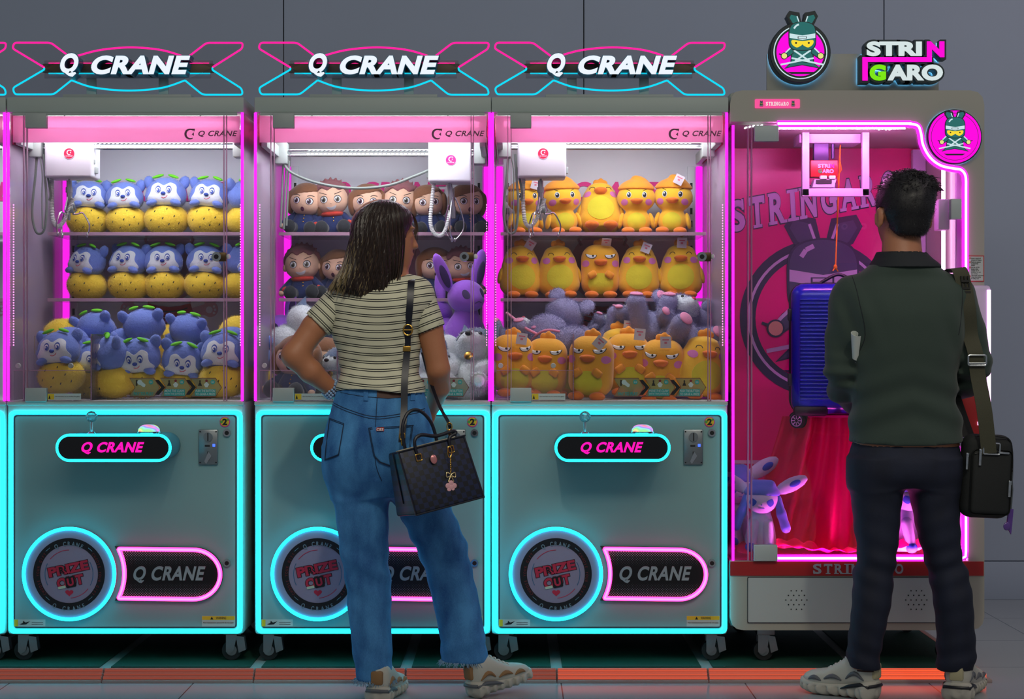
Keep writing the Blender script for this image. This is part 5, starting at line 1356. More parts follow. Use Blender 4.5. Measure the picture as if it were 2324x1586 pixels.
mb = MB(); mb.box(-.425, .386, .765, .789, mz(1276), mz(283)); bpn = mb.build('crimson_backdrop', m_bpan, SM)
D_ = .764
mb = MB()
Lw = lambda px, py: swx(px, py, D_)
a, b = Lw(1650, 460), Lw(2040, 460); hh = .118
pth = lambda t: (0, (CAMZ - (494 - 74 * t - 793) * (DIST + D_) / F_PX) - a.z - .0, math.radians(10))
add_serif(mb, 'STRINGARO', a.x, b.x, a.z - hh / 2, a.z + hh / 2, D_ - .002, D_, .12, .035, pth, 0)
mb.build('backdrop_lettering', m_ltr, bpn, smooth=False)
mb = MB(); add_serif(mb, 'STRINGARO', a.x, b.x, a.z - hh / 2, a.z + hh / 2, D_ - .001, D_, .12, .075, pth, .10); mb.build('lettering_outline', m_ltro, bpn, smooth=False)
mb = MB(); c = Lw(1857, 722); ninja(mb, c.x, c.z, 178 * (DIST + D_) / F_PX, D_ - .0002, .00022, (0, 1, 2, 3, 4, 5)); mb.build('ninja_print', [n_bp, mat('print_slate', (70, 76, 104), .4), n_bl, n_bs, n_bs, m_bpan], bpn, smooth=False)
mb = MB(); q0, q1 = Lw(1640, 1044), Lw(1760, 1052); mb.box(q0.x, q1.x, D_ - .0012, D_, q1.z, q0.z)
for px in (1682, 1710, 1738): q0, q1 = Lw(px, 1048), Lw(px + 6, 1215); mb.box(q0.x, q1.x, D_ - .001, D_, q1.z, q0.z)
mb.build('gate_print', m_ltr, bpn, smooth=False)
# neon
P2 = [(sx(p[0]), mz(p[1])) for p in smooth_poly(PATH, False, 5)] + [(sx(2191), mz(v)) for v in (500, 800, 1100, 1250)] + [(sx(2190), mz(1262)), (sx(2182), mz(1266)), (sx(2100), mz(1266)), (sx(1764), mz(1266))]
mb = MB(); mb.tube([(p[0], .002, p[1]) for p in P2], .0115, False, 12); nf = mb.build('magenta_neon_frame', g_mag3, SM)
mb = MB(); mb.tube([(p[0], -.0085, p[1]) for p in P2], .0042, False, 8); mb.build('neon_core', g_magcore, nf)
mb = MB(); mb.cyl((sx(1664), .002, mz(1272)), (sx(1664), .002, mz(284)), .0045, n=10); mb.build('magenta_edge_neon', g_mag, SM)
a, b = swx(2098, 300, .3), swx(2110, 1240, .3); mb = MB(); mb.box(.352, .362, .28, .30, b.z, 1.80, .002); mb.build('inner_light_strip', glow('inner_strip', (1.0, .5, 1.0), 9), SM)
mb = MB(); mb.box(.36, .384, .1, .13, mz(1270), mz(290), .003); mb.box(.335, .384, .70, .735, mz(1270), mz(290), .003); mb.build('inner_post', m_lilac, SM)
mb = MB(); mb.box(-.425, -.421, .03, .79, mz(1272), mz(283)); mb.build('left_glass', m_acr, SM, smooth=False)
mb = MB(); mb.box(-.425, .37, .012, .016, mz(1272), mz(283)); gl = mb.build('front_glass', m_acr, SM, smooth=False)
for px in (1698, 1706): mb = MB(); mb.box(sx(px) - .0016, sx(px) + .0016, -.004, .02, mz(1272), mz(283)); mb.build('acrylic_post', m_edge, gl, smooth=False)
for x0, x1, y0, y1 in ((1711, 1766, 286, 322), (1710, 1763, 1236, 1272), (2156, 2180, 452, 498)):
    mb = MB(); mb.box(sx(x0), sx(x1), -.018, .02, mz(y1), mz(y0), .002); mb.build('glass_bracket', m_lower, SM)
mb = MB(); mb.box(sx(2134), sx(2160), .03, .10, mz(520), mz(450), .004); mb.build('lock_housing', m_lilac, SM)
mb = MB(); mb.cyl((-.26, .040, mz(287)), (.17, .040, mz(287)), .005, n=10); mb.build('hidden_cabin_lamp', glow('added_cabin_glow', (1.0, .26, .80), 260), SM)  # added tube tucked behind the neon to brighten backdrop and suitcase
mb = MB(); mb.cyl((-.26, .030, mz(1267)), (.36, .030, mz(1267)), .006, n=10); mb.build('added_floor_fill', glow('added_floor_glow', (1.0, .12, .62), 170), SM)  # added tube behind the lower neon, brightens the cloth from below
mb = MB()
for px, py in ((1692, 290), (1701, 288), (1710, 286), (1719, 286), (1728, 285), (1996, 293), (2004, 292), (2012, 293), (2020, 293)): mb.ell(swx(px, py, .02), (.006, .003, .003), rotm(0, -30, 0), 8, 6)
mb.build('led_dots', g_white, SM)
# red band, lower door
mb = MB(); mb.box(sx(1657), sx(2232), -.004, .002, mz(1306), mz(1274)); rb = mb.build('red_band', m_rstrip, SM)
mb = MB(); add_serif(mb, 'STRINGARO', sx(1842), sx(2052), mz(1302), mz(1279), -.006, -.004, 0, .03); mb.build('band_lettering', m_grytxt, rb, smooth=False)
mb = MB(); mb.prism(rrect(sx(1697), sx(2196), mz(1412), mz(1310), .004), -.004, .002); ld = mb.build('lower_door', m_lower, SM)
mb = MB(); mb.band(rrect(sx(1696), sx(2197), mz(1413), mz(1309), .004), rrect(sx(1697.4), sx(2195.6), mz(1411.6), mz(1310.4), .004), -.0045, .001); mb.build('door_seam', m_seam, ld)
mb = MB()
for cx_ in (1807, 2079):
    for r_, row in enumerate((3, 4, 5, 4, 3)):
        for k in range(row): mb.cyl((sx(cx_ + (k - (row - 1) / 2) * 12), -.0052, mz(1361 + (r_ - 2) * 10.5)), (sx(cx_ + (k - (row - 1) / 2) * 12), -.0035, mz(1361 + (r_ - 2) * 10.5)), .0022, n=10)
sp_ = mb.build('speaker_holes', m_ink, ld); sp_['kind'] = 'stuff'
for px in (1742, 2160):
    for yy in (.07, .72):
        X = sx(px); mb = MB(); mb.box(X - .03, X + .03, yy - .03, yy + .03, .134, .160, .002)
        for s_ in (-1, 1): mb.prism([(X - .026, .136), (X + .014, .136), (X + .004, .078), (X - .012, .066), (X - .026, .075)], yy + s_ * .02 - .002, yy + s_ * .02 + .002)
        ca = mb.build('caster', m_steel, SM)
        mb = MB(); mb.cyl((X - .006, yy - .014, .079), (X - .006, yy + .014, .079), .033, n=28); mb.mi = 1; mb.cyl((X - .006, yy - .016, .079), (X - .006, yy + .016, .079), .018, n=20); mb.build('wheel', [m_rub, m_steel], ca)
        mb = MB(); mb.prism([(X + .008, .132), (X + .032, .128), (X + .042, .082), (X + .018, .072), (X + .016, .082)], yy - .024, yy + .012); mb.build('brake_pedal', m_steel, ca)
# small lit name plate, badge
mb = MB(); mb.prism(rrect(sx(1713), sx(1815), mz(246), mz(225), .004), -.004, .002); npl = mb.build('name_plate', glow('name_plate_light', (1.0, .10, .35), .95), SM, smooth=False)
mb = MB(); add_serif(mb, 'STRINGARO', sx(1737), sx(1790), mz(240), mz(231.5), -.006, -.004, 0, .03)
mb.build('plate_lettering', glow('plate_letter', (1, .8, .82), .9), npl, smooth=False)
mb = MB(); ninja(mb, sx(1727), mz(238), .0105, -.004, .00012, (0, 1, 2, 3, 4, 5), False); ninja(mb, sx(1799), mz(238), .0105, -.004, .00012, (0, 1, 2, 3, 4, 5), False); mb.build('plate_ninja', [n_green2, n_green, n_pale, n_yel, n_skin, n_mag], npl, smooth=False)
LIT = [n_green2, n_g, n_p, n_y, n_s, n_mag]
mb = MB(); mb.lathe([(.093, 0), (.093, .018), (.09, .022), (.001, .022)], Matrix.Translation((sx(2163), -.002, mz(312))) @ Matrix.Rotation(PI / 2, 4, 'X'), 64); bd = mb.build('round_badge', n_green2, SM)
mb = MB(); mb.lathe([(.0925, .0), (.0925, .003), (.09, .003)], Matrix.Translation((sx(2163), -.001, mz(312))) @ Matrix.Rotation(PI / 2, 4, 'X'), 64); mb.build('badge_halo', g_cyanhalo, bd)
mb = MB(); mb.mi = 5; mb.prism(disc(sx(2163), mz(312), .0885, 64), -.0255, -.0235); mb.mi = 0; mb.band(disc(sx(2163), mz(312), .080, 64), disc(sx(2163), mz(312), .0785, 64), -.0259, -.0254)
ninja(mb, sx(2160), mz(318), .074, -.0256, .0002, (0, 1, 2, 3, 4, 5), False); mb.build('badge_ninja', LIT, bd, smooth=False)
# signs on top
mb = MB(); mb.box(sx(1745), sx(2138), .05, .065, mz(206), mz(117), .001); sb = mb.build('sign_backboard', m_body, SM)
nc = (sx(1814.5), mz(120.5)); mb = MB()
mb.lathe([(.103, 0), (.103, .05), (.099, .054), (.001, .054)], Matrix.Translation((nc[0], .035, nc[1])) @ Matrix.Rotation(PI / 2, 4, 'X'), 64)
kn = [(nc[0] + a * .103, nc[1] + b * .103) for a, b in ((.08, .9), (.15, 1.3), (.48, 1.36), (.58, 1.18), (.45, .9))]; mb.prism(kn, -.019, .03); mb.prism([(2 * nc[0] + .0125 - a, b) for a, b in kn], -.019, .03)
rs = mb.build('ninja_sign', n_green2, sb)
mb = MB(); mb.lathe([(.099, .0), (.099, .004), (.09, .004)], Matrix.Translation((nc[0], .048, nc[1])) @ Matrix.Rotation(PI / 2, 4, 'X'), 64); mb.build('sign_halo', g_cyanhalo, rs)
mb = MB(); ninja(mb, nc[0], nc[1], .101, -.0192, .0002, (0, 1, 2, 3, 4, 5)); mb.build('ninja_face', LIT, rs, smooth=False)
ux = lambda u: sx(1640 + u / 3.398); uz = lambda v: mz(v / 3.398)
def stringaro_letters(mb, y0, y1, g, mats):
    mb.mi = mats[0]; add_text(mb, 'STRI', ux(1105 - g), ux(1528 + g), uz(438 + g), uz(325 - g), y0, y1, 0, .05 + g * .004, 1.02)
    add_text(mb, 'ARO', ux(1265 - g), ux(1690 + g), uz(626 + g), uz(503 - g), y0, y1, 0, .05 + g * .004, 1.02)
    mb.mi = mats[1]; add_text(mb, 'N', ux(1568 - g), ux(1702 + g), uz(446 + g), uz(325 - g), y0, y1, 0, .06)
    mb.prism([(ux(1568 - g), uz(440)), (ux(1605 + g), uz(440)), (ux(1605 + g), uz(482 + g)), (ux(1112 + g), uz(482 + g)), (ux(1112 + g), uz(626 + g)), (ux(1072 - g), uz(626 + g)), (ux(1072 - g), uz(446 - g)), (ux(1568 - g), uz(446 - g))], y0, y1)
    mb.mi = mats[2]; add_text(mb, 'G', ux(1128 - g), ux(1252 + g), uz(626 + g), uz(503 - g), y0, y1, 0, .06)
mb = MB(); stringaro_letters(mb, -.012, .045, 16, (0, 0, 0)); sl = mb.build('sign_letter_box', n_green2, sb, smooth=False)
mb = MB(); stringaro_letters(mb, .0455, .0485, 12, (0, 0, 0)); mb.build('letter_halo', g_cyanhalo, sl, smooth=False)
mb = MB(); stringaro_letters(mb, -.018, -.0125, 0, (0, 1, 2)); mb.build('lit_lettering', [g_white2, g_magl, g_lime], sl, smooth=False)
# rules card and control column
mb = MB(); mb.box(sx(2196), sx(2233), -.003, .0, mz(639), mz(580)); mb.mi = 1; mb.box(sx(2198), sx(2231), -.0036, -.002, mz(637), mz(582)); mb.mi = 2
for k, tx in enumerate(('Insert required', 'amount of tokens', 'Push the button', 'to move the', 'cutter', 'Let go of the', 'button when', 'cutter is in', 'position to cut', 'the string', 'The prize will drop', 'when the string', 'is fully cut')):
    z = mz(586.5 + k * 3.7 + (k > 1) * 1 + (k > 4) * 1); mb.mi = 2; w_ = len(tx) * 1.45; add_text(mb, tx, sx(2203.5), sx(2203.5 + w_), z - .0018, z + .0026, -.0042, -.0034, 0, .01)
mb.mi = 0
for v in (586, 595, 607, 627): mb.box(sx(2199.5), sx(2202), -.0042, -.003, mz(v + 2), mz(v - 2))
mb.build('rules_card', [m_redc_ := mat('card_red', (190, 50, 56), .5), m_sticker, m_ink], SM, smooth=False)
mb = MB(); mb.box(sx(2156), sx(2232), -.11, .0, mz(1010), mz(650), .012); cc = mb.build('control_column', m_lilac, SM)
mb = MB(); mb.cyl((sx(2226), -.108, mz(1000)), (sx(2226), -.108, mz(660)), .007, n=10); mb.build('column_neon', g_magcore, cc)
mb = MB(); mb.box(sx(2162), sx(2206), -.114, -.108, mz(985), mz(870), .003); mb.build('red_panel', m_rstrip, cc)
for px, py in ((2178, 981), (2204, 958)): mb = MB(); mb.box(sx(px - 4), sx(px + 4), -.118, -.112, mz(py + 4), mz(py - 4), .001); mb.build('lit_button', g_magcore, cc)
mb = MB(); mb.ell((sx(2162), -.113, mz(800)), (.005, .005, .007)); mb.build('green_indicator', glow('green_led', (.02, 1, .2), 2), cc)
mb = MB(); mb.cyl((sx(2163), -.12, mz(845)), (sx(2163), -.108, mz(845)), .022); mb.build('round_control', m_teal, cc)
# cutter gear
mb = MB(); a, b = swx(1812, 288, .30), swx(1952, 326, .30); mb.box(a.x, b.x, .28, .42, b.z, a.z + .02, .004); cu_ = mb.build('cutter_gantry', m_lilac, SM)
mb = MB()
for p0, p1 in (((1820, 290), (1836, 445)), ((1956, 290), (1972, 445)), ((1820, 428), (1972, 446))):
    a, b = swx(*p0, .24), swx(*p1, .24); mb.box(a.x, b.x, .23, .255, b.z, a.z, .002)
mb.build('hanging_frame', m_lilac, cu_)
mb = MB(); a, b = swx(1846, 322, .30), swx(1880, 368, .30); mb.box(a.x, b.x, .29, .32, b.z, a.z, .003); mb.cyl(swx(1890, 320, .3), swx(1890, 360, .3), .006); mb.build('cutter_bracket', mat('dark_bracket', (60, 50, 90), .4, .4), cu_)
mb = MB(); a, b = swx(1846, 364, .27), swx(1901, 402, .27); mb.box(a.x - .012, b.x, .26, .31, b.z, a.z, .003); bx_ = mb.build('cutter_box', m_rstrip, cu_)
mb = MB(); mb.mi = 0; a, b = swx(1856, 372, .26), swx(1883, 381, .26); add_text(mb, 'STRI', a.x, b.x, b.z, a.z, .257, .2605, 0, .04); a, b = swx(1866, 384, .26), swx(1892, 393, .26); add_text(mb, 'ARO', a.x, b.x, b.z, a.z, .257, .2605, 0, .04)
mb.mi = 1; a, b = swx(1857, 384, .26), swx(1865, 393, .26); add_text(mb, 'G', a.x, b.x, b.z, a.z, .257, .2605, 0, .05); mb.mi = 2; a, b = swx(1884, 372, .26), swx(1893, 381, .26); add_text(mb, 'N', a.x, b.x, b.z, a.z, .257, .2605, 0, .05)
mb.build('box_lettering', [n_bl, mat('box_green', (40, 140, 70), .5), m_magtxt], bx_, smooth=False)
mb = MB(); a, b = swx(1842, 408, .26), swx(1896, 426, .26); mb.prism([(a.x, b.z), (b.x - .008, b.z), (b.x, a.z), (a.x + .008, a.z)], .24, .30); tr = mb.build('cutter_tray', m_lilac, cu_)
mb = MB(); a, b = swx(1860, 399, .25), swx(1895, 407, .25); mb.box(a.x, a.x + .024, .235, .26, b.z, a.z, .002); mb.box(b.x - .022, b.x, .235, .26, b.z, a.z, .002); mb.mi = 1; a, b = swx(1852, 408, .235), swx(1888, 416, .235); mb.box(a.x, b.x, .236, .24, b.z, a.z); mb.build('cutter_blades', [m_cab, m_ink], tr)
# ---- suitcase, string, cloth, plush
sc_ = W(1902, 796, .36); CS = empty('hardshell_suitcase', (sc_.x, .36, W(0, 943, .3).z + .005), math.radians(-7), 'royal blue ribbed hardshell suitcase hanging on an orange string', 'suitcase')
m_suit = mat('blue_shell', (22, 34, 190), .28, coat=.3); m_zip = mat('black_trim', (16, 14, 30), .5)
SW, SD, SH = .168, .115, .462
mb = MB(); mb.box(-SW, SW, -SD, -.006, 0, SH, .045, 5); mb.mi = 0; sh = mb.build('front_shell', m_suit, CS)
mb = MB(); mb.box(-SW, SW, .006, SD, 0, SH, .045, 5); mb.build('rear_shell', m_suit, CS)
mb = MB(); z = .05
while z < SH - .055:
    mb.box(-SW + .030, SW - .030, -SD - .0045, -SD + .006, z, z + .0075, .0028, 2); z += .0135
mb.build('shell_ribs', m_suit, sh)
mb = MB(); mb.tube([(p[0], 0, p[1]) for p in rrect(-SW + .002, SW - .002, .002, SH - .002, .05, 8)], .008, True, 8); mb.build('zip_band', m_zip, CS)
for z in (.10, .33):
    mb = MB(); mb.box(-SW - .012, -SW + .004, -.085, -.06, z, z + .045, .006); mb.build('side_foot', m_zip, CS)
for x_ in (-1, 1):
    mb = MB(); mb.box(x_ * .10 - .06, x_ * .10 + .06, -SD - .004, -.03, -.006, .03, .012); mb.build('corner_guard', m_zip, CS)
    for y_ in (-.085, .07):
        mb = MB()
        for dx in (-.013, .013): mb.cyl((x_ * .14 + dx - .008, y_, -.022), (x_ * .14 + dx + .008, y_, -.022), .027, n=26)
        mb.box(x_ * .14 - .012, x_ * .14 + .012, y_ - .015, y_ + .015, -.02, .012, .004); mb.xform(Matrix.Identity(4))
        mb.xform(Matrix.Translation((x_ * .14, y_, 0)) @ Matrix.Rotation(math.radians(62), 4, 'Z') @ Matrix.Translation((-x_ * .14, -y_, 0)))
        wl = mb.build('wheel', m_zip, CS)
        mb = MB(); R4 = Matrix.Translation((x_ * .14, y_, 0)) @ Matrix.Rotation(math.radians(62), 4, 'Z')
        for dx in (-.0215, .0215):
            for k in range(8): mb.tube([R4 @ Vector((dx, .006 * math.cos(k * PI / 4), -.022 + .006 * math.sin(k * PI / 4))), R4 @ Vector((dx, .018 * math.cos(k * PI / 4), -.022 + .018 * math.sin(k * PI / 4)))], .002, n=6)
            mb.tube([R4 @ Vector((dx, .0195 * math.cos(t), -.022 + .0195 * math.sin(t))) for t in np.linspace(0, 2 * PI, 20, endpoint=False)], .0018, True, 6)
        mb.build('wheel_spokes', mat('lilac_spoke', (170, 140, 190), .4), wl)
mb = MB(); mb.tube(smooth_poly([(-.075, -.03, SH - .004), (-.05, -.03, SH + .012), (0, -.03, SH + .034), (.05, -.03, SH + .012), (.075, -.03, SH - .004)], False, 6), .006, n=8)
for s_ in (-1, 1): mb.box(s_ * .078 - .02, s_ * .078 + .02, -.042, -.018, SH - .006, SH + .008, .003)
mb.build('carry_handle', m_zip, CS)
m_str = mat('orange_string', (236, 130, 24), .7, bump=.4, bscale=400)
tp = W(1907, 328, .33); bt = W(1896, 612, .33)
mb = MB(); mb.tube([tp, W(1903, 430, .33), W(1898, 560, .33), bt], .0028, n=6); mb.tube([W(1905, 355, .329), W(1910, 385, .325), W(1901, 400, .33), W(1904, 428, .328)], .002, n=6)
q = W(1896, 606, .33); mb.ell(q, (.007, .006, .010)); mb.tube([q, q + Vector((-.010, -.004, -.014))], .0022, n=6); mb.tube([q, q + Vector((.009, -.004, -.016))], .0022, n=6)
tag(mb.build('orange_string', m_str), 'taut orange string tied to the suitcase handle', 'string')
m_cloth = mat('pink_chiffon', (240, 6, 112), .6, var=.12, vscale=8, trans=.45)
rows = []
for i in range(22):
    t = i / 21; py = 948 + 290 * t; row = []
    xl = 1790 - 95 * t ** 1.1; xr = 2030 + 60 * t
    for j in range(70):
        u = j / 69; px = xl + (xr - xl) * u
        d = .25 - .10 * t + .035 * math.sin(u * 23 + .8 * math.sin(3 * t)) * (.4 + .8 * t) + .02 * math.sin(u * 51 + 2 * t) + .16 * (2 * u - 1) ** 2
        row.append(W(px, py, .25) + Vector((0, d - .25, 0)))
    rows.append(row)
mb = MB(); mb.sheet(rows); tag(mb.build('draped_cloth', m_cloth, angle=None), 'pleated crimson cloth draped under the suitcase', 'cloth')
rows = []
for i in range(40):
    row = []; y = .05 + .62 * i / 39
    for j in range(80):
        x = SXC - .40 + .765 * j / 79; P_ = Pt(np.array(x), np.array(y), np.array(0.))
        row.append((x, y, mz(1270) + .008 + .05 * max(0, float(wob(P_, 28, 4)) + .25) + .014 * (1 + float(wob(P_, 80, 6)))))
    rows.append(row)
mb = MB(); mb.sheet(rows); tag(mb.build('crumpled_cloth', m_cloth, angle=None), 'crumpled crimson cloth covering the floor of the suitcase machine', 'cloth')
zf = mz(1270) + .018
G = 'pale blue fox plushes'
toy('fox', 1725, .13, 'pale blue eared plush sitting by the crimson cloth with head tilted', G, z=zf, rot=(0, 2, -8), s=1.04)
toy('fox', 1664, .30, 'pale blue plush half cut off behind the left glass edge', G, z=zf, rot=(0, 0, 18), s=1.22)
toy('fox', 2062, .14, 'pale blue plush seen between the man\'s legs', G, z=zf, rot=(0, -4, 24), s=1.12)
# ================================================================== people
m_skin = mat('tan_skin', (176, 116, 82), .5, var=.05, vscale=20, bump=.08, bscale=300)
m_skin2 = mat('tan_skin_man', (168, 112, 82), .5, var=.05, vscale=20, bump=.08, bscale=300)
m_hairw = mat('dark_brown_hair', (40, 28, 23), .42, var=.3, vscale=60); m_hairb = mat('blonde_hair_ends', (122, 106, 72), .45, var=.25, vscale=60); m_hairm = mat('mid_brown_hair', (66, 46, 32), .45, var=.25, vscale=60)
m_hairk = mat('black_hair', (18, 16, 20), .5, var=.3, vscale=80, bump=.2, bscale=90)
m_lip = mat('lip', (168, 82, 80), .4)
def denim_mat(name, rgb, rgb2, bump=.25):
    m = mat(name, rgb, .8, var=.0, bump=bump, bscale=700)
    nt = m.node_tree; N = nt.nodes; L = nt.links; b = N['Principled BSDF']
    tc = N.new('ShaderNodeTexCoord'); mp = N.new('ShaderNodeMapping'); mp.inputs['Scale'].default_value = (7, 7, 3)
    nz = N.new('ShaderNodeTexNoise'); nz.inputs['Scale'].default_value = 2.2; nz.inputs['Detail'].default_value = 5
    mp2 = N.new('ShaderNodeMapping'); mp2.inputs['Scale'].default_value = (900, 900, 160)
    nz2 = N.new('ShaderNodeTexNoise'); nz2.inputs['Scale'].default_value = 1.0
    ad = N.new('ShaderNodeMath'); ad.operation = 'MULTIPLY_ADD'; ad.inputs[1].default_value = .35
    rp = N.new('ShaderNodeValToRGB'); rp.color_ramp.elements[0].position = .45; rp.color_ramp.elements[1].position = .85
    rp.color_ramp.elements[0].color = lin(rgb); rp.color_ramp.elements[1].color = lin(rgb2)
    L.new(tc.outputs['Object'], mp.inputs[0]); L.new(mp.outputs[0], nz.inputs['Vector']); L.new(tc.outputs['Object'], mp2.inputs[0]); L.new(mp2.outputs[0], nz2.inputs['Vector'])
    L.new(nz2.outputs['Fac'], ad.inputs[0]); L.new(nz.outputs['Fac'], ad.inputs[2]); L.new(ad.outputs[0], rp.inputs[0]); L.new(rp.outputs[0], b.inputs['Base Color'])
    return m
m_jean = denim_mat('blue_denim', (26, 84, 146), (76, 146, 204)); m_stitch = mat('dark_stitch', (16, 40, 70), .7); m_fray = mat('denim_fray', (130, 160, 185), .8)
m_slack = denim_mat('navy_twill', (14, 20, 38), (20, 28, 50), .15)
def stripe_mat(name, axis_attr):
    m = mat(name, (206, 204, 178), .8, bump=.15, bscale=500)
    nt = m.node_tree; N = nt.nodes; L = nt.links; b = N['Principled BSDF']
    at = N.new('ShaderNodeAttribute'); at.attribute_name = 'weave'
    f = N.new('ShaderNodeMath'); f.operation = 'FRACT'; L.new(at.outputs['Fac'], f.inputs[0])
    rp = N.new('ShaderNodeValToRGB'); cr = rp.color_ramp; cr.interpolation = 'CONSTANT'
    cr.elements[0].position = 0; cr.elements[0].color = lin((206, 204, 178)); cr.elements[1].position = .34; cr.elements[1].color = lin((16, 20, 24))
    for p_, c_ in ((.455, (206, 204, 178)), (.60, (16, 20, 24)), (.715, (206, 204, 178))):
        e = cr.elements.new(p_); e.color = lin(c_)
    L.new(f.outputs[0], rp.inputs[0]); L.new(rp.outputs[0], b.inputs['Base Color'])
    return m
def set_weave(o, fn):
    me = o.data; n = len(me.vertices); co = np.empty(n * 3, np.float32); me.vertices.foreach_get('co', co); co = co.reshape(-1, 3)
    a = me.attributes.new('weave', 'FLOAT', 'POINT'); a.data.foreach_set('value', fn(co).astype(np.float32))

class Person:
    def __init__(s, label, px, d, group=None):
        s.d = d; b = W(px, 793, d); s.o = Vector((b.x, d, 0)); s.root = empty('person', s.o, 0, label, 'person')
    def P(s, px, py, dy=0.0):
        v = W(px, py, s.d); return (v.x, v.y + dy, v.z)
    def row(s, py, xl, xr, ry, dy=0.0):
        a, b = W(xl, py, s.d), W(xr, py, s.d); return (a.z, (a.x + b.x) / 2, s.d + dy, (b.x - a.x) / 2, ry)
    def add(s, name, fn, lo, hi, h, m, parent=None, it=1):
        o = sculpt(name, fn, lo, hi, h, m, parent or s.root, it)
        if parent is None: o.location = -s.o
        return o
    def mesh(s, name, mb, m, parent=None, **k):
        o = mb.build(name, m, parent or s.root, **k)
        if parent is None: o.location = -s.o
        return o

def plane_cut(p, c, n):
    n = Vector(n).normalized(); return (p.x - c[0]) * n.x + (p.y - c[1]) * n.y + (p.z - c[2]) * n.z
def head_frame(c, ang, pitch=0.0):
    f = Vector((math.cos(ang), math.sin(ang), 0)); l = Vector((-math.sin(ang), math.cos(ang), 0)); u = Vector((0, 0, 1))
    f2 = f * math.cos(pitch) + u * math.sin(pitch); u2 = u * math.cos(pitch) - f * math.sin(pitch)
    return Vector(c), f2, l, u2
def head_field(p, fr, s=1.0):
    c, f, l, u = fr
    x, y, z = p.x - c.x, p.y - c.y, p.z - c.z
    q = Pt((x * f.x + y * f.y + z * f.z) / s, (x * l.x + y * l.y + z * l.z) / s, (x * u.x + y * u.y + z * u.z) / s)
    d = s_ell(q, (-.006, 0, .022), (.094, .074, .088))
    d = smin(d, s_ell(q, (.040, 0, -.040), (.050, .056, .056)), .03)
    d = smin(d, s_ell(q, (.058, 0, -.078), (.030, .030, .026)), .025)
    d = smin(d, s_cone(q, (.086, 0, .010), (.1025, 0, -.024), .0075, .0088), .012)
    d = smin(d, s_ell(q, (.098, 0, -.026), (.011, .016, .008)), .008)
    d = smin(d, s_ell(q, (.086, 0, -.050), (.013, .022, .0055)), .006); d = smin(d, s_ell(q, (.084, 0, -.060), (.012, .019, .006)), .006)
    for t in (-1, 1):
        d = smax(d, -s_ell(q, (.094, t * .031, .006), (.015, .016, .010)), .010)
        d = smin(d, s_ell(q, (.074, t * .031, .004), (.014, .013, .011)), .006)
        d = smin(d, s_ell(q, (.081, t * .030, .026), (.010, .024, .006)), .01)
        d = smin(d, s_ell(q, (-.002, t * .078, -.008), (.017, .008, .030), rotm(0, 0, 0)), .008)
    return d * s
def hand_field(p, wrist, tip, up, thumb_side, s=1.0, curl=.25):
    """palm and five bent fingers from the wrist towards tip; up = back of the hand"""
    w = Vector(wrist); a = (Vector(tip) - w).normalized(); n = Vector(up); n = (n - a * n.dot(a)).normalized(); b = a.cross(n) * thumb_side
    T = lambda x, y, z: tuple(w + (a * x + b * y + n * z) * s)
    d = s_cone(p, T(.0, 0, 0), T(.035, .004, 0), .024 * s, .026 * s)
    for i, (y, L) in enumerate(((.028, .072), (.009, .080), (-.010, .074), (-.028, .058))):
        d = smin(d, s_cone(p, T(.03, y * .7, 0), T(.078, y, .0), .013 * s, .0105 * s), .008)
        k = T(.078 + L * .5, y * 1.05, -curl * L * .4); e = T(.078 + L * .9, y * 1.05, -curl * L * 1.15)
        d = smin(d, s_cone(p, T(.078, y, 0), k, .0092 * s, .0084 * s), .003); d = smin(d, s_cone(p, k, e, .0084 * s, .0072 * s), .003)
    m_ = T(.045, .046, -.012); d = smin(d, s_cone(p, T(.012, .022, -.002), m_, .014 * s, .0105 * s), .008); d = smin(d, s_cone(p, m_, T(.082, .056, -.022), .0102 * s, .008 * s), .004)
    return d

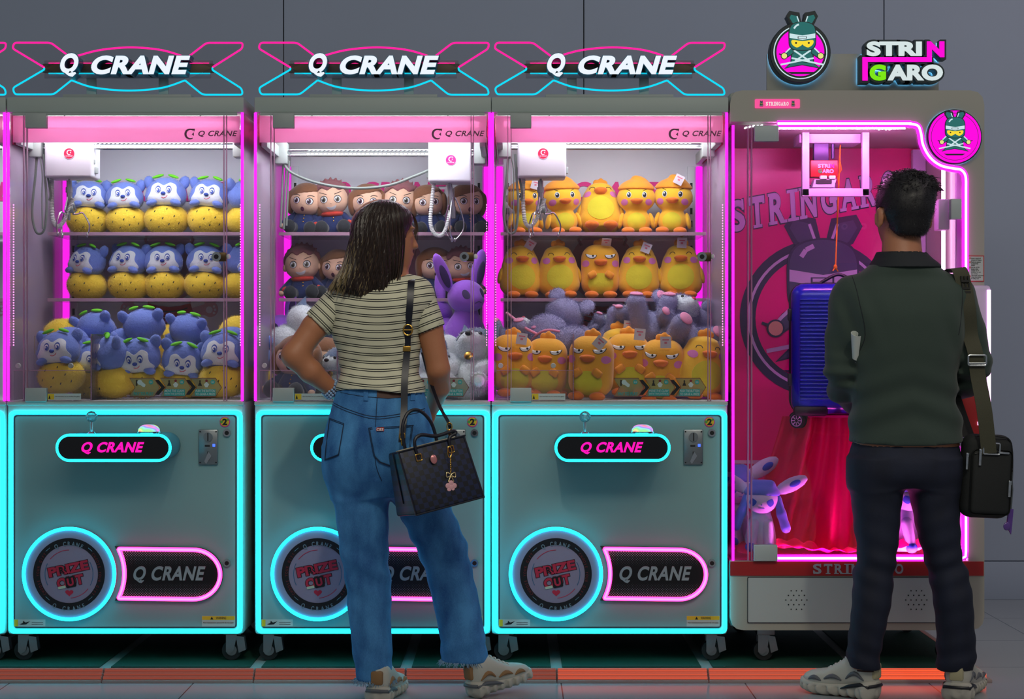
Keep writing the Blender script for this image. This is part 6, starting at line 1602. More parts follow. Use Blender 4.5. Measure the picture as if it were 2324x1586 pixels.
def shoe(person, name, heel, rz, pitch, mats, L=.27, wid=1.0, hgt=1.0, laces=True):
    """chunky sneaker, toe along local +x, heel at origin"""
    E = empty(name, Vector(heel) - person.o); E.parent = person.root; E.rotation_euler = (0, -math.radians(pitch), math.radians(rz))
    q = lambda p: Pt(p.y, p.z, p.x); k = L / .27
    def sole(p):
        r = [(-.012, 0, .030, .018, .020), (0, 0, .026, .034, .026), (.06, 0, .022, .037, .022), (.12, .0, .020, .038, .020), (.18, .003, .020, .047, .020), (.225, .003, .022, .044, .019), (.262, 0, .030, .026, .012), (.27, 0, .034, .010, .006)]
        d = s_stack(q(p), [(a * k, b, c * hgt, e * wid, f * hgt) for a, b, c, e, f in r], 3.2)
        return d + .0022 * np.sin(p.x * 210 + 4 * np.sin(p.y * 60)) * (p.z < .03)
    def upper(p):
        r = [(-.008, 0, .070, .014, .030), (.012, 0, .072, .032, .046), (.05, 0, .074, .036, .050), (.085, 0, .068, .037, .048), (.12, 0, .056, .038, .040), (.165, .002, .044, .043, .030), (.215, .002, .040, .041, .024), (.25, 0, .038, .026, .014), (.262, 0, .036, .010, .006)]
        d = s_stack(q(p), [(a * k, b, c * hgt, e * wid, f * hgt) for a, b, c, e, f in r], 2.4)
        return np.maximum(d, -s_ell(p, (.038 * k, 0, .125 * hgt), (.038 * k, .027 * wid, .030)))
    o1 = sculpt('sole', sole, (-.02, -.055 * wid, -.002), (L + .01, .058 * wid, .055 * hgt), .0042, mats[0], E)
    o2 = sculpt('upper', upper, (-.02, -.05 * wid, .02), (L, .052 * wid, .125 * hgt), .0042, mats[1], E)
    for s in (-1, 1):
        mb = MB()
        for x0, x1, z0, z1 in ((.02, .085, .052, .074), (.10, .16, .046, .058), (.17, .22, .040, .050)):
            pts = []
            for t in np.linspace(0, 1, 7):
                x = (x0 + (x1 - x0) * t) * k; z = (z0 + (z1 - z0) * math.sin(t * PI) * .8) * hgt
                ys = np.linspace(.07 * wid, 0, 60); F = upper(Pt(np.full(60, x), s * ys, np.full(60, z))); i = (F < 0).argmax(); pts.append((x, s * (ys[i] + .0005), z))
            mb.tube(pts, [.002, .005, .007, .008, .007, .005, .002], n=8)
        mb.build('side_overlay', mats[2], o2)
    mb = MB(); mb.box(-.013, .012, -.020 * wid, .020 * wid, .055 * hgt, .10 * hgt, .008); mb.build('heel_tab', mats[3], o2)
    mb = MB()
    for s in (-1, 1): mb.tube([(.0, s * .036 * wid, .034 * hgt), (.03, s * .0385 * wid, .040 * hgt), (.07, s * .0385 * wid, .033 * hgt), (.10, s * .039 * wid, .024 * hgt)], [.004, .007, .006, .002], n=8)
    mb.tube([(.002, -.034 * wid, .036 * hgt), (-.012, -.016 * wid, .038 * hgt), (-.012, .016 * wid, .038 * hgt), (.002, .034 * wid, .036 * hgt)], .0055, n=8)
    mb.build('dark_midsole_band', mats[4], o1)
    if laces:
        mb = MB()
        for i in range(5):
            x = (.088 + .019 * i) * k; ys = np.linspace(-.018, .018, 7); zz = []
            for y in ys:
                zs = np.linspace(.13, .03, 80) * hgt; F = upper(Pt(np.full(80, x), np.full(80, y), zs)); zz.append(zs[(F < 0).argmax()])
            mb.tube([(x + .006 * math.sin(j), ys[j], zz[j] + .001) for j in range(7)], .0026, n=6)
        mb.build('laces', mats[5], o2)
    return E

# ------------------------------------------------------------------ woman
WO = Person('woman seen from behind in striped T-shirt and frayed jeans with hand on hip', 870, -.42)
P, row = WO.P, WO.row
t_rows = [row(896, 760, 968, .124), row(868, 767, 960, .108), row(830, 772, 951, .086, .004), row(790, 763, 955, .092, .004), row(755, 752, 953, .100), row(720, 754, 966, .103, -.004), row(680, 758, 977, .100, -.006), row(652, 772, 974, .086), row(634, 806, 956, .068, .004), row(621, 846, 926, .052, .006)]
h_rows = [row(866, 771, 957, .094), row(905, 758, 967, .106, -.004), row(945, 747, 979, .118, -.010), row(1008, 734, 985, .128, -.016), row(1060, 737, 980, .120, -.012), row(1105, 750, 968, .106), row(1125, 762, 955, .09)]
l_rows = [row(1020, 742, 866, .10, -.01), row(1064, 738, 870, .098, -.01), row(1116, 753, 879, .092), row(1180, 762, 881, .086), row(1268, 775, 882, .078), row(1310, 783, 887, .076), row(1400, 791, 888, .070, -.005), row(1480, 801, 890, .068, -.01), row(1540, 810, 895, .068, -.012)]
r_rows = [row(1020, 860, 984, .10, -.01), row(1064, 866, 990, .098), row(1110, 882, 1010, .092, .01), row(1180, 909, 1036, .086, .03), row(1225, 931, 1054, .082, .045), row(1268, 951, 1063, .078, .055), row(1330, 970, 1078, .076, .06), row(1400, 987, 1092, .072, .06), row(1460, 996, 1103, .070, .058), row(1506, 999, 1107, .070, .056)]
shr = lambda R_, f, g=None: [(a, b, c, d * f, e * (g or f)) for a, b, c, d, e in R_]
hf = head_frame(P(869, 535), math.radians(16), math.radians(-3))
sl_l = (P(793, 664), P(721, 737, -.014)); sl_r = (P(944, 664), P(978, 750))
def w_body(p):
    d = smin(s_stack(p, shr([row(900, 772, 956, .084), row(868, 772, 956, .084)] + t_rows[2:], .90)), s_stack(p, shr(h_rows, .82)), .02)
    d = smin(d, s_stack(p, shr(l_rows, .78, .75)), .03); d = smin(d, s_stack(p, shr(r_rows, .78, .75)), .03)
    d = smin(d, s_cone(p, P(882, 606), P(884, 645), .046, .058), .03)
    d = smin(d, head_field(p, hf, 1.05), .02)
    d = smin(d, s_chain(p, [P(792, 666), P(716, 742, -.015), P(671, 806, -.035)], [.040, .0415, .039], .01), .02)
    d = smin(d, s_chain(p, [P(671, 806, -.035), P(706, 842, -.02), P(752, 884, .02)], [.038, .037, .025], .01), .02)
    d = smin(d, hand_field(p, P(752, 884, .02), P(790, 905, .10), (-.6, -.3, .6), 1, .92, .5), .008)
    d = smin(d, s_chain(p, [P(944, 666), P(976, 745), P(995, 838, .0)], [.040, .0405, .0365], .008), .015)
    d = smin(d, s_chain(p, [P(995, 838, .0), P(996, 880, .05), P(978, 925, .115)], [.0365, .035, .025], .006), .008)
    d = smin(d, hand_field(p, P(978, 925, .115), P(962, 965, .14), (.8, .3, .3), -1, .92, .5), .008)
    return d
lo = np.array(P(632, 1575)) - [0, .16, 0]; hi = np.array(P(1115, 445)) + [0, .26, 0]
wb = WO.add('body', w_body, lo, hi, .0062, m_skin)
mb = MB(); c, f, l, u = hf
for t in (-1, 1):
    e = c + (f * .0735 + l * (t * .029) + u * .004) * 1.05; mb.mi = 0; mb.ell(e, (.0115, .0115, .0115)); mb.mi = 1; mb.ell(e + f * .0085, (.0050, .0050, .0050))
WO.mesh('eyes', mb, [f_wht, m_hairw])
mb = MB(); mb.ell(c + (f * .0885 + u * -.052) * 1.05, (.010, .010, .005)); WO.mesh('lips', mb, m_lip)
# hair
hr_rows = [row(672, 792, 862, .020, -.075), row(656, 764, 880, .034, -.07), row(640, 762, 893, .046, -.06), row(616, 777, 905, .062, -.05), row(590, 788, 914, .074, -.042), row(560, 794, 919, .084, -.036), row(530, 797, 925, .090, -.030), row(505, 801, 936, .092, -.024), row(482, 812, 932, .088, -.016), row(464, 836, 910, .066, -.01), row(455, 858, 888, .03, -.01)]
def w_hair(p):
    d = s_stack(p, hr_rows, 2.1)
    ang = np.arctan2(p.x - P(870, 0)[0], -(p.y - WO.d))
    d = d + .0016 * np.sin(ang * 46 + 6 * np.sin(p.z * 9)) + .0010 * np.sin(ang * 103 + 9 * np.sin(p.z * 13)) + .004 * np.sin(ang * 9 + p.z * 8) * np.clip((P(0, 600)[2] - p.z) * 12, 0, 1)
    d = np.maximum(d, -(np.maximum(np.maximum(P(917, 0)[0] - p.x, .012 - (p.y - WO.d)), p.z - P(0, 508)[2])))
    return d
hz = WO.add('hair', w_hair, np.array(P(748, 680)) - [0, .16, 0], np.array(P(950, 448)) + [0, .11, 0], .0048, m_hairw)
rs = np.random.RandomState(3); stm = [MB(), MB(), MB()]
for i in range(520):
    u_ = i / 519; xb = 748 + (908 - 748) * (u_ ** .9) + rs.normal() * 3; yb = 672 - 10 * abs(u_ - .55) * 2 - (18 if u_ > .8 else 0) * (u_ - .8) * 5 + rs.normal() * 5
    xt = 846 + 60 * u_ + rs.normal() * 2; yt = 459 + abs(u_ - .45) * 12
    xm = 800 + 118 * u_ + rs.normal() * 2
    pts2 = smooth_poly([(xt, yt), (xt * .35 + xm * .65, yt + 35), (xm, 545), (xm * .55 + xb * .45, 612), (xb, yb)], False, 6)
    pts = []; X = np.array([P(a, b)[0] for a, b in pts2]); Z = np.array([P(a, b)[2] for a, b in pts2])
    Y = front_y(w_hair, X, Z, WO.d - .2, WO.d + .05, 160)
    if np.isnan(Y).any(): Y = np.where(np.isnan(Y), np.interp(np.arange(len(Y)), np.arange(len(Y))[~np.isnan(Y)], Y[~np.isnan(Y)]) if (~np.isnan(Y)).any() else WO.d - .08, Y)
    for j in range(len(X)): pts.append((X[j], Y[j] - .0003 - .0012 * rs.rand(), Z[j]))
    n_ = len(pts); rr = [.0006 + .0009 * math.sin(PI * min(1, (j + 1) / n_ * 1.0) * .85) for j in range(n_)]; rr[-1] = .0004
    w_ = 1 if (u_ < .20 and rs.rand() < .75) or (.2 < u_ < .5 and rs.rand() < .12) else (2 if rs.rand() < .09 else 0)
    if w_ == 1:
        q_ = int(n_ * rs.uniform(.45, .82)); stm[0].tube(pts[:q_ + 2], rr[:q_ + 2], n=5); pts, rr = pts[q_:], rr[q_:]
    stm[w_].tube(pts, rr, n=5)
for k_, m_, nm in ((0, m_hairw, 'dark_strands'), (1, m_hairb, 'blonde_strands'), (2, m_hairm, 'brown_strands')):
    o = stm[k_].build(nm, m_, hz); o['kind'] = 'stuff'
mb = MB()
for k_ in range(16):
    a = k_ / 15; pts = smooth_poly([P(905 + 14 * a, 463 + 10 * a, .0), P(930 + 8 * a, 480 + 8 * a, .03), P(942 + 6 * a - 3 * rs.rand(), 512 + 6 * a, .045), P(928 + 18 * a * rs.rand(), 545 + 40 * rs.rand(), .03)], False, 6)
    mb.tube(pts, [.0022 * (1 - .8 * j / len(pts)) for j in range(len(pts))], n=5)
o = mb.build('fringe', m_hairm, hz); o['kind'] = 'stuff'
# shirt
def w_shirt(p):
    d = s_stack(p, shr(t_rows, 1.0), 2.2)
    for a in (sl_l, sl_r): d = smin(d, s_cone(p, a[0], tuple(np.array(a[0]) * .8 + np.array(a[1]) * .2), .050, .050), .025)
    zr = p.z
    d = d + .0022 * np.sin((zr + .35 * np.abs(p.x - P(862, 0)[0])) * 95 + 2.5 * wob(p, 18, 8)) * np.clip((P(0, 760)[2] - zr) * 9, 0, 1) + .0012 * wob(p, 45, 21)
    return np.maximum(d, P(0, 885)[2] + .008 * np.sin((p.x - P(760, 0)[0]) * 18) - .004 - p.z)
m_str1 = stripe_mat('striped_jersey', 'weave')
sh_ = WO.add('striped_shirt', w_shirt, np.array(P(738, 885)) - [0, .13, 0], np.array(P(992, 612)) + [0, .13, 0], .005, m_str1)
PER = .0242
set_weave(sh_, lambda co: (co[:, 2] + .012 * np.cos((co[:, 0] - P(862, 0)[0]) * 14) - .05 * np.clip(co[:, 2] - P(0, 690)[2], 0, 1) * np.abs(co[:, 0] - P(862, 0)[0]) * 6) / PER)
for a, r0, r1 in ((sl_l, .055, .0505), (sl_r, .055, .049)):
    ax = Vector(a[1]) - Vector(a[0]); axn = ax.normalized(); e = Vector(a[0]) + ax * 1.25
    def sl(p):
        d = s_cone(p, a[0], tuple(e), r0, r1 - .001) + .0015 * wob(p, 55, 14)
        d = np.maximum(d, plane_cut(p, a[1], axn)); d = np.maximum(d, -plane_cut(p, tuple(Vector(a[0]) + axn * .004), axn))
        return np.maximum(d, -(np.maximum(s_cone(p, a[0], tuple(e), r0 - .006, r1 - .007), -plane_cut(p, tuple(Vector(a[1]) - axn * .02), axn))))
    mn = np.minimum(a[0], a[1]) - .065; mxx = np.maximum(a[0], a[1]) + .065
    so = sculpt('sleeve', sl, mn, mxx, .0045, m_str1, sh_)
    set_weave(so, lambda co: ((co - np.array(a[0])) @ np.array(axn)) / PER + .2)
    pass
mb = MB(); cc_ = P(882, 620); mb.tube([(cc_[0] + .053 * math.cos(t), cc_[1] + .004 + .056 * math.sin(t), cc_[2] + .004 * math.cos(2 * t) - .002) for t in np.linspace(0, 2 * PI, 40, endpoint=False)], .005, True, 8); mb.build('neckband', mat('black_neckband', (18, 20, 24), .8), sh_)
# jeans
kn_l, kn_r = P(830, 1290)[2], P(1005, 1250)[2]
def w_jeans(p):
    d = s_stack(p, h_rows, 2.15)
    A = s_stack(p, l_rows, 2.3); B = s_stack(p, r_rows, 2.3)
    mL = np.exp(-((p.z - kn_l) / .10) ** 2) + .7 * np.exp(-((p.z - P(0, 1130)[2]) / .05) ** 2) + .6 * np.exp(-((p.z - P(0, 1500)[2]) / .05) ** 2)
    mR = np.exp(-((p.z - kn_r) / .12) ** 2) + .8 * np.exp(-((p.z - P(0, 1140)[2]) / .05) ** 2) + .6 * np.exp(-((p.z - P(0, 1470)[2]) / .05) ** 2)
    A = A + 0.0026 * mL * np.sin(p.z * 85 + 9 * (p.x - P(830, 0)[0]) * 4 + 2.2 * wob(p, 16, 31)) + .002 * wob(p, 32, 33)
    B = B + 0.0030 * mR * np.sin(p.z * 80 - 34 * (p.x - P(1000, 0)[0]) + 2.2 * wob(p, 16, 35)) + .002 * wob(p, 32, 37)
    d = smin(d, smin(A, B, .012), .03)
    d = d + .0016 * wob(p, 40, 39)
    seam = .004 * np.exp(-((p.x - P(858, 0)[0]) / .010) ** 2) * (p.z > P(0, 1080)[2]) * (p.z < P(0, 930)[2])
    return d + seam
jn = WO.add('jeans', w_jeans, np.array(P(728, 1545)) - [0, .16, 0], np.array(P(1112, 862)) + [0, .16, 0], .0056, m_jean)
jy = lambda xs, zs: front_y(w_jeans, xs, zs, WO.d - .2, WO.d + .1)
def jpts(L_): return [P(a, b)[0::2] for a, b in L_]
Y0, Y1 = WO.d - .2, WO.d + .1
mb = MB()
for L_ in ([(757, 912), (800, 928), (856, 942), (915, 936), (966, 926)], [(757, 917), (800, 933), (856, 947), (915, 941), (966, 931)], [(862, 880), (860, 940), (857, 1000), (860, 1050), (872, 1085)], [(766, 888), (860, 900), (958, 893)]):
    stroke(mb, w_jeans, jpts(L_), .0012, .0006, Y0, Y1)
mb.build('seam_stitching', m_stitch, jn)
for poly in ([(751, 946), (788, 957), (777, 1028), (768, 1032), (742, 1042)], [(843, 966), (942, 961), (934, 1040), (905, 1058), (868, 1044), (855, 1030)]):
    Q_ = round_corners(jpts(poly), .004, 3); Q_ = [tuple(Vector(Q_[i]).lerp(Vector(Q_[(i + 1) % len(Q_)]), t)) for i in range(len(Q_)) for t in (0, .34, .67)]
    mb = MB(); patch(mb, w_jeans, Q_, .0022, 6, Y0, Y1); pk = mb.build('back_pocket', m_jean, jn, angle=None)
    mb = MB(); n_ = len(Q_); cx_ = np.mean(np.array(Q_), 0)
    for f_ in (.985, .93): stroke(mb, w_jeans, [tuple(cx_ + (np.array(q_) - cx_) * f_) for q_ in Q_ + Q_[:1]][::2], .0010, .0030, Y0, Y1)
    mb.build('pocket_stitching', m_stitch, pk)
mb = MB(); patch(mb, w_jeans, jpts([(861, 882), (886, 884), (914, 882), (914, 900), (886, 902), (861, 900)]), .003, 4, Y0, Y1); mb.build('leather_label', mat('leather_label', (70, 38, 26), .6), jn)
mb = MB(); Q_ = jpts([(861, 966), (878, 966), (878, 974), (861, 974)]); patch(mb, w_jeans, Q_, .0045, 3, Y0, Y1); rl = mb.build('red_tab', f_redc, jn, smooth=False)
mb = MB(); yy = float(jy([P(869, 970)[0]], [P(869, 970)[2]])[0]) - .0075; a, b = P(862, 973), P(877, 967); add_text(mb, 'cas', a[0], b[0], a[2], b[2], yy, yy + .003, .2, .01); mb.build('tab_lettering', f_wht, rl, smooth=False)
for px_ in (836, 940):
    mb = MB(); patch(mb, w_jeans, jpts([(px_ - 5, 870), (px_ + 5, 870), (px_ + 5, 907), (px_ - 5, 907)]), .004, 3, Y0, Y1); mb.build('belt_loop', m_jean, jn)
for R_, nm in ((l_rows, 'l'), (r_rows, 'r')):
    z_, cx_, cy_, rx_, ry_ = sorted(R_)[0]; mb = MB()
    for k_ in range(150):
        t = 2 * PI * k_ / 150 + rs.normal() * .02; a = Vector((cx_ + rx_ * math.cos(t) * .99, cy_ + ry_ * math.sin(t) * .99, z_ + .004))
        o_ = Vector((math.cos(t) * .008 * (.4 + rs.rand()), math.sin(t) * .008 * (.4 + rs.rand()), -.008 - .012 * rs.rand()))
        mb.tube([a, a + o_ * .5 + Vector((rs.normal() * .002, 0, .002)), a + o_ + Vector((rs.normal() * .004, 0, 0))], [.0016, .0012, .0005], n=5)
    o = mb.build('frayed_hem', m_fray, jn); o['kind'] = 'stuff'
m_sh1 = mat('sneaker_white', (196, 194, 180), .55); m_sole = mat('sneaker_sole', (190, 186, 172), .6); m_tan = mat('sneaker_tan', (150, 112, 70), .6); m_shg = mat('sneaker_grey', (96, 100, 104), .5); m_dk = mat('sneaker_dark', (24, 26, 32), .4); m_lace = mat('lace_white', (215, 215, 205), .7)
MT = [m_sole, m_sh1, m_tan, m_tan, m_shg, m_lace]
shoe(WO, 'left_sneaker', P(860, 1586, -.075)[:2] + (.002,), 78, 0, MT, .25, .98)
shoe(WO, 'right_sneaker', W(1072, 793, -.40)[:2] + (.004,), 38, 8, MT, .235, 1.0)
# bracelet
mb = MB()
for k_ in range(3):
    c_ = Vector(P(747 + 4 * k_, 879 + 4 * k_, .015)); ax = (Vector(P(752, 884, .02)) - Vector(P(706, 842, -.02))).normalized(); q_ = Vector((0, 0, 1)).rotation_difference(ax).to_matrix()
    for j in range(18): t = 2 * PI * j / 18; mb.ell(c_ + q_ @ Vector((.029 * math.cos(t), .029 * math.sin(t), .002 * math.sin(5 * t))), (.0045, .0045, .0045), u=8, v=6)
tag(mb.build('bead_bracelet', mat('clear_beads', (150, 180, 215), .15)), 'pale blue beaded bracelets on the woman\'s left wrist', 'bracelet')

# ------------------------------------------------------------------ handbag
HB = empty('handbag', W(983, 1080, -.645), math.radians(24), 'dark navy checkered handbag with pink flower charm at the woman\'s hip', 'handbag')
HB.rotation_euler = Euler((0, math.radians(-14), 0)).to_matrix().to_4x4().to_euler() if False else (Matrix.Rotation(math.radians(-13), 3, 'Y') @ Matrix.Rotation(math.radians(27), 3, 'Z')).to_euler()
def checker():
    m = mat('checkered_leather', (18, 24, 44), .42)
    nt = m.node_tree; N = nt.nodes; L = nt.links; tc = N.new('ShaderNodeTexCoord'); ck = N.new('ShaderNodeTexChecker'); ck.inputs['Scale'].default_value = 62
    mp = N.new('ShaderNodeMapping'); mp.inputs['Scale'].default_value = (1, .0001, 1); mp.inputs['Location'].default_value = (.003, .0043, .003)
    ck.inputs['Color1'].default_value = lin((9, 13, 24)); ck.inputs['Color2'].default_value = lin((18, 30, 64))
    L.new(tc.outputs['Object'], mp.inputs[0]); L.new(mp.outputs[0], ck.inputs[0]); L.new(ck.outputs[0], N['Principled BSDF'].inputs['Base Color']); return m
m_chk = checker(); m_lea = mat('navy_leather', (14, 18, 32), .4, bump=.05, bscale=500)
Hw, Hh, Hd = .116, .098, .078
mb = MB(); vs = mb.box(-Hw, Hw, -Hd, Hd, -Hh, Hh, .008, 3)
for v in mb.bm.verts:
    t = (v.co.z + Hh) / (2 * Hh); v.co.y *= 1 - .45 * t; v.co.x *= 1 - .04 * t
bgb = mb.build('bag_body', m_chk, HB)
mb = MB()
for s in (-1, 1): mb.tube([(s * Hw, -Hd * .95, -Hh), (s * (Hw - .004), -Hd * .52, Hh)], .003, n=6); mb.tube([(s * (Hw + .001), 0, -Hh * .6), (s * (Hw - .002), 0, Hh)], .002, n=6)
mb.tube([(-Hw, -Hd, -Hh + .002), (Hw, -Hd, -Hh + .002)], .003, n=6); mb.tube([(-Hw, -Hd * .55, Hh), (Hw, -Hd * .55, Hh)], .003, n=6)
mb.build('leather_piping', m_lea, bgb)
mb = MB(); mb.box(-Hw * .85, Hw * .85, -.008, .008, Hh, Hh + .003); mb.build('zip_lining', mat('cream_lining', (200, 190, 160), .7), bgb)
for y_, pts in ((.036, [(-.055, Hh - .01), (-.05, Hh + .06), (-.02, Hh + .105), (.02, Hh + .105), (.05, Hh + .06), (.055, Hh - .01)]), (-.046, [(-.055, Hh - .035), (-.055, Hh + .018), (-.03, Hh + .034), (.02, Hh + .02), (.075, Hh + .022), (.085, Hh + .014), (.06, Hh + .004), (.055, Hh - .035)])):
    mb = MB(); mb.tube(smooth_poly([(a, y_, b) for a, b in pts], False, 6), .0055, n=8); hd_ = mb.build('carry_handle', m_lea, HB)
    if y_ < 0:
        mb = MB()
        for a in (-.055, .055): mb.tube(rrect_ := [(a + q_[0], y_ - .006, Hh - .03 + q_[1]) for q_ in rrect(-.009, .009, -.010, .010, .003, 3)], .0018, True, 6)
        mb.build('handle_buckle', m_gold, hd_)
mb = MB(); mb.ell((-.012, -.060, .052), (.011, .004, .0145)); mb.build('oval_badge', mat('rose_gold', (225, 150, 150), .25, .6), HB)
ch = empty('bag_charm', (.040, -.068, .058)); ch.parent = HB; ch.rotation_euler = (0, math.radians(13), 0)
mb = MB(); mb.tube(smooth_poly([(-.004, 0, .02), (.006, 0, .014), (.006, 0, -.004), (-.002, 0, -.012), (-.006, 0, 0)], True, 5), .0016, True, 6)
for k_ in range(9): mb.ell((.002 + .001 * (k_ % 2), 0, -.014 - .0055 * k_), (.0022, .002, .0034), u=8, v=6)
mb.build('gold_clasp_chain', m_gold, ch)
mb = MB()
for s in (-1, 1): mb.tube(smooth_poly([(.003, 0, -.066), (.003 + s * .013, 0, -.058), (.003 + s * .014, 0, -.072)], True, 5), .0016, True, 6); mb.tube([(.003, 0, -.066), (.003 + s * .009, 0, -.086)], .0016, n=6)
mb.build('ribbon_bow', mat('pale_gold', (225, 205, 150), .3, .8), ch)
mb = MB()
for k_ in range(5): t = PI / 2 + 2 * PI * k_ / 5; mb.ell((.003 + .011 * math.cos(t), 0, -.102 + .012 * math.sin(t)), (.0085, .002, .0085))
mb.ell((.003, 0, -.102), (.009, .0024, .009)); mb.build('pink_flower', mat('pink_enamel', (226, 170, 176), .4), ch)
# strap of the handbag
def ribbon(mb, pts, w, wd=(1, 0, 0), th=.0025):
    pts = [Vector(p) for p in smooth_poly(pts, False, 6)]; a = Vector(wd).normalized() * w / 2; n_ = Vector((0, th, 0))
    R_ = []
    for i, p in enumerate(pts):
        t = (pts[min(i + 1, len(pts) - 1)] - pts[max(i - 1, 0)]).normalized(); s_ = (a - t * a.dot(t)).normalized() * w / 2; nn = t.cross(s_).normalized() * th / 2
        R_.append([mb.bm.verts.new(p + s_ + nn), mb.bm.verts.new(p - s_ + nn), mb.bm.verts.new(p - s_ - nn), mb.bm.verts.new(p + s_ - nn)])
    fs = [mb.bm.faces.new(R_[0]), mb.bm.faces.new(R_[-1][::-1])]
    for i in range(len(R_) - 1):
        for j in range(4): fs.append(mb.bm.faces.new((R_[i][j], R_[i + 1][j], R_[i + 1][(j + 1) % 4], R_[i][(j + 1) % 4])))
    mb._mark(fs)
sp = []
for a, b in ((936, 640), (934, 690), (929, 745), (926, 800), (922, 860)):
    x, _, z = P(a, b); y = float(front_y(w_shirt, [x], [z], WO.d - .2, WO.d + .1)[0]); sp.append((x, y - .005, z))
HBi = HB.matrix_basis.inverted()
mb = MB(); full = [(P(937, 630)[0], WO.d + .04, P(0, 628)[2])] + sp + [tuple(W(917, 930, -.57)), tuple(W(913, 985, -.60)), tuple(W(912, 1004, -.605))]
ribbon(mb, full, .021); mb.xform(HBi); st = mb.build('shoulder_strap', m_lea, HB)
mb = MB(); ribbon(mb, [P(955, 800, .12), P(972, 855, .05), P(998, 915, -.09), tuple(W(1016, 955, -.60)), tuple(W(1022, 972, -.605))], .010); mb.xform(HBi); mb.build('strap_front_run', m_lea, st)
mb = MB()
for (a, b), s_ in (((928, 752), .0165), ):
    c_ = Vector(sp[2]) + Vector((0, -.004, -.006)); mb.tube([c_ + Vector((s_ * .85 * math.cos(t), 0, s_ * math.sin(t))) for t in np.linspace(0, 2 * PI, 20, endpoint=False)], .0024, True, 8); mb.tube([c_ + Vector((-s_ * .8, 0, 0)), c_ + Vector((s_ * .8, 0, 0))], .002, n=6)
c_ = Vector(sp[3]) + Vector((0, -.003, .012)); mb.box(c_.x - .012, c_.x + .012, c_.y - .002, c_.y + .002, c_.z - .008, c_.z + .008, .001)
for c_ in (W(913, 990, -.605), W(1020, 968, -.61)):
    mb.tube([c_ + Vector((.008 * math.cos(t), 0, .012 * math.sin(t))) for t in np.linspace(0, 2 * PI, 16, endpoint=False)], .002, True, 6); mb.ell(c_ + Vector((0, 0, -.018)), (.005, .004, .012))
mb.xform(HBi); mb.build('gold_buckles', m_gold, st)

# ------------------------------------------------------------------ man
MN = Person('man seen from behind in dark green polo and navy trousers', 2055, -.40)
P, row = MN.P, MN.row
m_polo = mat('dark_green_jersey', (46, 62, 55), .85, var=.10, vscale=6, bump=.15, bscale=600, sheen=.15); m_coll = mat('dark_collar', (22, 28, 34), .8)
t2 = [row(1010, 1925, 2188, .126), row(960, 1928, 2180, .118), row(900, 1929, 2169, .112, -.004), row(830, 1921, 2173, .118, -.008), row(760, 1908, 2188, .122, -.010), row(700, 1898, 2198, .118, -.010), row(655, 1906, 2196, .104, -.004), row(630, 1932, 2170, .088), row(612, 1962, 2140, .090, .002), row(594, 1982, 2120, .086, .004)]
p_h = [row(985, 1946, 2166, .098), row(1012, 1932, 2175, .111, -.004), row(1050, 1926, 2176, .122, -.012), row(1085, 1926, 2174, .116, -.008), row(1104, 1932, 2170, .10)]
p_l = [row(1040, 1928, 2052, .105, -.01), row(1090, 1927, 2050, .10, -.006), row(1142, 1934, 2044, .092), row(1203, 1939, 2039, .084), row(1259, 1948, 2032, .076), row(1300, 1938, 2027, .074), row(1354, 1932, 2021, .076, -.01), row(1419, 1928, 2006, .070, -.012), row(1475, 1922, 1996, .066, -.01), row(1515, 1923, 1994, .066, -.008)]
p_r = [row(1040, 2052, 2176, .105, -.01), row(1090, 2058, 2175, .10, -.006), row(1142, 2070, 2175, .092), row(1203, 2082, 2178, .084), row(1259, 2098, 2182, .076), row(1300, 2106, 2196, .074), row(1354, 2116, 2202, .076, -.01), row(1419, 2124, 2208, .070, -.012), row(1475, 2126, 2213, .066, -.01), row(1520, 2128, 2207, .066, -.008)]
mf = head_frame(P(2050, 487), math.radians(106), math.radians(4))
armL = ([P(1928, 668), P(1908, 755, -.005), P(1906, 842, -.01)], [.056, .049, .047]); foreL = ([P(1906, 842, -.01), P(1918, 885, .06), P(1958, 918, .19)], [.047, .045, .034])
armR = ([P(2172, 668), P(2201, 750, -.005), P(2212, 825, -.01)], [.058, .050, .048]); foreR = ([P(2212, 825, -.01), P(2204, 868, .06), P(2160, 905, .20)], [.047, .045, .034])
def m_body_f(p):
    d = smin(s_stack(p, shr(t2, .90)), s_stack(p, shr(p_h, .90)), .02)
    d = smin(d, s_stack(p, shr(p_l, .78)), .03); d = smin(d, s_stack(p, shr(p_r, .78)), .03)
    d = smin(d, s_cone(p, P(2046, 540, .0), P(2046, 610, -.01), .060, .068), .03)
    d = smin(d, head_field(p, mf, 1.06), .02)
    for A, B, wr, tp_, th in ((armL, foreL, P(1958, 918, .19), P(2010, 915, .25), -1), (armR, foreR, P(2160, 905, .20), P(2105, 905, .25), 1)):
        d = smin(d, s_chain(p, A[0], [r * .82 for r in A[1]], .01), .03); d = smin(d, s_chain(p, B[0], [r * .82 for r in B[1]], .01), .02)
        d = smin(d, hand_field(p, wr, tp_, (0, .5, .8), th, 1.0, .55), .008)
    c, f, l, u = mf
    for t in (-1, 1):
        e = c + f * -.010 + l * (t * .090) + u * -.012; R_ = Matrix((f, l, u)).transposed() @ rotm(0, 0, t * 28)
        ear = np.maximum(s_ell(p, e, (.019, .0085, .034), R_), -s_ell(p, e + f * .006 + l * (t * .008), (.010, .005, .022), R_)); d = smin(d, ear, .006)
    return d
MN.add('body', m_body_f, np.array(P(1865, 1575)) - [0, .16, 0], np.array(P(2250, 380)) + [0, .36, 0], .0066, m_skin2)
c, f, l, u = mf; mb = MB()
for t in (-1, 1):
    e = c + (f * .0775 + l * (t * .0305) + u * .004) * 1.06; mb.mi = 0; mb.ell(e, (.013, .013, .013)); mb.mi = 1; mb.ell(e + f * .0098, (.0058, .0058, .0058))
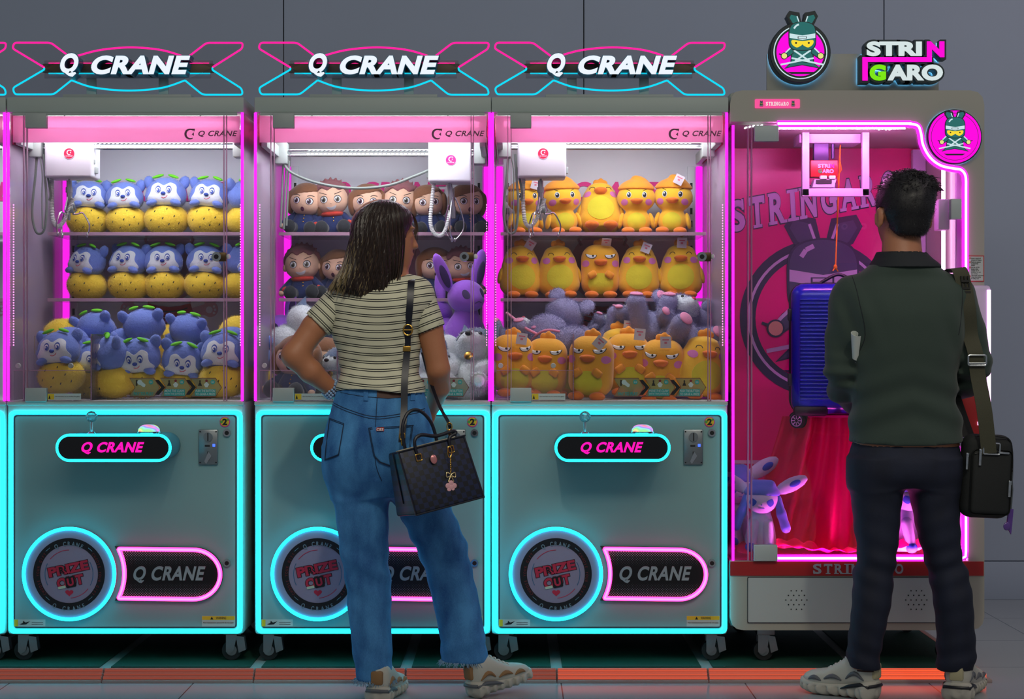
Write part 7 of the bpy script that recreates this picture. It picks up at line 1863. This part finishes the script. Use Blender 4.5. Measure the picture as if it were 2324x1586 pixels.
MN.mesh('eyes', mb, [f_wht, m_hairk])
mb = MB(); mb.ell(c + (f * .0885 + u * -.055) * 1.06, (.012, .010, .006)); MN.mesh('lips', mb, m_lip)
def m_hair_f(p):
    c, f, l, u = mf
    x, y, z = p.x - c.x, p.y - c.y, p.z - c.z
    q = Pt(x * f.x + y * f.y + z * f.z, x * l.x + y * l.y + z * l.z, x * u.x + y * u.y + z * u.z)
    d = s_ell(q, (-.010, 0, .030), (.106, .0875, .096)); d = smin(d, s_ell(q, (.005, -.022, .082), (.090, .086, .054)), .03); d = smin(d, s_ell(q, (-.052, .0, -.034), (.05, .060, .046)), .02)
    d = d + .004 * wob(p, 90, 41) * np.clip((q.z + .0) * 14, 0, 1) + .002 * wob(p, 190, 43) * np.clip(q.z * 14 + .3, 0, 1)
    front = q.x - .055 - .35 * np.clip(q.z - .02, 0, 1); low = -.068 - .25 * np.clip(q.x, -1, 0) * 0 + .9 * np.clip(q.x + .012, 0, 1) - q.z
    side = np.maximum(np.maximum(np.abs(q.x + .004) - .026, q.z - .022), -q.z - .07)
    d = np.maximum(d, np.maximum(front, low)); return np.maximum(d, -np.where(np.abs(q.y) > .062, side, 1))
mh = MN.add('hair', m_hair_f, np.array(P(1972, 568)) - [0, .15, 0], np.array(P(2140, 374)) + [0, .15, 0], .0044, m_hairk)
fuzz(mh, 14000, .0055, .0005, .5)
mb = MB()
for k_ in range(760):
    th = rs.uniform(0, 2 * PI); ph = rs.rand() ** .6 * 1.35; loc = c + u * .062 + f * (-.004 + .088 * math.sin(ph) * math.cos(th)) + l * (-.014 + .086 * math.sin(ph) * math.sin(th)) + u * (.071 * math.cos(ph)); ra = ph
    dr = (f * (rs.normal() * .8 + math.sin(ph) * math.cos(th)) + l * (rs.normal() * .8 - .5 + math.sin(ph) * math.sin(th)) + u * (.9 * math.cos(ph) - .1)).normalized() * .019; sd = (l * rs.normal() + f * rs.normal() - u * .6) * .007
    mb.tube([loc - u * .008, loc + dr * .5, loc + dr + sd * .6, loc + dr * 1.1 + sd * 1.6], [.0016, .0015, .0011, .0003], n=5)
o = mb.build('curls', m_hairk, mh); o['kind'] = 'stuff'
def m_polo_f(p):
    d = s_stack(p, t2, 2.3)
    for A, B in ((armL, foreL), (armR, foreR)):
        d = smin(d, smin(s_chain(p, A[0], A[1], .01), s_chain(p, B[0], B[1], .01), .02), .022)
    zz = p.z - P(0, 900)[2]
    fold = .0040 * np.sin(zz * 62 + 20 * np.abs(p.x - P(2055, 0)[0]) + 2.2 * wob(p, 11, 51)) * np.exp(-((zz + .03) / .11) ** 2)
    fold = fold + .0040 * np.sin((p.x - P(1980, 0)[0]) * 75 + zz * 26 + 2 * wob(p, 10, 53)) * np.exp(-((p.z - P(0, 730)[2]) / .12) ** 2) * np.clip(np.abs(p.x - P(2055, 0)[0]) * 8 - .5, 0, 1)
    arm = np.exp(-((p.z - P(0, 850)[2]) / .07) ** 2) * (np.abs(p.x - P(2055, 0)[0]) > .165)
    d = d + fold + .004 * arm * np.sin(p.z * 120 + 2 * wob(p, 20, 55)) + .0016 * wob(p, 40, 57)
    d = np.maximum(d, P(0, 1004)[2] - .006 * np.cos((p.x - P(2055, 0)[0]) * 11) - p.z)
    for B in (foreL, foreR):
        e = Vector(B[0][2]) - Vector(B[0][1]); d = np.where((s_cone(p, B[0][1], tuple(Vector(B[0][2]) + e * .5), .07, .07) < 0) & (p.y > MN.d + .12), np.maximum(d, plane_cut(p, B[0][2], e)), d)
    return d
mp_ = MN.add('polo_shirt', m_polo_f, np.array(P(1862, 1015)) - [0, .16, 0], np.array(P(2252, 588)) + [0, .26, 0], .0056, m_polo)
cl = [row(572, 1990, 2102, .074, .004), row(585, 1984, 2114, .082, .002), row(600, 1974, 2132, .094, .0), row(609, 1970, 2136, .100, -.002)]
MN.add('collar', lambda p: np.maximum(s_stack(p, cl, 2.1), -s_stack(p, [(a - .004 + (.02 if i == len(cl) - 1 else 0), b, c_, d - .006, e - .006) for i, (a, b, c_, d, e) in enumerate(sorted(cl))], 2.1)), np.array(P(1966, 612)) - [0, .11, 0], np.array(P(2140, 568)) + [0, .11, 0], .0035, m_coll, mp_)
bpy.context.view_layer.update()
mb = MB()
for L_ in ([(1930, 628), (1938, 690), (1950, 760), (1938, 800)], [(2172, 628), (2170, 690), (2160, 760)]):
    stroke(mb, m_polo_f, [P(a, b)[0::2] for a, b in L_], .0012, .0002, MN.d - .2, MN.d + .1)
mb.build('shirt_seams', m_coll, mp_)
def m_slacks(p):
    d = s_stack(p, p_h, 2.2); A = s_stack(p, p_l, 2.3); B = s_stack(p, p_r, 2.3)
    for k_, (cx_, s_) in enumerate(((1985, 61), (2140, 63))):
        mk = np.exp(-((p.z - P(0, 1285)[2]) / .06) ** 2) + .9 * np.exp(-((p.z - P(0, 1500)[2]) / .06) ** 2) + .4
        ww = .0022 * mk * np.sin(p.z * 95 + (1 - 2 * k_) * 30 * (p.x - P(cx_, 0)[0]) + 2.4 * wob(p, 14, s_)) + .0030 * wob(p, 34, s_ + 1)
        if k_ == 0: A = A + ww
        else: B = B + ww
    return smin(d, smin(A, B, .010), .025)
MN.add('trousers', m_slacks, np.array(P(1914, 1526)) - [0, .15, 0], np.array(P(2222, 980)) + [0, .15, 0], .0058, m_slack)
MT2 = [m_sole, m_sh1, m_shg, mat('sneaker_cream', (186, 178, 140), .6), m_dk, m_lace]
shoe(MN, 'left_sneaker', P(1982, 1586, -.03)[:2] + (.002,), 140, 0, MT2, .265, 1.12, 1.15)
shoe(MN, 'right_sneaker', P(2162, 1586, -.055)[:2] + (.002,), 66, 0, MT2, .29, 1.12, 1.12)
for c_, rx_ in ((P(1966, 1522, -.012), .036), (P(2168, 1526, -.016), .036)):
    mb = MB(); mb.cyl((c_[0], c_[1], .09), (c_[0], c_[1], .16), .042, .040, 24); MN.mesh('brown_sock', mb, mat('brown_sock', (58, 34, 28), .8))
# rolled paper under the arm
RP = MB(); a = Vector(P(1927, 760, -.112)); ax = Vector((.004, .036, -.068)); q_ = Vector((0, 0, 1)).rotation_difference(ax.normalized()).to_matrix(); rows = []
for i in range(9):
    t = i / 8; rows.append([tuple(a + ax * t * 1.15 + q_ @ Vector(((.019 - .00055 * j - .007 * t) * math.cos(j * .3 + .4), (.019 - .00055 * j - .007 * t) * math.sin(j * .3 + .4), -.008 * math.sin(j * .15)))) for j in range(34)])
RP.sheet(rows, .0008); tag(RP.build('rolled_paper', mat('paper', (205, 212, 205), .7), angle=60), 'rolled white paper tucked under the man\'s left arm', 'paper')
# ------------------------------------------------------------------ messenger bag
MBG = empty('messenger_bag', W(2236, 1080, -.44), 0, 'black zipped messenger bag hanging at the man\'s right hip', 'bag')
MBG.rotation_euler = (0, math.radians(3), math.radians(8))
m_ny = mat('black_nylon', (20, 24, 24), .75, bump=.3, bscale=900); m_web = mat('webbing', (66, 66, 50), .8, bump=.5, bscale=700); m_webk = mat('webbing_black', (14, 15, 16), .8)
Mi = MBG.matrix_basis.inverted()
mb = MB(); mb.box(-.080, .080, -.042, .042, -.132, .132, .036, 5); bb = mb.build('bag_body', m_ny, MBG)
mb = MB(); mb.box(-.066, .066, -.058, -.036, -.120, .085, .018, 4); mb.build('front_pocket', m_ny, bb)
mb = MB()
for pts in ([(-.055, -.04, .125), (.02, -.045, .128), (.07, -.03, .10), (.078, -.03, -.06)], [(-.06, -.055, .07), (0, -.060, .082), (.055, -.055, .075)]): mb.tube(smooth_poly(pts, False, 6), .0025, n=6)
mb.build('zip_track', m_rub, bb)
for x_, z_, y_ in ((-.045, .075, -.062), (.057, -.02, -.060), (-.078, .06, -.04)):
    mb = MB(); mb.box(x_ - .004, x_ + .004, y_ - .003, y_, z_ - .040, z_, .001); mb.box(x_ - .005, x_ + .005, y_ - .005, y_ + .002, z_ - .002, z_ + .012, .002); mb.build('zip_pull', m_chr, bb)
mb = MB(); mb.box(.015, .05, -.064, -.060, .074, .080, .001); mb.build('zip_pull', m_chr, bb)
mb = MB(); mb.tube([(c_[0], -.062, c_[1]) for c_ in rrect(-.035, .018, .072, .106, .004, 3)], .003, True, 8); mb.build('strap_ring', m_chr, bb)
k0 = [P(2150, 618, .03), P(2166, 611, -.05)]
def py_(a, b):
    x, _, z = P(a, b); v = float(front_y(m_polo_f, [x], [z], MN.d - .25, MN.d + .1)[0]); return (x, (v if v == v else MN.d - .05) - .006, z)
mb = MB(); mid = [py_(2176, 645), py_(2184, 700), py_(2192, 760)]
y_l = min(m_[1] for m_ in mid); ribbon(mb, k0 + mid + [P(2198, 800, y_l - MN.d - .012), P(2204, 850, y_l - MN.d - .012), P(2214, 930, -.115), P(2226, 1025, -.105)], .048, (1, 0, .1)); mb.xform(Mi); ms = mb.build('shoulder_strap', m_web, MBG)
mb = MB(); ribbon(mb, [P(2150, 640, .15), P(2152, 780, .14), P(2172, 890, .06), P(2194, 990, -.02)], .046, (1, .3, 0)); mb.xform(Mi); mb.build('strap_front_run', m_webk, ms)
bc = Vector(P(2201, 817, y_l - MN.d - .016)); mb = MB(); mb.tube([bc + Vector((q_[0], -.004, q_[1])) for q_ in rrect(-.028, .028, -.016, .016, .006, 4)], .0032, True, 8); mb.tube([bc + Vector((-.026, -.004, -.009)), bc + Vector((.026, -.004, -.009))], .003, n=8); mb.xform(Mi); mb.build('strap_buckle', m_chr, ms)
mb = MB(); y_t = mid[0][1] - .004
gv = lambda z_, x_: (x_, z_)
cx_ = P(2178, 0)[0]; zt, zb = P(0, 628)[2], P(0, 692)[2]
v_, f_ = glyphs('NIEE', 0, .03, 1.05, .5); lo_, hi_ = v_.min(0), v_.max(0)
q_ = np.stack([cx_ + .004 - ((v_[:, 1] - lo_[1]) / (hi_[1] - lo_[1]) - .5) * .026 + ((v_[:, 0] - lo_[0]) / (hi_[0] - lo_[0]) - .5) * -.010, np.where(v_[:, 2] > 0, y_t - .004, y_t + .004), zb + (v_[:, 0] - lo_[0]) / (hi_[0] - lo_[0]) * (zt - zb)], 1)
bv = [mb.bm.verts.new(t) for t in q_]
for t in f_:
    try: mb.bm.faces.new([bv[i] for i in t])
    except ValueError: pass
mb.xform(Mi); mb.build('strap_lettering', mat('strap_print', (16, 16, 14), .6), ms, smooth=False)
kr = empty('key_charm', Mi @ W(2293, 1068, -.46)); kr.parent = MBG
mb = MB(); mb.tube([(.008 * math.cos(t), 0, .010 * math.sin(t)) for t in np.linspace(0, 2 * PI, 18, endpoint=False)], .0012, True, 6); mb.tube([(0, 0, -.01), (.004, 0, -.05), (.006, 0, -.10)], .0018, n=6); mb.tube([(.004, 0, -.005), (.010, 0, -.06), (.008, 0, -.12)], .003, n=6); mb.build('key_ring', m_steel, kr)
mb = MB(); mb.prism([(.0, -.12), (.016, -.12), (.014, -.17), (.012, -.20), (-.004, -.175)], -.003, .003); mb.ell((-.004, -.004, -.175), (.012, .004, .013)); mb.build('purple_pendant', mat('purple_pendant', (90, 60, 140), .2, coat=.5), kr)
# ================================================================== light and camera
w = bpy.data.worlds.new('hall'); SC.world = w; w.use_nodes = True
bg = w.node_tree.nodes['Background']; bg.inputs[0].default_value = (.62, .66, .74, 1); bg.inputs[1].default_value = .20
def area(name, loc, size, power, col, target):
    L = bpy.data.lights.new(name, 'AREA'); L.shape = 'RECTANGLE'; L.size, L.size_y = size; L.energy = power; L.color = col
    o = bpy.data.objects.new(name, L); COL.objects.link(o); o.location = loc
    o.rotation_euler = (Vector(target) - Vector(loc)).to_track_quat('-Z', 'Y').to_euler(); return o
area('hall_ceiling_light', (.6, -4.2, 3.6), (5.0, .8), 46, (1.0, .93, .80), (.2, -.4, .9))
area('hall_ceiling_light', (3.4, -.6, 3.6), (1.5, 3.0), 14, (1.0, .80, .86), (2.6, 1.6, .5))
def spot(loc, target, power, deg, col):
    L = bpy.data.lights.new('added_fill_spot', 'SPOT'); L.energy = power; L.color = col; L.spot_size = math.radians(deg); L.spot_blend = .7; L.shadow_soft_size = .09  # unseen spot added to lift the people's backs above the panels
    o = bpy.data.objects.new('added_fill_spot', L); COL.objects.link(o); o.location = loc
    o.rotation_euler = (Vector(target) - Vector(loc)).to_track_quat('-Z', 'Y').to_euler()
spot((-.25, -3.0, 3.5), (-.40, -.45, 1.15), 85, 24, (1.0, .93, .76))
spot((1.5, -3.0, 3.5), (1.27, -.45, 1.1), 85, 24, (1.0, .93, .76))
cam = bpy.data.cameras.new('camera'); co = bpy.data.objects.new('camera', cam); COL.objects.link(co)
cam.sensor_fit = 'HORIZONTAL'; cam.sensor_width = 36; cam.lens = 36 * F_PX / 2324
co.location = (0, -DIST, CAMZ); co.rotation_euler = (PI / 2, 0, 0); cam.clip_start = .05
SC.camera = co
SC.view_settings.view_transform = 'Standard'; SC.view_settings.look = 'None'; SC.view_settings.gamma = 1; SC.view_settings.exposure = 0
SC.view_settings.use_curve_mapping = False
try:
    SC.cycles.max_bounces = 10; SC.cycles.transparent_max_bounces = 24; SC.cycles.diffuse_bounces = 3; SC.cycles.glossy_bounces = 4
    SC.cycles.caustics_reflective = False; SC.cycles.caustics_refractive = False; SC.cycles.use_denoising = True; SC.cycles.sample_clamp_indirect = 6
except Exception: pass
